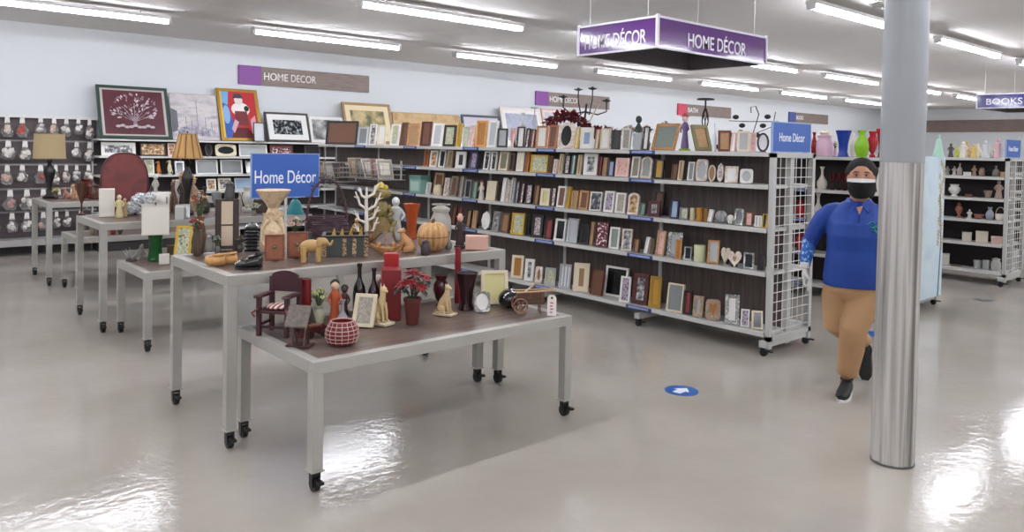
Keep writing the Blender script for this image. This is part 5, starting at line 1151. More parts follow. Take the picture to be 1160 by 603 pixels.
mk_frame((5.67, 6.051, 0.187),0.089,0.178,3.491,'ornwhite','kraft',"little white oval-holed frame on frame rack's bottom shelf, right of the white frame",hole='oval',rimw=0.025,thick=0.024,group='picture frames on the long rack')
mk_frame((5.67, 5.871, 0.187),0.129,0.187,3.491,'silver','greenprint',"silver green-glass frame on frame rack's bottom shelf, right of the little white oval-holed frame",thick=0.024,group='picture frames on the long rack')
mk_frame((5.67, 5.651, 0.187),0.141,0.254,3.403,'silver','text',"silver text-print frame on frame rack's bottom shelf, right of the silver green-glass frame",thick=0.024,group='picture frames on the long rack')
mk_frame((5.67, 5.421, 0.187),0.163,0.293,3.665,'cream','kraft',"large carved cream frame on frame rack's bottom shelf, right of the silver text-print frame",rimw=0.055,tilt=12,thick=0.024,group='picture frames on the long rack')
mk_frame((5.67, 5.2, 0.187),0.154,0.257,3.142,'redbrown','brown',"plain red-brown frame on frame rack's bottom shelf, right of the large carved cream frame",rimw=0.006,thick=0.024,group='picture frames on the long rack')
mk_frame((5.76, 5.033, 0.187),0.269,0.298,3.229,'white','dark',"large white black-glass frame on frame rack's bottom shelf, right of the plain red-brown frame",rimw=0.022,thick=0.024,group='picture frames on the long rack')
mk_frame((5.63, 4.797, 0.187),0.104,0.247,3.403,'white','purplepic',"white grey-dog frame on frame rack's bottom shelf, right of the large white black-glass frame",thick=0.024,group='picture frames on the long rack')
mk_frame((5.67, 4.645, 0.187),0.162,0.290,3.316,'dkred','bw',"wide dark red frame on frame rack's bottom shelf, right of the white grey-dog frame",rimw=0.04,thick=0.024,group='picture frames on the long rack')
mk_frame((5.67, 4.467, 0.187),0.114,0.290,3.491,'gold','gold',"golden frame on frame rack's bottom shelf, right of the wide dark red frame",rimw=0.03,thick=0.024,group='picture frames on the long rack')
mk_frame((5.67, 4.24, 0.187),0.166,0.256,3.229,'cream','grey',"cream slate-centred frame on frame rack's bottom shelf, right of the golden frame",rimw=0.015,thick=0.024,group='picture frames on the long rack')
mk_frame((5.67, 4.1, 0.187),0.076,0.213,3.491,'black','red',"black red-pictured frame on frame rack's bottom shelf, right of the cream slate-centred frame",rimw=0.02,thick=0.024,group='picture frames on the long rack')
mk_frame((5.67, 3.987, 0.187),0.091,0.184,3.403,'floralrim','ltgrey',"small floral frame on frame rack's bottom shelf, right of the black red-pictured frame",rimw=0.03,thick=0.024,group='picture frames on the long rack')
mk_frame((5.67, 3.836, 0.187),0.125,0.177,3.665,'floralrim','honey',"flower-rimmed heart-holed frame on frame rack's bottom shelf, right of the small floral frame",hole='heart',rimw=0.03,thick=0.024,group='picture frames on the long rack')
mk_frame((5.67, 3.647, 0.187),0.115,0.246,3.665,'ornsilver','white',"ornate pewter pale-centred frame on frame rack's bottom shelf, right of the flower-rimmed heart-holed frame",rimw=0.03,thick=0.024,group='picture frames on the long rack')
mk_frame((5.67, 3.52, 0.187),0.069,0.146,3.578,'white','purplepic',"small white violet-print frame on frame rack's bottom shelf, right of the ornate pewter pale-centred frame",thick=0.024,group='picture frames on the long rack')
mk_frame((5.67, 3.408, 0.187),0.089,0.151,3.752,'cream','dark',"tilted cream dark-glass frame on frame rack's bottom shelf, right of the small white violet-print frame",tilt=14,thick=0.024,group='picture frames on the long rack')
mk_frame((3.09, 12.6, 1.42),0.472,0.205,-1.571,'white','bw','wide white black-and-white frame on second wall shelf, leftmost there',tilt=12,rimw=0.045,thick=0.02)
mk_frame((3.578, 12.6, 1.42),0.370,0.205,-1.571,'dkbrown','warmprint','dark-edged ornate brown frame on second wall shelf, right of the wide white black-and-white frame',tilt=12,rimw=0.02,thick=0.02)
mk_frame((3.853, 12.6, 1.42),0.116,0.205,-1.571,'pink','warmprint','pinkish figured frame on second wall shelf, right of the dark-edged ornate brown frame',tilt=12,thick=0.02)
mk_frame((4.427, 12.6, 1.42),0.123,0.205,-1.571,'dkbrown','dark','black oval half-hidden frame on second wall shelf, right of the pinkish figured frame',tilt=12,shape='oval',thick=0.02)
mk_frame((4.706, 12.6, 1.42),0.344,0.205,-1.571,'cream','dark','cream oval black-centred frame on second wall shelf, right of the black oval half-hidden frame',tilt=12,hole='oval',rimw=0.04,thick=0.02)
mk_frame((5.167, 12.6, 1.42),0.482,0.205,-1.571,'white','ltgrey','wide white grey-panel frame on second wall shelf, right of the cream oval black-centred frame',tilt=12,rimw=0.02,thick=0.02)
mk_frame((5.666, 12.6, 1.42),0.411,0.205,-1.571,'redbrown','redfloral','wide red-brown frame on second wall shelf, right of the wide white grey-panel frame',tilt=12,rimw=0.04,thick=0.02)
mk_frame((6.242, 12.6, 1.42),0.299,0.205,-1.571,'dkbrown','dark','dark brown small frame on second wall shelf, right of the wide red-brown frame',tilt=12,thick=0.02)
mk_frame((3.528, 12.6, 1.13),0.137,0.240,-1.571,'white','greenprint','white green-print frame on third wall shelf, leftmost there',tilt=12,thick=0.02)
mk_bird((3.657, 12.6, 1.13),0.091,0.225,0.000,label='orange toucan-like bird ornament on third wall shelf, right of the white green-print frame',col='#c9772c',cat='bird ornament')
mk_bird((3.821, 12.6, 1.13),0.106,0.239,0.000,label='cream bird ornament on third wall shelf, right of the orange toucan-like bird ornament',col='#e0d8b8',cat='bird ornament')
mk_frame((3.974, 12.6, 1.13),0.144,0.212,-1.571,'silver','dark','silver glass frame on third wall shelf, right of the cream bird ornament',tilt=12,thick=0.02)
mk_frame((4.401, 12.6, 1.13),0.348,0.240,-1.571,'white','grey','first grey-glass white frame on third wall shelf, right of the silver glass frame',tilt=12,rimw=0.02,thick=0.02)
mk_frame((4.803, 12.6, 1.13),0.362,0.240,-1.571,'white','grey','second grey-glass white frame on third wall shelf, right of the first grey-glass white frame',tilt=12,rimw=0.02,thick=0.02)
mk_frame((5.223, 12.6, 1.13),0.347,0.229,-1.571,'silver','white','black-cornered silver tilted frame on third wall shelf, right of the second grey-glass white frame',tilt=20,rimw=0.03,thick=0.02)
mk_frame((5.629, 12.6, 1.13),0.330,0.240,-1.571,'cream','yellowish','cream leaf-print frame on third wall shelf, right of the black-cornered silver tilted frame',tilt=12,rimw=0.03,thick=0.02)
mk_frame((3.929, 12.6, 0.86),0.103,0.202,-1.571,'brown','warmprint','brown figured frame on fourth wall shelf, leftmost there',tilt=12,thick=0.02)
mk_frame((4.064, 12.6, 0.86),0.105,0.201,-1.571,'white','dark','small white dark-glass frame on fourth wall shelf, right of the brown figured frame',tilt=12,thick=0.02)
mk_frame((4.473, 12.6, 0.86),0.152,0.195,-1.571,'white','warmprint','white sepia-print frame on fourth wall shelf, right of the small white dark-glass frame',tilt=12,thick=0.02)
mk_frame((4.688, 12.6, 0.86),0.213,0.207,-1.571,'cream','bw','cream photo frame on fourth wall shelf, right of the white sepia-print frame',tilt=12,rimw=0.03,thick=0.02)
mk_frame((5.006, 12.6, 0.86),0.295,0.203,-1.571,'paleblue','blue','pale blue print frame on fourth wall shelf, right of the cream photo frame',tilt=12,rimw=0.02,thick=0.02)
mk_frame((5.349, 12.6, 0.86),0.321,0.184,-1.571,'teal','greygreen','dark teal wide frame on fourth wall shelf, right of the pale blue print frame',tilt=12,rimw=0.03,thick=0.02)
mk_frame((5.632, 12.6, 0.86),0.170,0.165,-1.571,'white','floral','white lacy frame on fourth wall shelf, right of the dark teal wide frame',tilt=12,thick=0.02)
mk_frame((7.348, 12.6, 0.86),0.200,0.040,-1.571,'white','ltgrey','white hidden frame on fourth wall shelf, right of the white lacy frame',tilt=12,thick=0.02)
# ---- table, rack-top and far-rack items
mk_toy_chair((1.752,3.906,0.625),0.191,0.332,-0.910,label='maroon wooden doll chair with striped cushion on the nearest low table')
mk_lathe((1.945,3.992,0.625),0.062,0.267,-0.453,label='dark red glass cylinder behind the maroon doll chair',prof='pillar',col='#6e0f16',cat='candle holder',name='candle_holder',rough=0.15)
mk_bouquet((2.024,3.987,0.625),0.117,0.250,-0.470,label='pale yellow-green flower bunch behind the little wooden well',cols=('#c9cc8e', '#a9b070'),vase='#b7b9a0')
mk_well_house((1.736,3.618,0.625),0.121,0.206,-0.884,label='small wooden wishing well house with grey shingle roof at table corner')
mk_figure((2.083,3.909,0.625),0.088,0.266,-0.490,label='small figurine in an orange kimono with black hair',body='#b5532c',head='#d9b89c',hair='#141212')
mk_figure((2.189,3.991,0.625),0.071,0.212,-0.502,label='dark robed small figurine behind the orange kimono figurine',body='#4a2426',head='#5a4038',hair='#1b1514')
mk_woven_pot((1.919,3.521,0.625),0.169,0.118,-0.499,label='round red woven pot with white lattice pattern')
mk_lathe((2.093,3.836,0.625),0.068,0.156,-0.499,label='small grey glass vase between kimono figurine and cream frame',prof='bottleneck',col='#8c9296',cat='vase',name='vase',rough=0.12)
mk_frame((2.185,3.770,0.625),0.126,0.187,-2.480,label='cream frame with bead corners leaning beside the woven red pot',tilt=20,rim='cream',inn='weave',rimw=0.02)
mk_lathe((2.284,3.987,0.625),0.077,0.324,-0.520,label='dark brown glass bottle behind the leaning cream frame',prof='bottle',col='#1f1418',cat='bottle',name='bottle',rough=0.1)
mk_lathe((2.351,3.936,0.625),0.072,0.298,-0.538,label='taller dark purple bottle directly behind the seated white cat',prof='bottle',col='#24131f',cat='bottle',name='bottle',rough=0.1)
mk_animal((2.305,3.781,0.625),0.130,0.231,1.896,label='cream seated cat figurine on plinth, left of the red flowers',kind='sit',base='#d6c9ae',col='#d2b98c')
mk_figure((2.422,4.005,0.625),0.042,0.251,-0.544,label='pale pink slim figurine behind the left cat figurine',body='#c88e86',head='#e0cfc4',arms=False)
mk_box((2.437,3.880,0.625),0.114,0.298,-0.561,label='large dark red box under the bright red candle block',col='#7c1a20',d=0.14,cat='box')
mk_box((2.495,3.975,0.625),0.090,0.372,-0.560,label='bright red square candle block standing behind the red box',col='#a31a1c',d=0.06,cat='candle',name='candle_block')
mk_poinsettia((2.454,3.679,0.625),0.101,0.318,-0.588,label='red poinsettia in a dark red pot in the middle of the low table',spread=44)
mk_animal((2.743,3.758,0.625),0.118,0.195,1.987,label='second cream cat figurine on plinth, right of the red poinsettia',kind='sit',base='#cfc3aa',col='#cdb389')
mk_lathe((2.865,3.972,0.625),0.101,0.202,-0.625,label='dark wine-red round ornament behind the right cat figurine',prof='urn',col='#3c1218',cat='ornament',name='ornament',rough=0.2)
mk_lathe((2.946,3.810,0.625),0.150,0.233,-0.658,label='wide dark purple vase with rough rim right of the cat',prof='flare',col='#2a1218',cat='vase',name='vase',rough=0.2)
mk_lathe((3.023,4.006,0.625),0.040,0.362,-0.647,label='tall slim red taper candle rising behind the dark purple vase',prof='pillar',col='#7f1420',cat='candle',name='taper_candle')
mk_frame((3.195,3.830,0.625),0.176,0.218,-2.091,label='tilted cream frame with pale yellow panel on the low table',tilt=12,rim='cream',inn='yellowish',rimw=0.022,thick=0.03)
mk_frame((2.980,3.693,0.625),0.100,0.126,-2.075,label='small pewter oval frame in front of the purple vase',tilt=8,rim='ornsilver',inn='white',hole='oval',rimw=0.012)
mk_apple((3.210,3.698,0.625),0.153,0.139,-0.715,label='glossy black apple ornament on the nearest low table')
mk_cart((3.216,3.499,0.625),0.242,0.179,-0.569,label='small brown wooden garden cart with one spoked wheel')
mk_tag((3.253,3.352,0.625),0.054,0.126,-0.770,label='white price tag card at the right corner of the low table')
mk_toy_tractor((1.886,3.743,0.625),0.137,0.091,-0.118,label='small dark red toy wagon between the well and kimono figurine')
mk_bouquet((1.647,4.885,0.94),0.112,0.287,-0.325,label='slim brown vase of dark red roses at the tall table corner',cols=('#7b1626', '#8c1a2c', '#cdb68c'),vase='#4c4034',tallvase=0.6)
mk_bouquet((1.686,4.953,0.94),0.135,0.476,-0.328,label='tall dried arrangement of tan pods and red blooms behind the red roses',cols=('#7c3a30', '#c9a878', '#4a2c22', '#93402f'),vase='#5a4436',tallvase=0.5)
mk_clogs((1.632,4.427,0.94),0.191,0.086,-0.353,label='pair of tan carved wooden clogs at the table front')
mk_shoe((1.717,4.236,0.94),0.151,0.091,-0.734,label='glossy black shoe-shaped ornament beside the tan clogs')
mk_stack_lantern((2.022,4.945,0.94),0.105,0.186,-0.388,label='black ribbed metal candle lantern behind the black shoe ornament')
mk_clock_panel((1.859,4.949,0.94),0.145,0.343,-0.359,label='dark wood panel with a long cream centre behind the clogs')
mk_bouquet((2.979,7.250,0.94),0.179,0.147,-0.390,label='silver sprig arrangement with one yellow flower beside the cream urn',cols=('#d2c67e', '#b5b5ae', '#9a9c98'),vase='#8e8e88')
mk_urn((2.113,4.820,0.94),0.222,0.407,-0.413,label='large cream sculpted urn with a wide ruffled rim')
mk_plaque((1.950,4.422,0.94),0.117,0.159,-0.415,label='brown leather-look plaque with round medallion, left of two')
mk_plaque((2.107,4.441,0.94),0.127,0.164,-0.443,label='brown leather-look plaque partly behind the carved elephant')
mk_bouquet((2.331,4.954,0.94),0.141,0.243,-0.440,label='small white and pink blossom arrangement behind the right brown plaque',cols=('#dfd8c4', '#cfa7a0', '#9fb08a'),vase='#c9c0a8')
mk_lathe((3.425,7.284,0.94),0.206,0.184,-0.439,label='teal glass bell shade behind the blossom arrangement',prof='bell',col='#12757c',cat='lampshade',name='glass_shade',rough=0.3)
mk_animal((2.130,4.262,0.94),0.217,0.164,2.678,label='carved tan wooden elephant with raised trunk',kind='walk',col='#b3925c')
mk_hoop_basket((2.518,4.853,0.94),0.299,0.470,-0.479,label='dark brown twig basket with a tall hoop handle')
mk_tray_box((2.436,4.440,0.94),0.280,0.151,-0.502,label='dark-rimmed metal planter box with patterned corner posts')
mk_coral((2.773,4.754,0.94),0.197,0.414,-0.528,label='white branching coral ornament behind the metal planter')
mk_frog((2.949,4.853,0.94),0.230,0.445,-0.546,label='moss green and gold seated frog ornament with straw skirt')
mk_boat((2.619,4.242,0.94),0.236,0.159,-0.553,label='carved tan wooden boat with a grey sail cloth')
mk_animal((2.813,4.313,0.94),0.152,0.165,-0.403,label='carved light wood squirrel figurine beside the pumpkin',kind='sit',col='#b98a5c')
mk_lathe((3.270,4.931,0.94),0.134,0.267,-0.586,label='orange glass flared vase behind the carved squirrel',prof='flare',col='#a8481c',cat='vase',name='vase',rough=0.12)
mk_figure((3.119,4.920,0.94),0.158,0.333,-0.565,label='grey and white bird-like ornament behind the orange vase',body='#b5b8b8',head='#d4d6d4',cat='ornament')
mk_lathe((2.841,4.117,0.94),0.063,0.100,-0.604,label='tiny dark jar squeezed between squirrel and pumpkin',prof='jar',col='#3a3034',cat='jar',name='jar')
mk_pumpkin((3.004,4.269,0.94),0.215,0.206,-0.613,label='carved tan wooden pumpkin with a stem band')
mk_lathe((3.325,4.625,0.94),0.157,0.279,-0.623,label='grey-white ceramic jar with lid behind the pumpkin',prof='jar',col='#a9a69d',cat='jar',name='jar',rim='#8b8880')
mk_figure((3.269,4.313,0.94),0.081,0.233,-0.649,label='pink-hatted girl figurine near the right table end',body='#3c2a28',head='#e0b8a0',hat='#dba99c',base='#2c2420')
mk_box((3.302,4.162,0.94),0.159,0.096,-0.671,label='pale pink box at the right end of the tall table',col='#d0a595',d=0.09)
mk_box((1.828,7.861,0.94),0.131,0.259,-0.228,label='white square pillar candle on the middle tall table',col='#d9d5ca',d=0.12,cat='candle',name='pillar_candle')
mk_figure((1.895,7.705,0.94),0.094,0.217,-0.241,label='cream small figurine beside the white square candle',body='#c9bb8c',head='#d8cda6')
mk_figure((1.956,7.766,0.94),0.081,0.179,-0.247,label='tan small figurine between cream figurine and silver bundle',body='#a08a64',head='#c0ab80')
mk_bundle((2.113,7.834,0.94),0.258,0.255,-0.263,label='crumpled silver and white plastic bundle on the middle table')
mk_wire_rack((2.691,10.053,0.94),0.330,0.169,-0.262,label='small wire basket of spikes behind the silver bundle')
mk_roll((2.354,8.032,0.94),0.176,0.230,-0.285,label='short white fabric roll lying on the middle table')
mk_lathe((1.662,8.074,0.94),0.087,0.310,-0.203,label='dark brown goblet vase at the middle table back corner',prof='goblet',col='#4a2c20',cat='vase',name='vase',rough=0.2)
mk_lathe((2.328,7.336,0.94),0.090,0.097,-0.307,label='clear grey glass jar behind the green lamp shade',prof='pillar',col='#9ea19c',cat='jar',name='jar',rough=0.1)
mk_lamp((2.497,7.686,0.94),0.285,0.786,-0.314,label='table lamp with pleated tan shade and black base',shade=(0.56, 1.0, 0.3),scol='#b58d55',bcol='#16120f',pleat=True)
mk_frame((2.368,7.411,0.94),0.121,0.124,-1.880,label='small grey-white frame standing on the middle tall table',rim='silver',inn='text')
mk_lamp((1.997,6.954,0.625),0.213,0.474,-0.280,label='lamp with white square shade and green glass vase base',shade=(1, 1, 0.5),scol='#dcd8cc',bcol='#0f5a22',square=True,gl=True)
mk_box((1.998,6.714,0.625),0.081,0.084,-0.289,label='small white card box at the low table corner',col='#d8d4c8',d=0.05)
mk_antler((1.828,7.036,0.625),0.148,0.120,-0.254,label='small spiky silver twig star on the middle low table')
mk_frame((2.183,6.849,0.625),0.138,0.302,-2.141,label='tilted yellow-green frame leaning on the middle low table',tilt=20,rim='yellow',inn='greenprint')
mk_frame((2.390,7.110,0.625),0.098,0.242,-1.721,label='dark brown frame behind the tilted yellow-green frame',tilt=16,rim='dkbrown',inn='greenprint')
mk_round_board((2.014,7.996,0.94),0.394,0.571,-0.247,label='large round dark red lacquer board standing upright behind the candle')
mk_giraffe((2.326,9.924,0.94),0.111,0.453,-0.230,label='slim tan wooden giraffe figurine in front of the red board')
mk_giraffe((2.067,8.082,0.94),0.069,0.320,-0.250,label='small gold wooden bird-neck figurine in front of the red board')
mk_lathe((3.054,8.065,0.94),0.105,0.307,-0.362,label='dark glass jar at the right part of the middle tall table',prof='jar',col='#4b4a48',cat='jar',name='jar')
mk_lathe((3.145,7.795,0.94),0.121,0.253,-0.384,label='white ceramic jar at the right part of the middle tall table',prof='urn',col='#c7c5bd',cat='jar',name='jar')
mk_animal((2.437,7.892,0.94),0.128,0.341,0.748,label='brown bear figurine on the middle tall table behind the roses',kind='sit',col='#6a4a38')
mk_figure((2.555,8.000,0.94),0.115,0.397,-0.309,label='dark robed figurine with tan hat beside the brown bear figurine',body='#3a2c28',head='#b58d68',hat='#a07c50')
mk_figure((2.671,8.059,0.94),0.117,0.358,-0.320,label='tan straw-hatted doll figurine on the middle tall table',body='#a58a6c',head='#cfae8a',hat='#c9a56e')
mk_box((2.512,8.079,0.94),0.066,0.323,-0.301,label='tall narrow white riser block behind the white fabric roll',col='#cfcdc6',d=0.06)
mk_figure((2.845,9.917,0.94),0.088,0.324,-0.279,label='grey and white bird figurine near the tall white riser',body='#b5b0a8',head='#d9d5cc')
mk_box((2.290,7.262,0.94),0.074,0.119,-0.305,label='small pale framed card box in front of the brown bear',col='#bfc0bc',d=0.04)
mk_lathe((2.701,7.790,0.94),0.098,0.262,-0.334,label='dark bottle vase on the middle tall table right of the doll',prof='bottleneck',col='#3c3530',cat='vase',name='vase')
mk_lathe((2.731,7.554,0.94),0.097,0.222,-0.347,label='grey pewter goblet on the middle tall table',prof='goblet',col='#8a8c8c',cat='goblet',name='goblet')
mk_animal((2.990,7.635,0.94),0.109,0.229,1.721,label='pale grey rabbit figurine on the middle tall table',kind='sit',col='#aaa69c')
mk_box((3.221,7.550,0.94),0.206,0.138,-0.403,label='dark wooden keepsake box at the right of the middle table',col='#4a3a30',d=0.1,lid='#3c2e26')
mk_bouquet((1.773,4.884,0.94),0.063,0.147,-0.348,label='grey wiry sprig bunch between the red roses and wood panel',cols=('#8d9090', '#a9aaa4'),vase='#5c5c58')
mk_bouquet((1.921,4.886,0.94),0.076,0.138,-0.375,label='dark berry sprig bunch right of the wood panel',cols=('#4a3a3c', '#7a6a64'),vase='#4a4442')
mk_lathe((2.359,4.798,0.94),0.058,0.121,-0.457,label='small dark glass jar between the elephant and the plaque',prof='jar',col='#3a3a3e',cat='jar',name='jar')
mk_figure((2.809,4.953,0.94),0.089,0.184,-0.516,label='ochre small figurine in front of the white coral',body='#a07c40',head='#c9a868')
mk_lathe((2.737,4.642,0.94),0.054,0.114,-0.533,label='brown small pot beside the carved boat',prof='urn',col='#7a5238',cat='pot',name='pot')
mk_lathe((3.128,4.255,0.94),0.049,0.128,-0.634,label='thin pewter bud vase right of the wooden pumpkin',prof='bottleneck',col='#7c7c7a',cat='vase',name='vase')
mk_animal((1.936,7.093,0.625),0.083,0.137,0.257,label='small grey bird-like figurine on the middle low table',kind='sit',col='#8a857c')
mk_box((2.184,7.090,0.625),0.100,0.104,-0.299,label='small brown box under the tilted yellow-green frame',col='#5e4a3c',d=0.08)
mk_lathe((2.500,7.109,0.625),0.075,0.178,-0.338,label='grey stoneware jar on the middle low table',prof='jar',col='#85837c',cat='jar',name='jar')
mk_lamp((1.843,10.630,0.94),0.347,0.774,-0.172,label='table lamp with tan drum shade and black turned base',shade=(0.93, 1, 0.38),scol='#ab9872',bcol='#100e0e')
mk_bouquet((1.878,10.413,0.94),0.117,0.156,-0.178,label='small yellow flower cluster at the foot of the drum lamp',cols=('#b9a24a', '#c9b86a'),vase='#5c4a3a')
mk_animal((1.984,10.438,0.94),0.119,0.142,-0.013,label='pinkish brown small bear figurine beside the yellow flowers',kind='sit',col='#a57765')
mk_animal((2.043,10.308,0.94),0.110,0.190,0.503,label='tan small bear figurine, second from the drum lamp',kind='sit',col='#b08a66')
mk_lathe((2.219,10.565,0.94),0.143,0.229,-0.207,label='dark red glass bowl vase on the back tall table',prof='urn',col='#5a1a12',cat='vase',name='vase',rough=0.12)
mk_lathe((2.262,10.315,0.94),0.132,0.175,-0.216,label='amber brown glass jar at the right of the red bowl vase',prof='jar',col='#4a2212',cat='jar',name='jar',rough=0.12)
mk_figure((2.315,10.743,0.94),0.097,0.276,-0.212,label='white-capped dark figurine behind the amber jar',body='#4a2a20',head='#d8c8b8')
mk_figure((2.168,10.739,0.94),0.115,0.211,-0.199,label='orange and black resting animal ornament behind the bears',body='#7a4a24',head='#2b211c',cat='ornament')
mk_lathe((2.013,9.255,0.625),0.059,0.084,-0.214,label='grey tiny trinket jar on the back low table',prof='cup',col='#8c8478',cat='trinket',name='trinket_jar')
mk_lathe((2.074,9.218,0.625),0.059,0.084,-0.221,label='black tiny trinket jar on the back low table',prof='jar',col='#3c3a36',cat='trinket',name='trinket_jar')
mk_lathe((2.127,9.185,0.625),0.060,0.084,-0.228,label='green-grey tiny trinket jar on the back low table',prof='urn',col='#6a6f60',cat='trinket',name='trinket_jar')
mk_lathe((2.189,9.147,0.625),0.060,0.084,-0.235,label='red tiny trinket jar on the back low table',prof='cup',col='#8f3f34',cat='trinket',name='trinket_jar')
mk_lathe((2.250,9.109,0.625),0.060,0.084,-0.242,label='brown tiny trinket jar on the back low table',prof='bowl',col='#504238',cat='trinket',name='trinket_jar')
mk_garland((6.000,5.794,1.65),0.724,0.430,-0.803,label='long dark red leafy flower swag on top of the frame rack')
mk_candelabra((6.150,5.872,1.65),0.485,0.691,-0.809,label='black iron candelabra with cream ribbon rising above the red swag',ribbon=True)
mk_candlestick((6.050,4.232,1.65),0.160,0.498,-0.960,label='tall black iron candlestick with flat top on the frame rack')
mk_leaf_tree((6.050,3.741,1.65),0.463,0.418,-1.017,label='black wire tree sculpture with round leaves on the rack top')
mk_bouquet((6.000,5.111,1.65),0.231,0.304,-0.865,label='cream and pink blossom bunch behind the grey woven frame',cols=('#d8d2bf', '#b9aa8c', '#cfa8a0'),vase='#8a8478')
mk_bouquet((6.100,4.976,1.65),0.194,0.297,-0.887,label='pink blossom bunch left of the large leaning wood frame',cols=('#d9aaa4', '#e3cfc6', '#3c2c2c'),vase='#5c4a44')
mk_bouquet((6.000,4.665,1.65),0.168,0.340,-0.910,label='tan and brown dried flower bunch behind the leaning wood frame',cols=('#a8825c', '#c29d72', '#5d4032'),vase='#6a5444')
mk_figure((5.950,4.943,1.65),0.078,0.353,-0.878,label='dark green star-topped ornament among the blossoms on the rack',body='#3f4a48',head='#3a4444')
mk_candlestick((6.050,6.584,1.65),0.103,0.483,-0.743,label='thin pale metal candle stand on the rack top',col='#a8aaa8')
mk_lathe((5.950,6.673,1.65),0.113,0.409,-0.728,label='clear glass bottle with arched handle on the rack top',prof='bottle',col='#b9bcbc',cat='bottle',name='bottle',rough=0.1)
mk_bouquet((5.950,5.281,1.65),0.090,0.224,-0.845,label='dark sprig arrangement right of the red swag',cols=('#3a2c30', '#6a5a60'),vase='#3a3436')
mk_lathe((8.520,4.849,1.615),0.131,0.334,-1.053,label='pink ruffled urn on the second rack, mostly hidden by the blue sign',prof='urn',col='#d7a9a6',cat='vase',name='vase')
mk_lathe((8.520,4.724,1.615),0.119,0.323,-1.065,label='beige lidded jar on the second rack, mostly hidden by the blue sign',prof='jar',col='#cdb9a2',cat='vase',name='vase')
mk_lathe((8.520,4.556,1.615),0.136,0.353,-1.080,label='dark red urn on the second rack, mostly hidden by the blue sign',prof='urn',col='#8c1f28',cat='vase',name='vase')
mk_lathe((8.520,4.447,1.615),0.067,0.280,-1.090,label='dark red glass vase beside the blue counter sign',prof='vase',col='#8e1420',rough=0.12)
mk_lathe((8.520,4.319,1.615),0.189,0.269,-1.102,label='round pink and white patterned jar on the second rack',prof='jar',col='#d2aebf',cat='jar',name='jar',lid='#d8cfae')
mk_bouquet((8.850,4.356,1.615),0.077,0.226,-1.113,label='small yellow and white flower bunch beside the round pink jar',cols=('#e8e0d8', '#c9b060'),vase='#caa0b4')
mk_lathe((8.520,4.101,1.615),0.174,0.299,-1.122,label='cobalt blue glass vase on top of the second rack',prof='flare',col='#163a9c',rough=0.08,cat='vase')
mk_lathe((8.850,4.144,1.615),0.075,0.278,-1.133,label='white patterned vase between the blue and lime vases',prof='vase',col='#d7d3c8',cat='vase')
mk_lathe((8.520,3.891,1.615),0.152,0.298,-1.142,label='lime green glass vase on top of the second rack',prof='vase',col='#7fb31c',rough=0.1,cat='vase')
mk_lathe((8.800,3.898,1.615),0.109,0.296,-1.154,label='crimson faceted glass vase right of the lime vase',prof='urn',col='#a11427',rough=0.1,cat='vase')
mk_lathe((8.900,3.833,1.615),0.136,0.328,-1.164,label='tall red glass vase beside the white canister',prof='flare',col='#9c0f1d',rough=0.1,cat='vase')
mk_lathe((8.520,3.567,1.615),0.094,0.267,-1.174,label='white utensil canister next to the grey column',prof='pillar',col='#d8d4cc',cat='canister',name='canister')
mk_lathe((8.520,4.338,1.235),0.114,0.262,-1.100,label='white bottle-neck vase left of the woman',prof='bottleneck',col='#d6cfc0')
mk_lathe((8.520,4.212,1.235),0.061,0.195,-1.112,label='dark red glass goblet, first right of the white bottle-neck vase',prof='goblet',col='#4a0f18',rough=0.12,cat='goblet',name='goblet')
mk_lathe((8.520,4.140,1.235),0.060,0.197,-1.118,label='dark red glass goblet, second right of the white bottle-neck vase',prof='goblet',col='#4a0f18',rough=0.12,cat='goblet',name='goblet')
mk_lathe((8.520,4.068,1.235),0.060,0.200,-1.125,label='dark red glass goblet, third right of the white bottle-neck vase',prof='goblet',col='#4a0f18',rough=0.12,cat='goblet',name='goblet')
mk_lathe((8.520,3.998,1.235),0.059,0.203,-1.132,label='dark red glass goblet, fourth right of the white bottle-neck vase',prof='goblet',col='#4a0f18',rough=0.12,cat='goblet',name='goblet')
mk_lathe((8.520,3.685,1.235),0.070,0.272,-1.163,label='tall wavy white vase right of the woman',prof='vase',col='#ddd8cc')
mk_lathe((8.520,3.591,1.235),0.069,0.198,-1.172,label='small white lidded vase beside the grey column',prof='bottleneck',col='#d8d6d0')
mk_lathe((8.520,4.376,0.89),0.124,0.297,-1.096,label='tall white teardrop vase beside the blue sleeve',prof='bottleneck',col='#dcd9d2')
mk_lathe((8.520,4.595,0.89),0.127,0.201,-1.076,label='red glass pitcher seen through the wire grid, upper one',prof='vase',col='#a01c24',rough=0.12)
mk_lathe((8.520,4.585,0.5),0.127,0.194,-1.077,label='red glass bowl seen through the wire grid, lower one',prof='urn',col='#a01c24',rough=0.12)
mk_lathe((11.170,4.059,1.63),0.146,0.311,-1.222,label='mint and peach layered ornament at the left rack top',prof='bell',col='#9fc8b4',cat='ornament',name='ornament')
mk_figure((11.140,3.895,1.63),0.090,0.192,-1.234,label='dark small ornament on top of the right-hand rack',body='#4a3a3c',head='#4a3a3c')
mk_animal((11.400,3.908,1.63),0.103,0.173,-1.241,label='lime green small ornament on top of the right-hand rack',col='#b9bf4a',kind='sit')
mk_figure((11.140,3.745,1.63),0.122,0.217,-1.246,label='white small ornament on top of the right-hand rack',body='#d8d2c8',head='#d8d2c8')
mk_animal((11.400,3.767,1.63),0.101,0.245,-1.252,label='tan small ornament on top of the right-hand rack',col='#c9a878',kind='sit')
mk_figure((11.140,3.619,1.63),0.098,0.183,-1.257,label='yellow small ornament on top of the right-hand rack',body='#d9bd6a',head='#d9bd6a')
mk_animal((11.400,3.639,1.63),0.111,0.199,-1.262,label='cream small ornament on top of the right-hand rack',col='#e0d6c0',kind='sit')
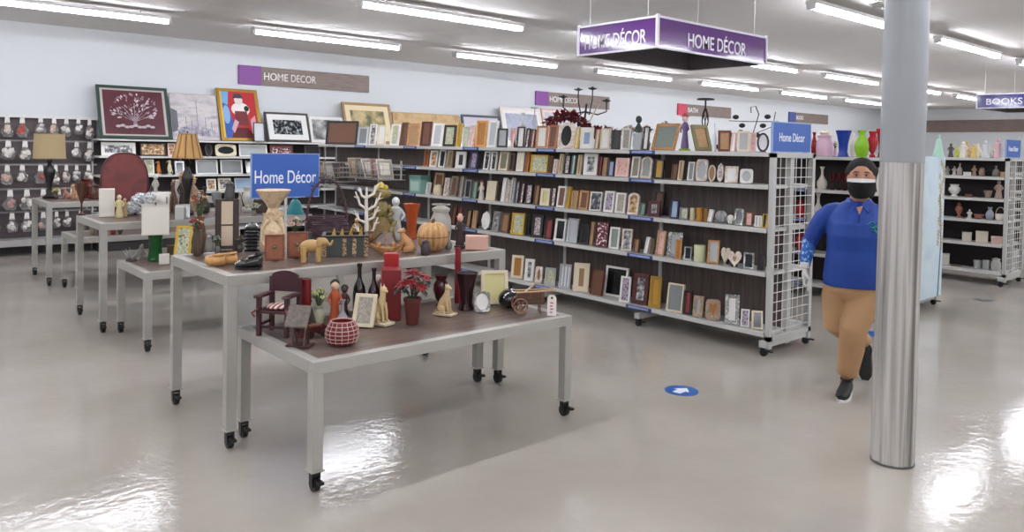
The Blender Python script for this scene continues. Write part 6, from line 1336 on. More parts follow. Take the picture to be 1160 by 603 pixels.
mk_figure((11.140,3.485,1.63),0.118,0.230,-1.268,label='pale blue small ornament on top of the right-hand rack',body='#cdd2d2',head='#cdd2d2')
mk_animal((11.400,3.493,1.63),0.098,0.200,-1.273,label='off-white small ornament on top of the right-hand rack',col='#d6d2c8',kind='sit')
mk_figure((11.140,3.343,1.63),0.116,0.264,-1.279,label='pink small ornament on top of the right-hand rack',body='#d8b0b4',head='#d8b0b4')
mk_figure((11.170,3.940,1.39),0.072,0.124,-1.232,label='grey small figurine on second shelf of the right-hand rack',body='#8f8a84',head='#8f8a84')
mk_figure((11.170,3.853,1.39),0.071,0.127,-1.239,label='pale small figurine on second shelf of the right-hand rack',body='#b5b0a8',head='#b5b0a8')
mk_lathe((11.170,3.789,1.39),0.061,0.164,-1.244,label='slim grey bottle on second shelf of the right-hand rack',prof='bottle',col='#a09a92',cat='ornament',name='ornament')
mk_box((11.170,3.698,1.39),0.090,0.050,-1.251,label='flat white box on second shelf of the right-hand rack',col='#dcdad4',lid='#dcdad4')
mk_figure((11.170,3.614,1.39),0.069,0.146,-1.258,label='brown small figurine on second shelf of the right-hand rack',body='#a8826c',head='#a8826c')
mk_lathe((11.170,3.526,1.39),0.069,0.114,-1.265,label='brown small jar on second shelf of the right-hand rack',prof='jar',col='#8a6a5c',cat='ornament',name='ornament')
mk_lathe((11.170,3.364,1.39),0.077,0.141,-1.278,label='dark glass bottle on second shelf of the right-hand rack',prof='bottle',col='#6e6a66',cat='ornament',name='ornament')
mk_box((11.170,3.274,1.39),0.076,0.065,-1.286,label='tan small box on second shelf of the right-hand rack',col='#b08a64',lid='#b08a64')
mk_lathe((11.170,3.844,1.11),0.143,0.159,-1.239,label='white ruffled vase on third shelf of the right-hand rack',prof='urn',col='#e2e0da',cat='ornament',name='ornament')
mk_box((11.170,3.673,1.11),0.080,0.039,-1.253,label='flat brown box on third shelf of the right-hand rack',col='#6a4a3c',lid='#6a4a3c')
mk_lathe((11.170,3.446,1.11),0.097,0.098,-1.272,label='tan low bowl on third shelf of the right-hand rack',prof='bowl',col='#8a7a6a',cat='ornament',name='ornament')
mk_figure((11.170,3.325,1.11),0.115,0.241,-1.281,label='tall pinkish figurine on third shelf of the right-hand rack',body='#a08c80',head='#a08c80')
mk_box((11.170,3.932,0.83),0.165,0.007,-1.232,label='flat pale box on fourth shelf of the right-hand rack',col='#b5bac0',lid='#b5bac0')
mk_lathe((11.170,3.781,0.83),0.091,0.207,-1.244,label='brown tall candlestick on fourth shelf of the right-hand rack',prof='turned',col='#94604c',cat='ornament',name='ornament')
mk_figure((11.170,3.653,0.83),0.070,0.122,-1.255,label='white small figurine on fourth shelf of the right-hand rack',body='#e0dcd8',head='#e0dcd8')
mk_lathe((11.170,3.539,0.83),0.118,0.061,-1.264,label='red-brown low bowl on fourth shelf of the right-hand rack',prof='bowl',col='#9c5c50',cat='ornament',name='ornament')
mk_lathe((11.170,3.416,0.83),0.097,0.162,-1.274,label='pale blue jug on fourth shelf of the right-hand rack',prof='vase',col='#9ba2ae',cat='ornament',name='ornament')
mk_basket((11.170,3.296,0.83),0.115,0.171,-1.284,label='white hoop-handled basket on fourth shelf of the right-hand rack',col='#d9d4c6')
mk_box((11.170,3.675,0.53),0.110,0.117,-1.253,label='small cream box on fifth shelf of the right-hand rack',col='#cfc8bc',lid='#cfc8bc')
mk_box((11.170,3.499,0.53),0.137,0.145,-1.267,label='larger cream box on fifth shelf of the right-hand rack',col='#d2c6b6',lid='#d2c6b6')
mk_box((11.170,3.326,0.53),0.125,0.093,-1.281,label='pinkish box on fifth shelf of the right-hand rack',col='#d6b4ac',lid='#d6b4ac')
mk_box((11.170,3.944,0.18),0.125,0.155,-1.231,label='white tall box on bottom shelf of the right-hand rack',col='#cfcac0',lid='#cfcac0')
mk_box((11.170,3.792,0.18),0.122,0.019,-1.244,label='brown flat box on bottom shelf of the right-hand rack',col='#6a5a4c',lid='#6a5a4c')
mk_lathe((11.170,3.539,0.18),0.099,0.109,-1.264,label='grey round jar on bottom shelf of the right-hand rack',prof='cup',col='#a3a7a6',cat='ornament',name='ornament')
mk_lathe((11.170,3.437,0.18),0.098,0.122,-1.272,label='second grey round jar on bottom shelf of the right-hand rack',prof='cup',col='#9da19f',cat='ornament',name='ornament')
mk_lathe((11.170,3.326,0.18),0.115,0.169,-1.281,label='silver tiered jar on bottom shelf of the right-hand rack',prof='jar',col='#b5b5b0',cat='ornament',name='ornament')
LIFT = 0
# ================================================================== BACK WALL: hanging bag wall
SL = MB().bx(-3.2, 12.93, .22, 2.86, 12.985, 2.0)
o = struct(SL, 'trim_1', mottled(['#4a4143','#5a5051'], 2.5, .6, stretch=(.4,1,8)))
g = MB().bx(-3.2,12.86,1.955,2.86,12.93,2.0); struct(g, 'trim_2', plain('#d5d5d2', .5))
g = MB()
for z in (1.625, 1.28, .93, .60): g.bx(-3.2,12.905,z-.012,2.86,12.93,z+.012)
struct(g, 'trim_3', plain('#8d8b8a', .5))
struct(MB().bx(-3.2,12.60,.14,2.86,12.93,.23), 'trim_4', plain('#a09f9c', .5))
def mk_bag(x, zt, w, h, label, cols, seed):
    o = thing('hanging_bag', label, 'bagged ornaments', (x, 12.80, zt-h), 0, 'bagged ornaments beyond the left edge' if 'beyond' in label else 'bagged ornaments on the hook rails')
    rd = random.Random(seed)
    MB().tube([(0,.125,h+.012),(0,0,h-.0),(0,-.01,h+.01)], .003, 5).build('hook', METAL, o)
    ch = h*.34
    MB().prism([(-w*.2,h-ch),(w*.2,h-ch),(w*.16,h-.005),(-w*.16,h-.005)], -.004, .004).build('header_card', plain('#d9d6d0', .6), o, smooth=False)
    N = 10; R = []
    for t in [k/6 for k in range(7)]:
        ww = w*(.12+.38*min(1, t*1.7)) if t < .8 else w*.5*(1-(t-.8)*1.4)
        R.append([(ww*math.cos(2*PI*i/N)*rd.uniform(.85,1.1), w*.22*(.3+t)*math.sin(2*PI*i/N)*rd.uniform(.8,1.1), (h-ch*.8)*(1-t)+.0) for i in range(N)])
    MB().loft(R).build('clear_bag', plain('#dedcda', .2, 0, .9), o, smooth=False)
    g = MB()
    for i in range(5):
        blob(g, (rd.uniform(-.25,.25)*w, rd.uniform(-.05,.05)*w, h*rd.uniform(.18,.5)), w*rd.uniform(.17,.27), rd.randint(0, 99), 8, 5)
    g.build('ornaments', plain(cols, .5), o, smooth=False)
BC = ['#d6d2cc','#cfc9c2','#c9b8ac','#dcd8d4','#c4a596','#cfcac4','#d4ccc6']
rows = [('top', 1.975, .30, (-30,-12,6,22,42,57,71,85,98)), ('second', 1.625, .28, (-28,-11,7,25,42,58,83,98)), ('third', 1.28, .28, (-28,-10,6,22,42,59,71,83,97)), ('fourth', .93, .30, (-27,-9,9,27,45,62,78,92)), ('bottom', .60, .28, (-26,-8,11,27,45,60,72,88))]
ordn = ['leftmost','second','third','fourth','fifth','sixth','seventh','eighth','ninth']
RED = {('top', 22): '#a8402c', ('third', 42): '#8c4238', ('fourth', 9): '#b0887c', ('fourth', 71): '#a56f58'}
for rn, zt, hh, xs in rows:
    vis = [x for x in xs if x > 0]
    for j, x in enumerate(xs):
        X = 1.635+(x-0)*(2.85-1.635)/108
        lab = ('%s bag of small ornaments on the %s hook rail of the bag wall' % (ordn[vis.index(x)], rn)) if x > 0 else 'bagged ornaments hanging on the bag wall beyond the left photo edge'
        rd = random.Random(j*7+len(rn)); gap = min([abs(x-q) for q in xs if q != x])*(2.85-1.635)/108; mk_bag(X, zt, min(rd.uniform(.15,.2), gap*.88), hh*rd.uniform(.8,1.05), lab, RED.get((rn, x), BC[(j*3+len(rn)) % 7]), j*13+int(zt*100))

# ================================================================== BACK WALL: shelf unit
o = thing('wall_shelving', 'long wall shelf unit below the leaning pictures', 'shelf unit', (2.80, 12.95, 0))
UL = 10.24; SH = plain('#cdcdc8', .45)
MB().bx(0,-.02,.1,UL,0,1.66).build('back_panel', plain('#3c3335', .7), o, smooth=False)
for z in (.25, .56, .86, 1.13, 1.42, 1.676):
    for i in range(8):
        a = i*UL/8; MB().bx(a+.004,-.45,z-.028,a+UL/8-.004,-.02,z).build('shelf', SH, o, smooth=False)
for i in range(9):
    a = i*UL/8; MB().bx(a-.012,-.06,0,a+.012,-.02,1.66).build('upright', POST, o, smooth=False)
MB().bx(0,-.45,0,UL,-.02,.12).build('plinth', plain('#2b292a', .6), o, smooth=False)

# generic art panels
def mk_art(x0, x1, h, y, z, rim, label, art, rimw=.05, tilt=14, mat=None, extra=None, rz=0.0, loc=None):
    w = x1-x0
    o = thing('framed_picture', label, 'picture', loc or ((x0+x1)/2, y, z), rz); M = RX(-math.radians(tilt)); t = .03
    out = [(-w/2,0),(w/2,0),(w/2,h),(-w/2,h)]; inn = [(-w/2+rimw,rimw),(w/2-rimw,rimw),(w/2-rimw,h-rimw),(-w/2+rimw,h-rimw)]
    MB().ring(out, inn, -t, 0, lip=.006, M=M).build('frame', rim, o)
    if mat:
        mw, mc = mat; in2 = [(-w/2+rimw+mw,rimw+mw),(w/2-rimw-mw,rimw+mw),(w/2-rimw-mw,h-rimw-mw),(-w/2+rimw+mw,h-rimw-mw)]
        MB().ring(inn, in2, -t*.62, -t*.5, M=M).build('mat_board', plain(mc, .6), o, smooth=False); pic = in2
    else: pic = inn
    p = MB().prism(pic, -t*.5, -t*.2, M=M).build('picture', art, o, smooth=False)
    if extra:
        x0_, z0_ = pic[0]; x1_, z1_ = pic[2]
        bycol = {}
        for k, (poly, col) in enumerate(extra): bycol.setdefault(col if isinstance(col, str) else id(col), [k, col, []])[2].append(poly)
        for k, col, polys in bycol.values():
            g = MB()
            for poly in polys: g.prism([(x0_+(x1_-x0_)*a, z0_+(z1_-z0_)*b) for a, b in poly], -t*.5-.0012-.0006*min(k, 12), -t*.45, M=M)
            g.build('painted_shape', plain(col, .6) if isinstance(col, str) else col, p, smooth=False)
    return o
def ell_poly(cx, cz, rx, rz_, n=16): return [(cx+rx*math.cos(2*PI*i/n), cz+rz_*math.sin(2*PI*i/n)) for i in range(n)]
TZ = 1.678
# tree print on maroon
rd = random.Random(4); tree = []
for i in range(150):
    a = rd.uniform(0, 2*PI); r_ = .34*math.sqrt(rd.random()); cx_, cz_ = .5+r_*math.cos(a), .56+.9*r_*math.sin(a)
    if cz_ < .36: continue
    u = math.atan2(cz_-.3, cx_-.5); L = rd.uniform(.018, .05)
    tree.append(([(cx_, cz_), (cx_+L*math.cos(u-.35), cz_+L*math.sin(u-.35)), (cx_+1.5*L*math.cos(u), cz_+1.5*L*math.sin(u)), (cx_+L*math.cos(u+.35), cz_+L*math.sin(u+.35))], ['#b3a3a8','#8f7c86','#cfc4c6'][i % 3]))
for i in range(9): u = .35+i*.3; tree.append(([(.49,.3),(.51,.3),(.5+.3*math.cos(u), .36+.3*math.sin(u))], '#9c8c92'))
tree.append(([(.46,.2),(.54,.2),(.51,.4),(.49,.4)], '#8f7c86'))
for i in range(9): tree.append((ell_poly(.24+.065*i, .2+.02*math.sin(i*2), .04, .028, 7), '#b5a8aa'))
mk_art(2.83, 3.85, .86, 12.60, TZ, plain('#2c4239', .4), 'green-framed maroon picture with a pale leafy tree, leftmost on the wall shelf', mottled(['#4e1d27','#5a2430'], 6, .5), .045, 20, None, [([(.0,.0),(1,0),(1,.035),(0,.035)], '#b9b0aa'), ([(.0,.965),(1,.965),(1,1),(0,1)], '#b9b0aa'), ([(.0,.0),(.04,0),(.04,1),(0,1)], '#b9b0aa'), ([(.96,.0),(1,0),(1,1),(.96,1)], '#b9b0aa')]+tree)
mk_art(3.87, 4.61, .78, 12.62, TZ, plain('#c4c0bf', .6), 'frameless pale lilac-grey harbour canvas beside the maroon tree picture', mottled(['#a39ea6','#bbb4b6','#cac5c2','#9592a0'], 3, .6, stretch=(1,1,2.2)), .006, 17, None,
  [([(.0,.15),(.14,.2),(.13,.62),(.0,.68)], '#5f6268'), ([(.12,.12),(1,.05),(1,.22),(.5,.3),(.12,.26)], mottled(['#6d6c7a','#a19ba6','#c2bcc0'], 14, .6))]+[([(x,.2),(x+.012,.2),(x+.012,z),(x,z)], '#7b7a84') for x, z in ((.3,.5),(.42,.42),(.55,.86),(.72,.5),(.85,.4))])
mk_art(4.63, 5.33, .93, 12.60, TZ, RIM['gold'](), 'tall gold-framed bright picture with red, blue and white shapes', plain('#b3262a', .6), .05, 20, None,
  [([(0,0),(.22,0),(.3,.35),(.2,.7),(.0,.8)], '#2c5aa8'), ([(0,.78),(.2,.7),(.26,1),(0,1)], '#6fa3cf'), (ell_poly(.14,.5,.1,.2), '#7fa6d0'), (ell_poly(.55,.62,.26,.15), '#e4dfda'), (ell_poly(.52,.82,.12,.1), '#d9cfc8'), ([(.36,.86),(.66,.86),(.6,.96),(.42,.96)], '#3a3540'), ([(.36,.28),(.74,.28),(.72,.58),(.38,.58)], '#6a2226'), ([(.2,0),(.9,0),(.7,.22),(.36,.22)], '#5c1a1e'), ([(.3,.1),(.46,.34),(.36,.4),(.24,.2)], '#c9a3b0'), ([(.8,.1),(.96,.1),(.94,.5),(.8,.4)], '#c892a0'), ([(.0,.0),(.05,0),(.05,1),(0,1)], '#d0b040'), (ell_poly(.72,.64,.07,.06), '#22232a')])
mk_art(5.42, 6.22, .54, 12.62, TZ, plain('#3d3836', .4), 'dark-framed black and white print with wide white mat', INN['bwdark'](), .035, 20, (.10, '#dedddb'))
mk_frame((5.20, 12.44, TZ), .18, .32, -PI/2-.1, 'black', 'ltgrey', 'small thin black frame standing before the black and white print', rimw=.012, tilt=8)
mk_art(6.23, 6.90, .48, 12.64, TZ, plain('#d6d4d0', .5), 'unframed black and white landscape print with white border', mottled(['#4e4e4e','#9a9a98','#d8d8d6'], 5, .5), .05, 16)
mk_art(6.93, 7.96, .80, 12.62, TZ, wood('#8a6a42', '#a5845a'), 'large wood-framed landscape picture with cream mat above the rack end', mottled(['#5f6142','#9c8c60','#c2ad80','#3c4030'], 4, .5), .05, 18, (.10, '#d9c9a4'))
mk_art(7.98, 9.60, .64, 12.66, TZ, plain('#b59a74', .6), 'wide plain tan cork board behind the rack-top frames', mottled(['#b3986f','#c2a67c','#a88c64'], 5, .8), .015, 12)
mk_art(9.63, 10.66, .66, 12.62, TZ, plain('#22253a', .4), 'low wide navy-framed picture right of the cork board', plain('#b9b4bd', .4), .05, 12)
mk_art(10.75, 11.95, .88, 12.64, TZ, plain('#ddd2cc', .5), 'pale-framed wide seascape picture behind the rack-top frames', mottled(['#8490a8','#a7a9b8','#7b8a9c'], 4, .4), .05, 14, (.08, '#e0dcd8'))
mk_art(11.98, 12.98, .92, 12.64, TZ, plain('#c9aaa2', .5), 'pink-framed pale lilac picture, rightmost on the wall shelf', mottled(['#b5aeb8','#c4bcc2','#a8a0b0'], 5, .4), .045, 14, (.05, '#d8cdc8'))

# ================================================================== bins of loose frames at the far part of the rack
def mk_bin(y0, y1, z, label, xo=5.22, xi=5.565, h=.20):
    o = thing('wire_bin', label, 'wire bin', ((xo+xi)/2, (y0+y1)/2, z)); W = (xi-xo)/2; L = (y1-y0)/2; m = plain('#a5a4a0', .35, .5)
    g = MB()
    for zz in (0, h*.33, h*.66, h):
        for s in (-1, 1): g.cyl((s*W,-L,zz), (s*W,L,zz), .004, n=5).cyl((-W,s*L,zz), (W,s*L,zz), .004, n=5)
    n = 12
    for i in range(n+1):
        y = -L+2*L*i/n; g.cyl((-W,y,0), (-W,y,h), .003, n=5).cyl((-W,y,0), (W,y,0), .003, n=5)
    g.build('wire_sides', m, o)
    for s in (-1, 1): MB().bx(W-.005,s*L*.8-.01,0,W+.012,s*L*.8+.01,h+.05).build('hook_bracket', METAL, o, smooth=False)
    return o
mk_bin(8.55, 9.7, 1.20, 'wire bin hooked on the rack beside the blue printed sign, nearer one')
mk_bin(9.75, 10.9, 1.12, 'wire bin hooked on the rack beside the blue printed sign, farther one')
bins = [(5.392, 8.75, '#cfc7b8', 'top cream card leaning in the nearer wire bin'), (5.392, 8.93, '#b58f8a', 'pink-brown folded card in the nearer wire bin'), (5.392, 9.12, '#ddd8cf', 'white paper packet in the nearer wire bin'), (5.392, 9.33, '#8c8478', 'grey-brown card at the middle of the nearer wire bin'), (5.392, 9.52, '#c5b090', 'tan card at the far side of the nearer wire bin'), (5.392, 9.95, '#5a4a44', 'dark brown card in the farther wire bin'), (5.392, 10.25, '#a39c90', 'grey card in the farther wire bin'), (5.392, 10.6, '#8a7460', 'brown card at the far side of the farther wire bin')]
for i, (x, y, c, l) in enumerate(bins):
    z = 1.21 if y < 9.7 else 1.13
    o = thing('loose_mat_board', l, 'mat board', (x, y, z), .15*((i % 3)-1), 'loose boards in the wire bins'); rd = random.Random(i)
    M = RX(-rd.uniform(.25, .4)); MB().bx(-.11,-.006,0,.11,.006,.27, M).build('board', plain(c, .6), o, smooth=False)
    MB().ring([(-.10,.01),(.10,.01),(.10,.26),(-.10,.26)], [(-.07,.05),(.07,.05),(.07,.22),(-.07,.22)], -.0075, -.006, M=M).build('printed_border', plain(tone(c, .7), .6), o, smooth=False)
# ================================================================== WALKING WOMAN
def remesh(o, vox, it=5):
    m = o.modifiers.new('remesh', 'REMESH'); m.mode = 'VOXEL'; m.voxel_size = vox; m.use_smooth_shade = True
    s = o.modifiers.new('smooth', 'SMOOTH'); s.iterations = it; s.factor = .5
    return o
va = math.atan2(.906, .422)
W_ = thing('person', 'woman in blue polo shirt, tan trousers and black face mask walking beside the column', 'person', (5.72*.9062+.012, 5.72*.4229-.03, 0), math.atan2(-.906, .422))
SKIN = plain('#b07e64', .5); SHIRT = mottled(['#0c3585','#103d92'], 5, .65); SLV = mottled(['#1c5fae','#174f9c','#1c5fae','#9fc0d8'], 45, .6); TRS = mottled(['#ab8560','#b48e68'], 4, .75); MBLK = plain('#060607', .9)
def ering(z, cx, cy, rx, ry, n=28, p=2.3):
    R = []
    for i in range(n):
        a = 2*PI*i/n; c, s = math.cos(a), math.sin(a)
        R.append((cx+rx*math.copysign(abs(c)**(2/p), c), cy+ry*math.copysign(abs(s)**(2/p), s), z))
    return R
HX, HY, HZ = .017, -.02, 1.478
A_R = [(-.175,.0,1.275),(-.252,.02,1.16),(-.298,.03,1.05),(-.312,.0,.95),(-.322,-.03,.862)]
A_L = [(.17,.0,1.275),(.24,.02,1.16),(.275,.04,1.05),(.29,.01,.95),(.295,-.02,.862)]
LEG_F = [(.085,.0,.80),(.06,-.03,.66),(.0,-.065,.47),(-.012,-.02,.32),(-.035,.01,.09)]
LEG_R = [(-.085,.0,.80),(-.115,.03,.66),(-.118,.05,.47),(-.02,.27,.36),(.085,.46,.27)]
# body: one continuous surface
g = MB()
g.loft([ering(.74,0,0,.17,.13), ering(.85,0,0,.18,.14), ering(.98,0,0,.165,.13), ering(1.12,0,0,.17,.13), ering(1.22,0,.0,.165,.11), ering(1.285,0,.0,.13,.085), ering(1.33,.01,.0,.062,.06), ering(1.42,.015,-.005,.058,.06)])
g.ell((HX,HY,HZ+.025), (.080,.092,.108), 24, 16)
g.ell((HX,HY-.018,HZ-.055), (.063,.072,.078), 20, 12)
g.ell((HX,HY-.096,HZ+.005), (.014,.018,.026), 10, 8)
for s in (-1, 1): g.ell((HX+s*.080,HY+.005,HZ+.0), (.012,.02,.032), 10, 8)
g.tube([(-.10,0,1.25)]+A_R[1:], [.045,.040,.036,.033,.026], 14); g.tube([(.10,0,1.25)]+A_L[1:], [.045,.040,.036,.033,.026], 14)
g.tube(LEG_F, [.10,.095,.07,.065,.042], 16); g.tube(LEG_R, [.10,.095,.07,.06,.042], 16)
g.tube([LEG_F[-1],(-.035,.02,.05)], [.042,.045], 12)
body = remesh(g.build('body', SKIN, W_), .009, 4)
# head details
for s in (-1, 1):
    e = MB().ell((HX+s*.031,HY-.083,HZ+.030), (.0135,.008,.0058), 12, 8).build('eye', plain('#b9aca2', .4), W_)
    MB().ell((HX+s*.031,HY-.0895,HZ+.030), (.0058,.003,.0062), 10, 8).build('iris', plain('#140c0a', .4), e)
    MB().tube([(HX+s*.046,HY-.076,HZ+.036),(HX+s*.031,HY-.089,HZ+.0395),(HX+s*.017,HY-.088,HZ+.035)], .0025, 6).build('eyelid', plain('#6b4434', .5), e)
    MB().tube([(HX+s*.053,HY-.074,HZ+.046),(HX+s*.036,HY-.089,HZ+.055),(HX+s*.016,HY-.093,HZ+.050)], [.002,.0038,.003], 6).build('eyebrow', plain('#241712', .7), W_)
hair = MB(); hair.ell((HX,HY+.024,HZ+.058), (.091,.102,.092), 26, 16, wob=lambda a, t: 1+.012*math.cos(14*a)); hair.ell((HX+.012,HY+.085,HZ-.02), (.078,.05,.105), 18, 12)
hair.ell((HX+.05,HY+.06,HZ-.05), (.045,.05,.09), 14, 10)
hair.build('hair', mottled(['#0d0a09','#1a1210'], 30, .85, stretch=(6,1,1)), W_)
MB().tube([(HX+.094*math.cos(PI*i/16), HY+.005-.0*i, HZ+.045+.088*math.sin(PI*i/16)) for i in range(17)], .006, 8).build('headband', plain('#3b2f2c', .4), W_)
def face_patch(z0, z1, off, zb, name, mat, parent, a0=72):
    g = MB(); nx, nz = 20, 7; V = []
    for lay in (0, 1):
        for j in range(nz+1):
            t = j/nz; z = z0+(z1-z0)*t
            for i in range(nx+1):
                a = math.radians(-a0+2*a0*i/nx); k = abs(a)/math.radians(a0)
                zz = z*(1-0)+ (zb-z)*(k**3)*.35
                bul = .010*math.cos(a)*math.sin(PI*min(1, max(0, (zz-1.33)/.16)))
                tp = .72+.28*min(1, max(0, (zz-1.35)/.075)); R1, R2 = (.079+off-lay*.004)*tp, (.086+off+bul-lay*.004)*(.55+.45*tp)
                nose = .014*math.exp(-(a/.22)**2)*math.exp(-((zz-(HZ-.01))/.03)**2)
                V.append((HX+R1*math.sin(a), HY-.010-(R2+nose)*math.cos(a), zz))
    n = (nx+1)*(nz+1); F = []
    for j in range(nz):
        for i in range(nx):
            q = j*(nx+1)+i; F.append((q, q+1, q+nx+2, q+nx+1)); F.append((n+q, n+q+nx+1, n+q+nx+2, n+q+1))
    for i in range(nx): F.append((i, n+i, n+i+1, i+1)); q = nz*(nx+1)+i; F.append((q, q+1, n+q+1, n+q))
    for j in range(nz): q = j*(nx+1); F.append((q, q+nx+1, n+q+nx+1, n+q)); q += nx; F.append((q, n+q, n+q+nx+1, q+nx+1))
    g.add(V, F); return fixnormals(g.build(name, mat, parent))
mk = face_patch(1.352, 1.468, .010, 1.44, 'face_mask', MBLK, W_)
face_patch(1.462, 1.488, .0115, 1.47, 'white_mask_band', plain('#dcdcdc', .7), mk)
for s in (-1, 1): MB().tube([(HX+s*.080,HY-.03,1.455),(HX+s*.086,HY+.01,1.475),(HX+s*.080,HY+.015,1.445),(HX+s*.078,HY-.03,1.40)], .002, 5).build('ear_loop', MBLK, mk)
# polo shirt
g = MB()
g.loft([ering(.752,0,.0,.203,.165), ering(.80,0,.0,.207,.17), ering(.90,0,-.005,.198,.168), ering(1.0,0,-.006,.188,.16), ering(1.10,0,-.015,.190,.165), ering(1.18,0,-.012,.188,.15), ering(1.25,0,.0,.178,.118), ering(1.30,.0,.0,.135,.09), ering(1.335,.008,.0,.078,.07)], cap=True)
g.tube([(-.11,.0,1.262),(-.165,.005,1.245),(-.21,.012,1.205),(-.255,.02,1.13),(-.293,.03,1.045),(-.303,.02,1.0)], [.06,.066,.066,.06,.053,.05], 18)
g.tube([(.11,.0,1.262),(.165,.005,1.245),(.205,.012,1.205),(.24,.02,1.13),(.272,.04,1.045),(.28,.03,1.0)], [.06,.066,.066,.06,.053,.05], 18)
sh = remesh(g.build('polo_shirt', SHIRT, W_), .008, 5)
g = MB()
for s in (-1, 1):
    g.add([(.008+s*.072,.03,1.352),(.012+s*.058,-.045,1.350),(.012+s*.012,-.083,1.315),(.012+s*.052,-.115,1.262),(.008+s*.105,-.06,1.308),(.008+s*.09,.03,1.325)]+[(.008+s*.066,.03,1.346),(.012+s*.052,-.04,1.344),(.012+s*.012,-.077,1.309),(.012+s*.052,-.103,1.256),(.008+s*.105,-.053,1.30),(.008+s*.09,.03,1.318)],
          [(0,1,2,3,4,5),(11,10,9,8,7,6),(0,6,7,1),(1,7,8,2),(2,8,9,3),(3,9,10,4),(4,10,11,5),(5,11,6,0)])
fixnormals(g.build('collar', plain('#173f94', .6), sh, smooth=False))
fixnormals(MB().add([(-.022,-.062,1.338),(.046,-.062,1.338),(.012,-.128,1.245),(-.02,-.055,1.332),(.044,-.055,1.332),(.012,-.12,1.24)], [(0,1,2),(5,4,3),(0,3,4,1),(1,4,5,2),(2,5,3,0)]).build('open_neck', SKIN, sh, smooth=False))
MB().bx(.008,-.152,1.155,.018,-.140,1.25, RX(0)).build('placket', plain('#10367e', .6), sh, smooth=False)
g = MB()
ly = lambda x, z: -.178+max(0, abs(x)-.04)*.22+ (max(0, z-1.14))*.42
for P in ([(.065,1.185),(.085,1.205),(.105,1.20),(.112,1.18),(.095,1.165),(.078,1.172)], [(.10,1.172),(.112,1.15),(.122,1.13)], [(.112,1.182),(.13,1.155),(.138,1.13)], [(.085,1.155),(.105,1.148),(.13,1.145)]):
    g.tube([(x, ly(x, z), z) for x, z in P], .0032, 5)
g.build('green_logo', plain('#1f9a86', .5), sh)
# forearm sleeves
for P, nm in ((A_R, 0), (A_L, 1)):
    q = [Vector(P[2])*.35+Vector(P[3])*.65-Vector((0,0,-.05)), Vector(P[3]), Vector(P[4])*.6+Vector(P[3])*.4, Vector(P[4])]
    MB().tube([Vector(P[2]), Vector(P[3]), Vector(P[4])*.6+Vector(P[3])*.4, Vector(P[4])], [.049,.044,.037,.033], 16).build('patterned_sleeve', SLV, W_)
# trousers
g = MB()
g.loft([ering(.66,0,.0,.10,.11), ering(.72,0,0,.185,.14), ering(.80,0,0,.190,.145), ering(.90,0,0,.175,.135)])
g.tube(LEG_F[:-1]+[(-.032,.005,.135)], [.112,.108,.088,.085,.066], 20)
g.tube(LEG_R[:-1]+[(.075,.44,.285)], [.108,.098,.082,.078,.058], 20)
remesh(g.build('trousers', TRS, W_), .009, 5)
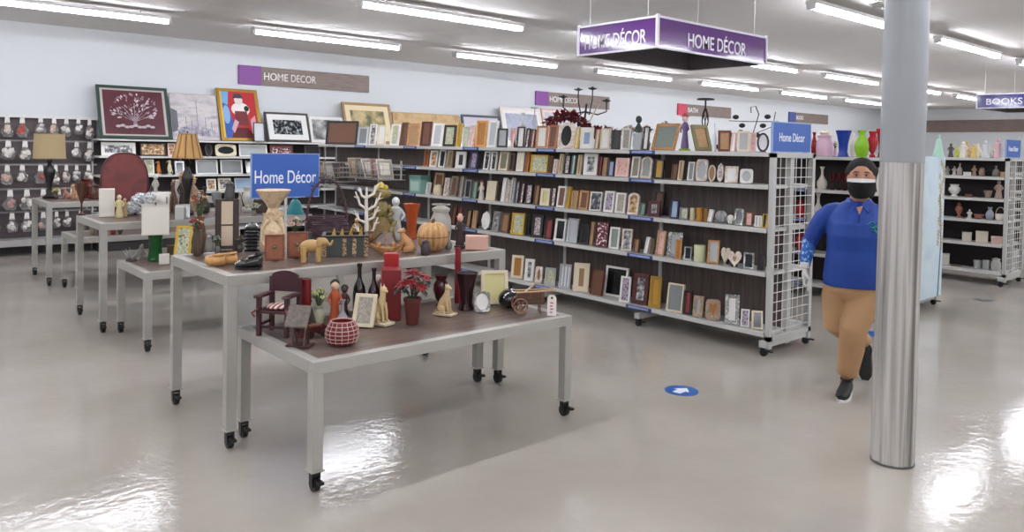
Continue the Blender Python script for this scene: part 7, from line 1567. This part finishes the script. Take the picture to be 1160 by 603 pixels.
# shoes
def shoe(M, name='shoe'):
    g = MB(); N = 16; R = []
    for y, zc, rx, rz_ in ((.075,.05,.022,.035),(.06,.055,.036,.05),(.02,.06,.040,.056),(-.04,.052,.042,.048),(-.10,.042,.046,.036),(-.15,.036,.042,.028),(-.18,.03,.024,.018)):
        R.append([tuple(M @ Vector((rx*math.cos(2*PI*i/N), y, max(.014, zc+rz_*math.sin(2*PI*i/N))))) for i in range(N)])
    o = fixnormals(g.loft(R).build(name, plain('#101012', .6), W_))
    s = MB(); R = []
    for z in (0, .018):
        R.append([tuple(M @ Vector(((.048 if math.sin(2*PI*i/20) < 0 else .042)*math.cos(2*PI*i/20), -.055+.14*math.sin(2*PI*i/20), z))) for i in range(20)])
    fixnormals(s.loft(R).build('sole', plain('#d6d6d4', .6) if name == 'shoe' else MBLK, o))
    l = MB()
    for k in range(4): y = .0-.028*k; zt = .105-.012*k; l.tube([tuple(M @ Vector((-.022,y,zt-.012))), tuple(M @ Vector((0,y-.004,zt))), tuple(M @ Vector((.022,y,zt-.012)))], .003, 5)
    l.build('laces', plain('#2c2c2f', .6), o)
    c = MB(); c.tube([tuple(M @ Vector((.036*math.cos(2*PI*i/16), .02+.042*math.sin(2*PI*i/16), .112))) for i in range(16)], .007, 6, True); c.build('shoe_collar', plain('#17171a', .7), o)
    return o
shoe(T(-.036,-.04,0) @ RZ(-.15))
shoe(T(.088,.43,.205) @ RX(1.12) @ T(0,-.02,-.055))
# gloves: palm and five bent fingers
GLV = plain('#cfcfcd', .6)
def glove(wr, s, grip):
    wr = Vector(wr); g = MB()
    g.tube([wr+Vector((0,0,.03)), wr+Vector((0,-.004,-.01))], [.034,.031], 12)
    P = wr+Vector((0,-.006,-.055))
    g.ell(P, (.020,.040,.046), 14, 10)
    for i, (dy, L) in enumerate(((-.030,.030),(-.011,.034),(.009,.032),(.027,.025))):
        b = P+Vector((0,dy,-.036)); k = P+Vector((-s*.004*0, dy, -.036-L)); c = 1 if grip else .45
        t = k+Vector((s*.026*c, .004, -L*.75*(1-c*.6))); e = t+Vector((s*.016*c, .004, L*.55*c if grip else -L*.5))
        g.tube([b, k, t, e], [.0105,.0098,.009,.0075], 9)
    b = P+Vector((s*.006,-.034,.012)); g.tube([b, b+Vector((s*.018,-.020,-.024)), b+Vector((s*.034,-.014,-.046))], [.0125,.011,.0085], 9)
    return remesh(g.build('glove', GLV, W_), .004, 3)
glove(A_R[-1], 1, True); glove(A_L[-1], -1, False)
# tag gun in the right hand: held, so it is a thing of its own
hw = W_.matrix_basis
gx = Matrix.Translation(W_.location) @ Matrix.Rotation(W_.rotation_euler.z, 4, 'Z')
hp = gx @ Vector((-.290, -.045, .755))
t = thing('tag_gun', 'small white tag gun held in the gloved hand beside the rack', 'tag gun', hp, W_.rotation_euler.z)
MB().bx(-.009,-.022,-.03,.009,.022,.035).build('grip', plain('#d4d3cf', .5), t, bevel=.003)
MB().bx(-.011,-.062,-.052,.011,.012,-.028).build('barrel', plain('#c6c5c1', .5), t, bevel=.003)
MB().cyl((0,-.062,-.04),(0,-.09,-.04), .0022, n=6).build('needle', METAL, t)
dup = {k: v for k, v in LABELS.items() if len(v) > 1 and 'outside the photo' not in k}
for k, v in dup.items(): print('DUPLABEL', k, v)
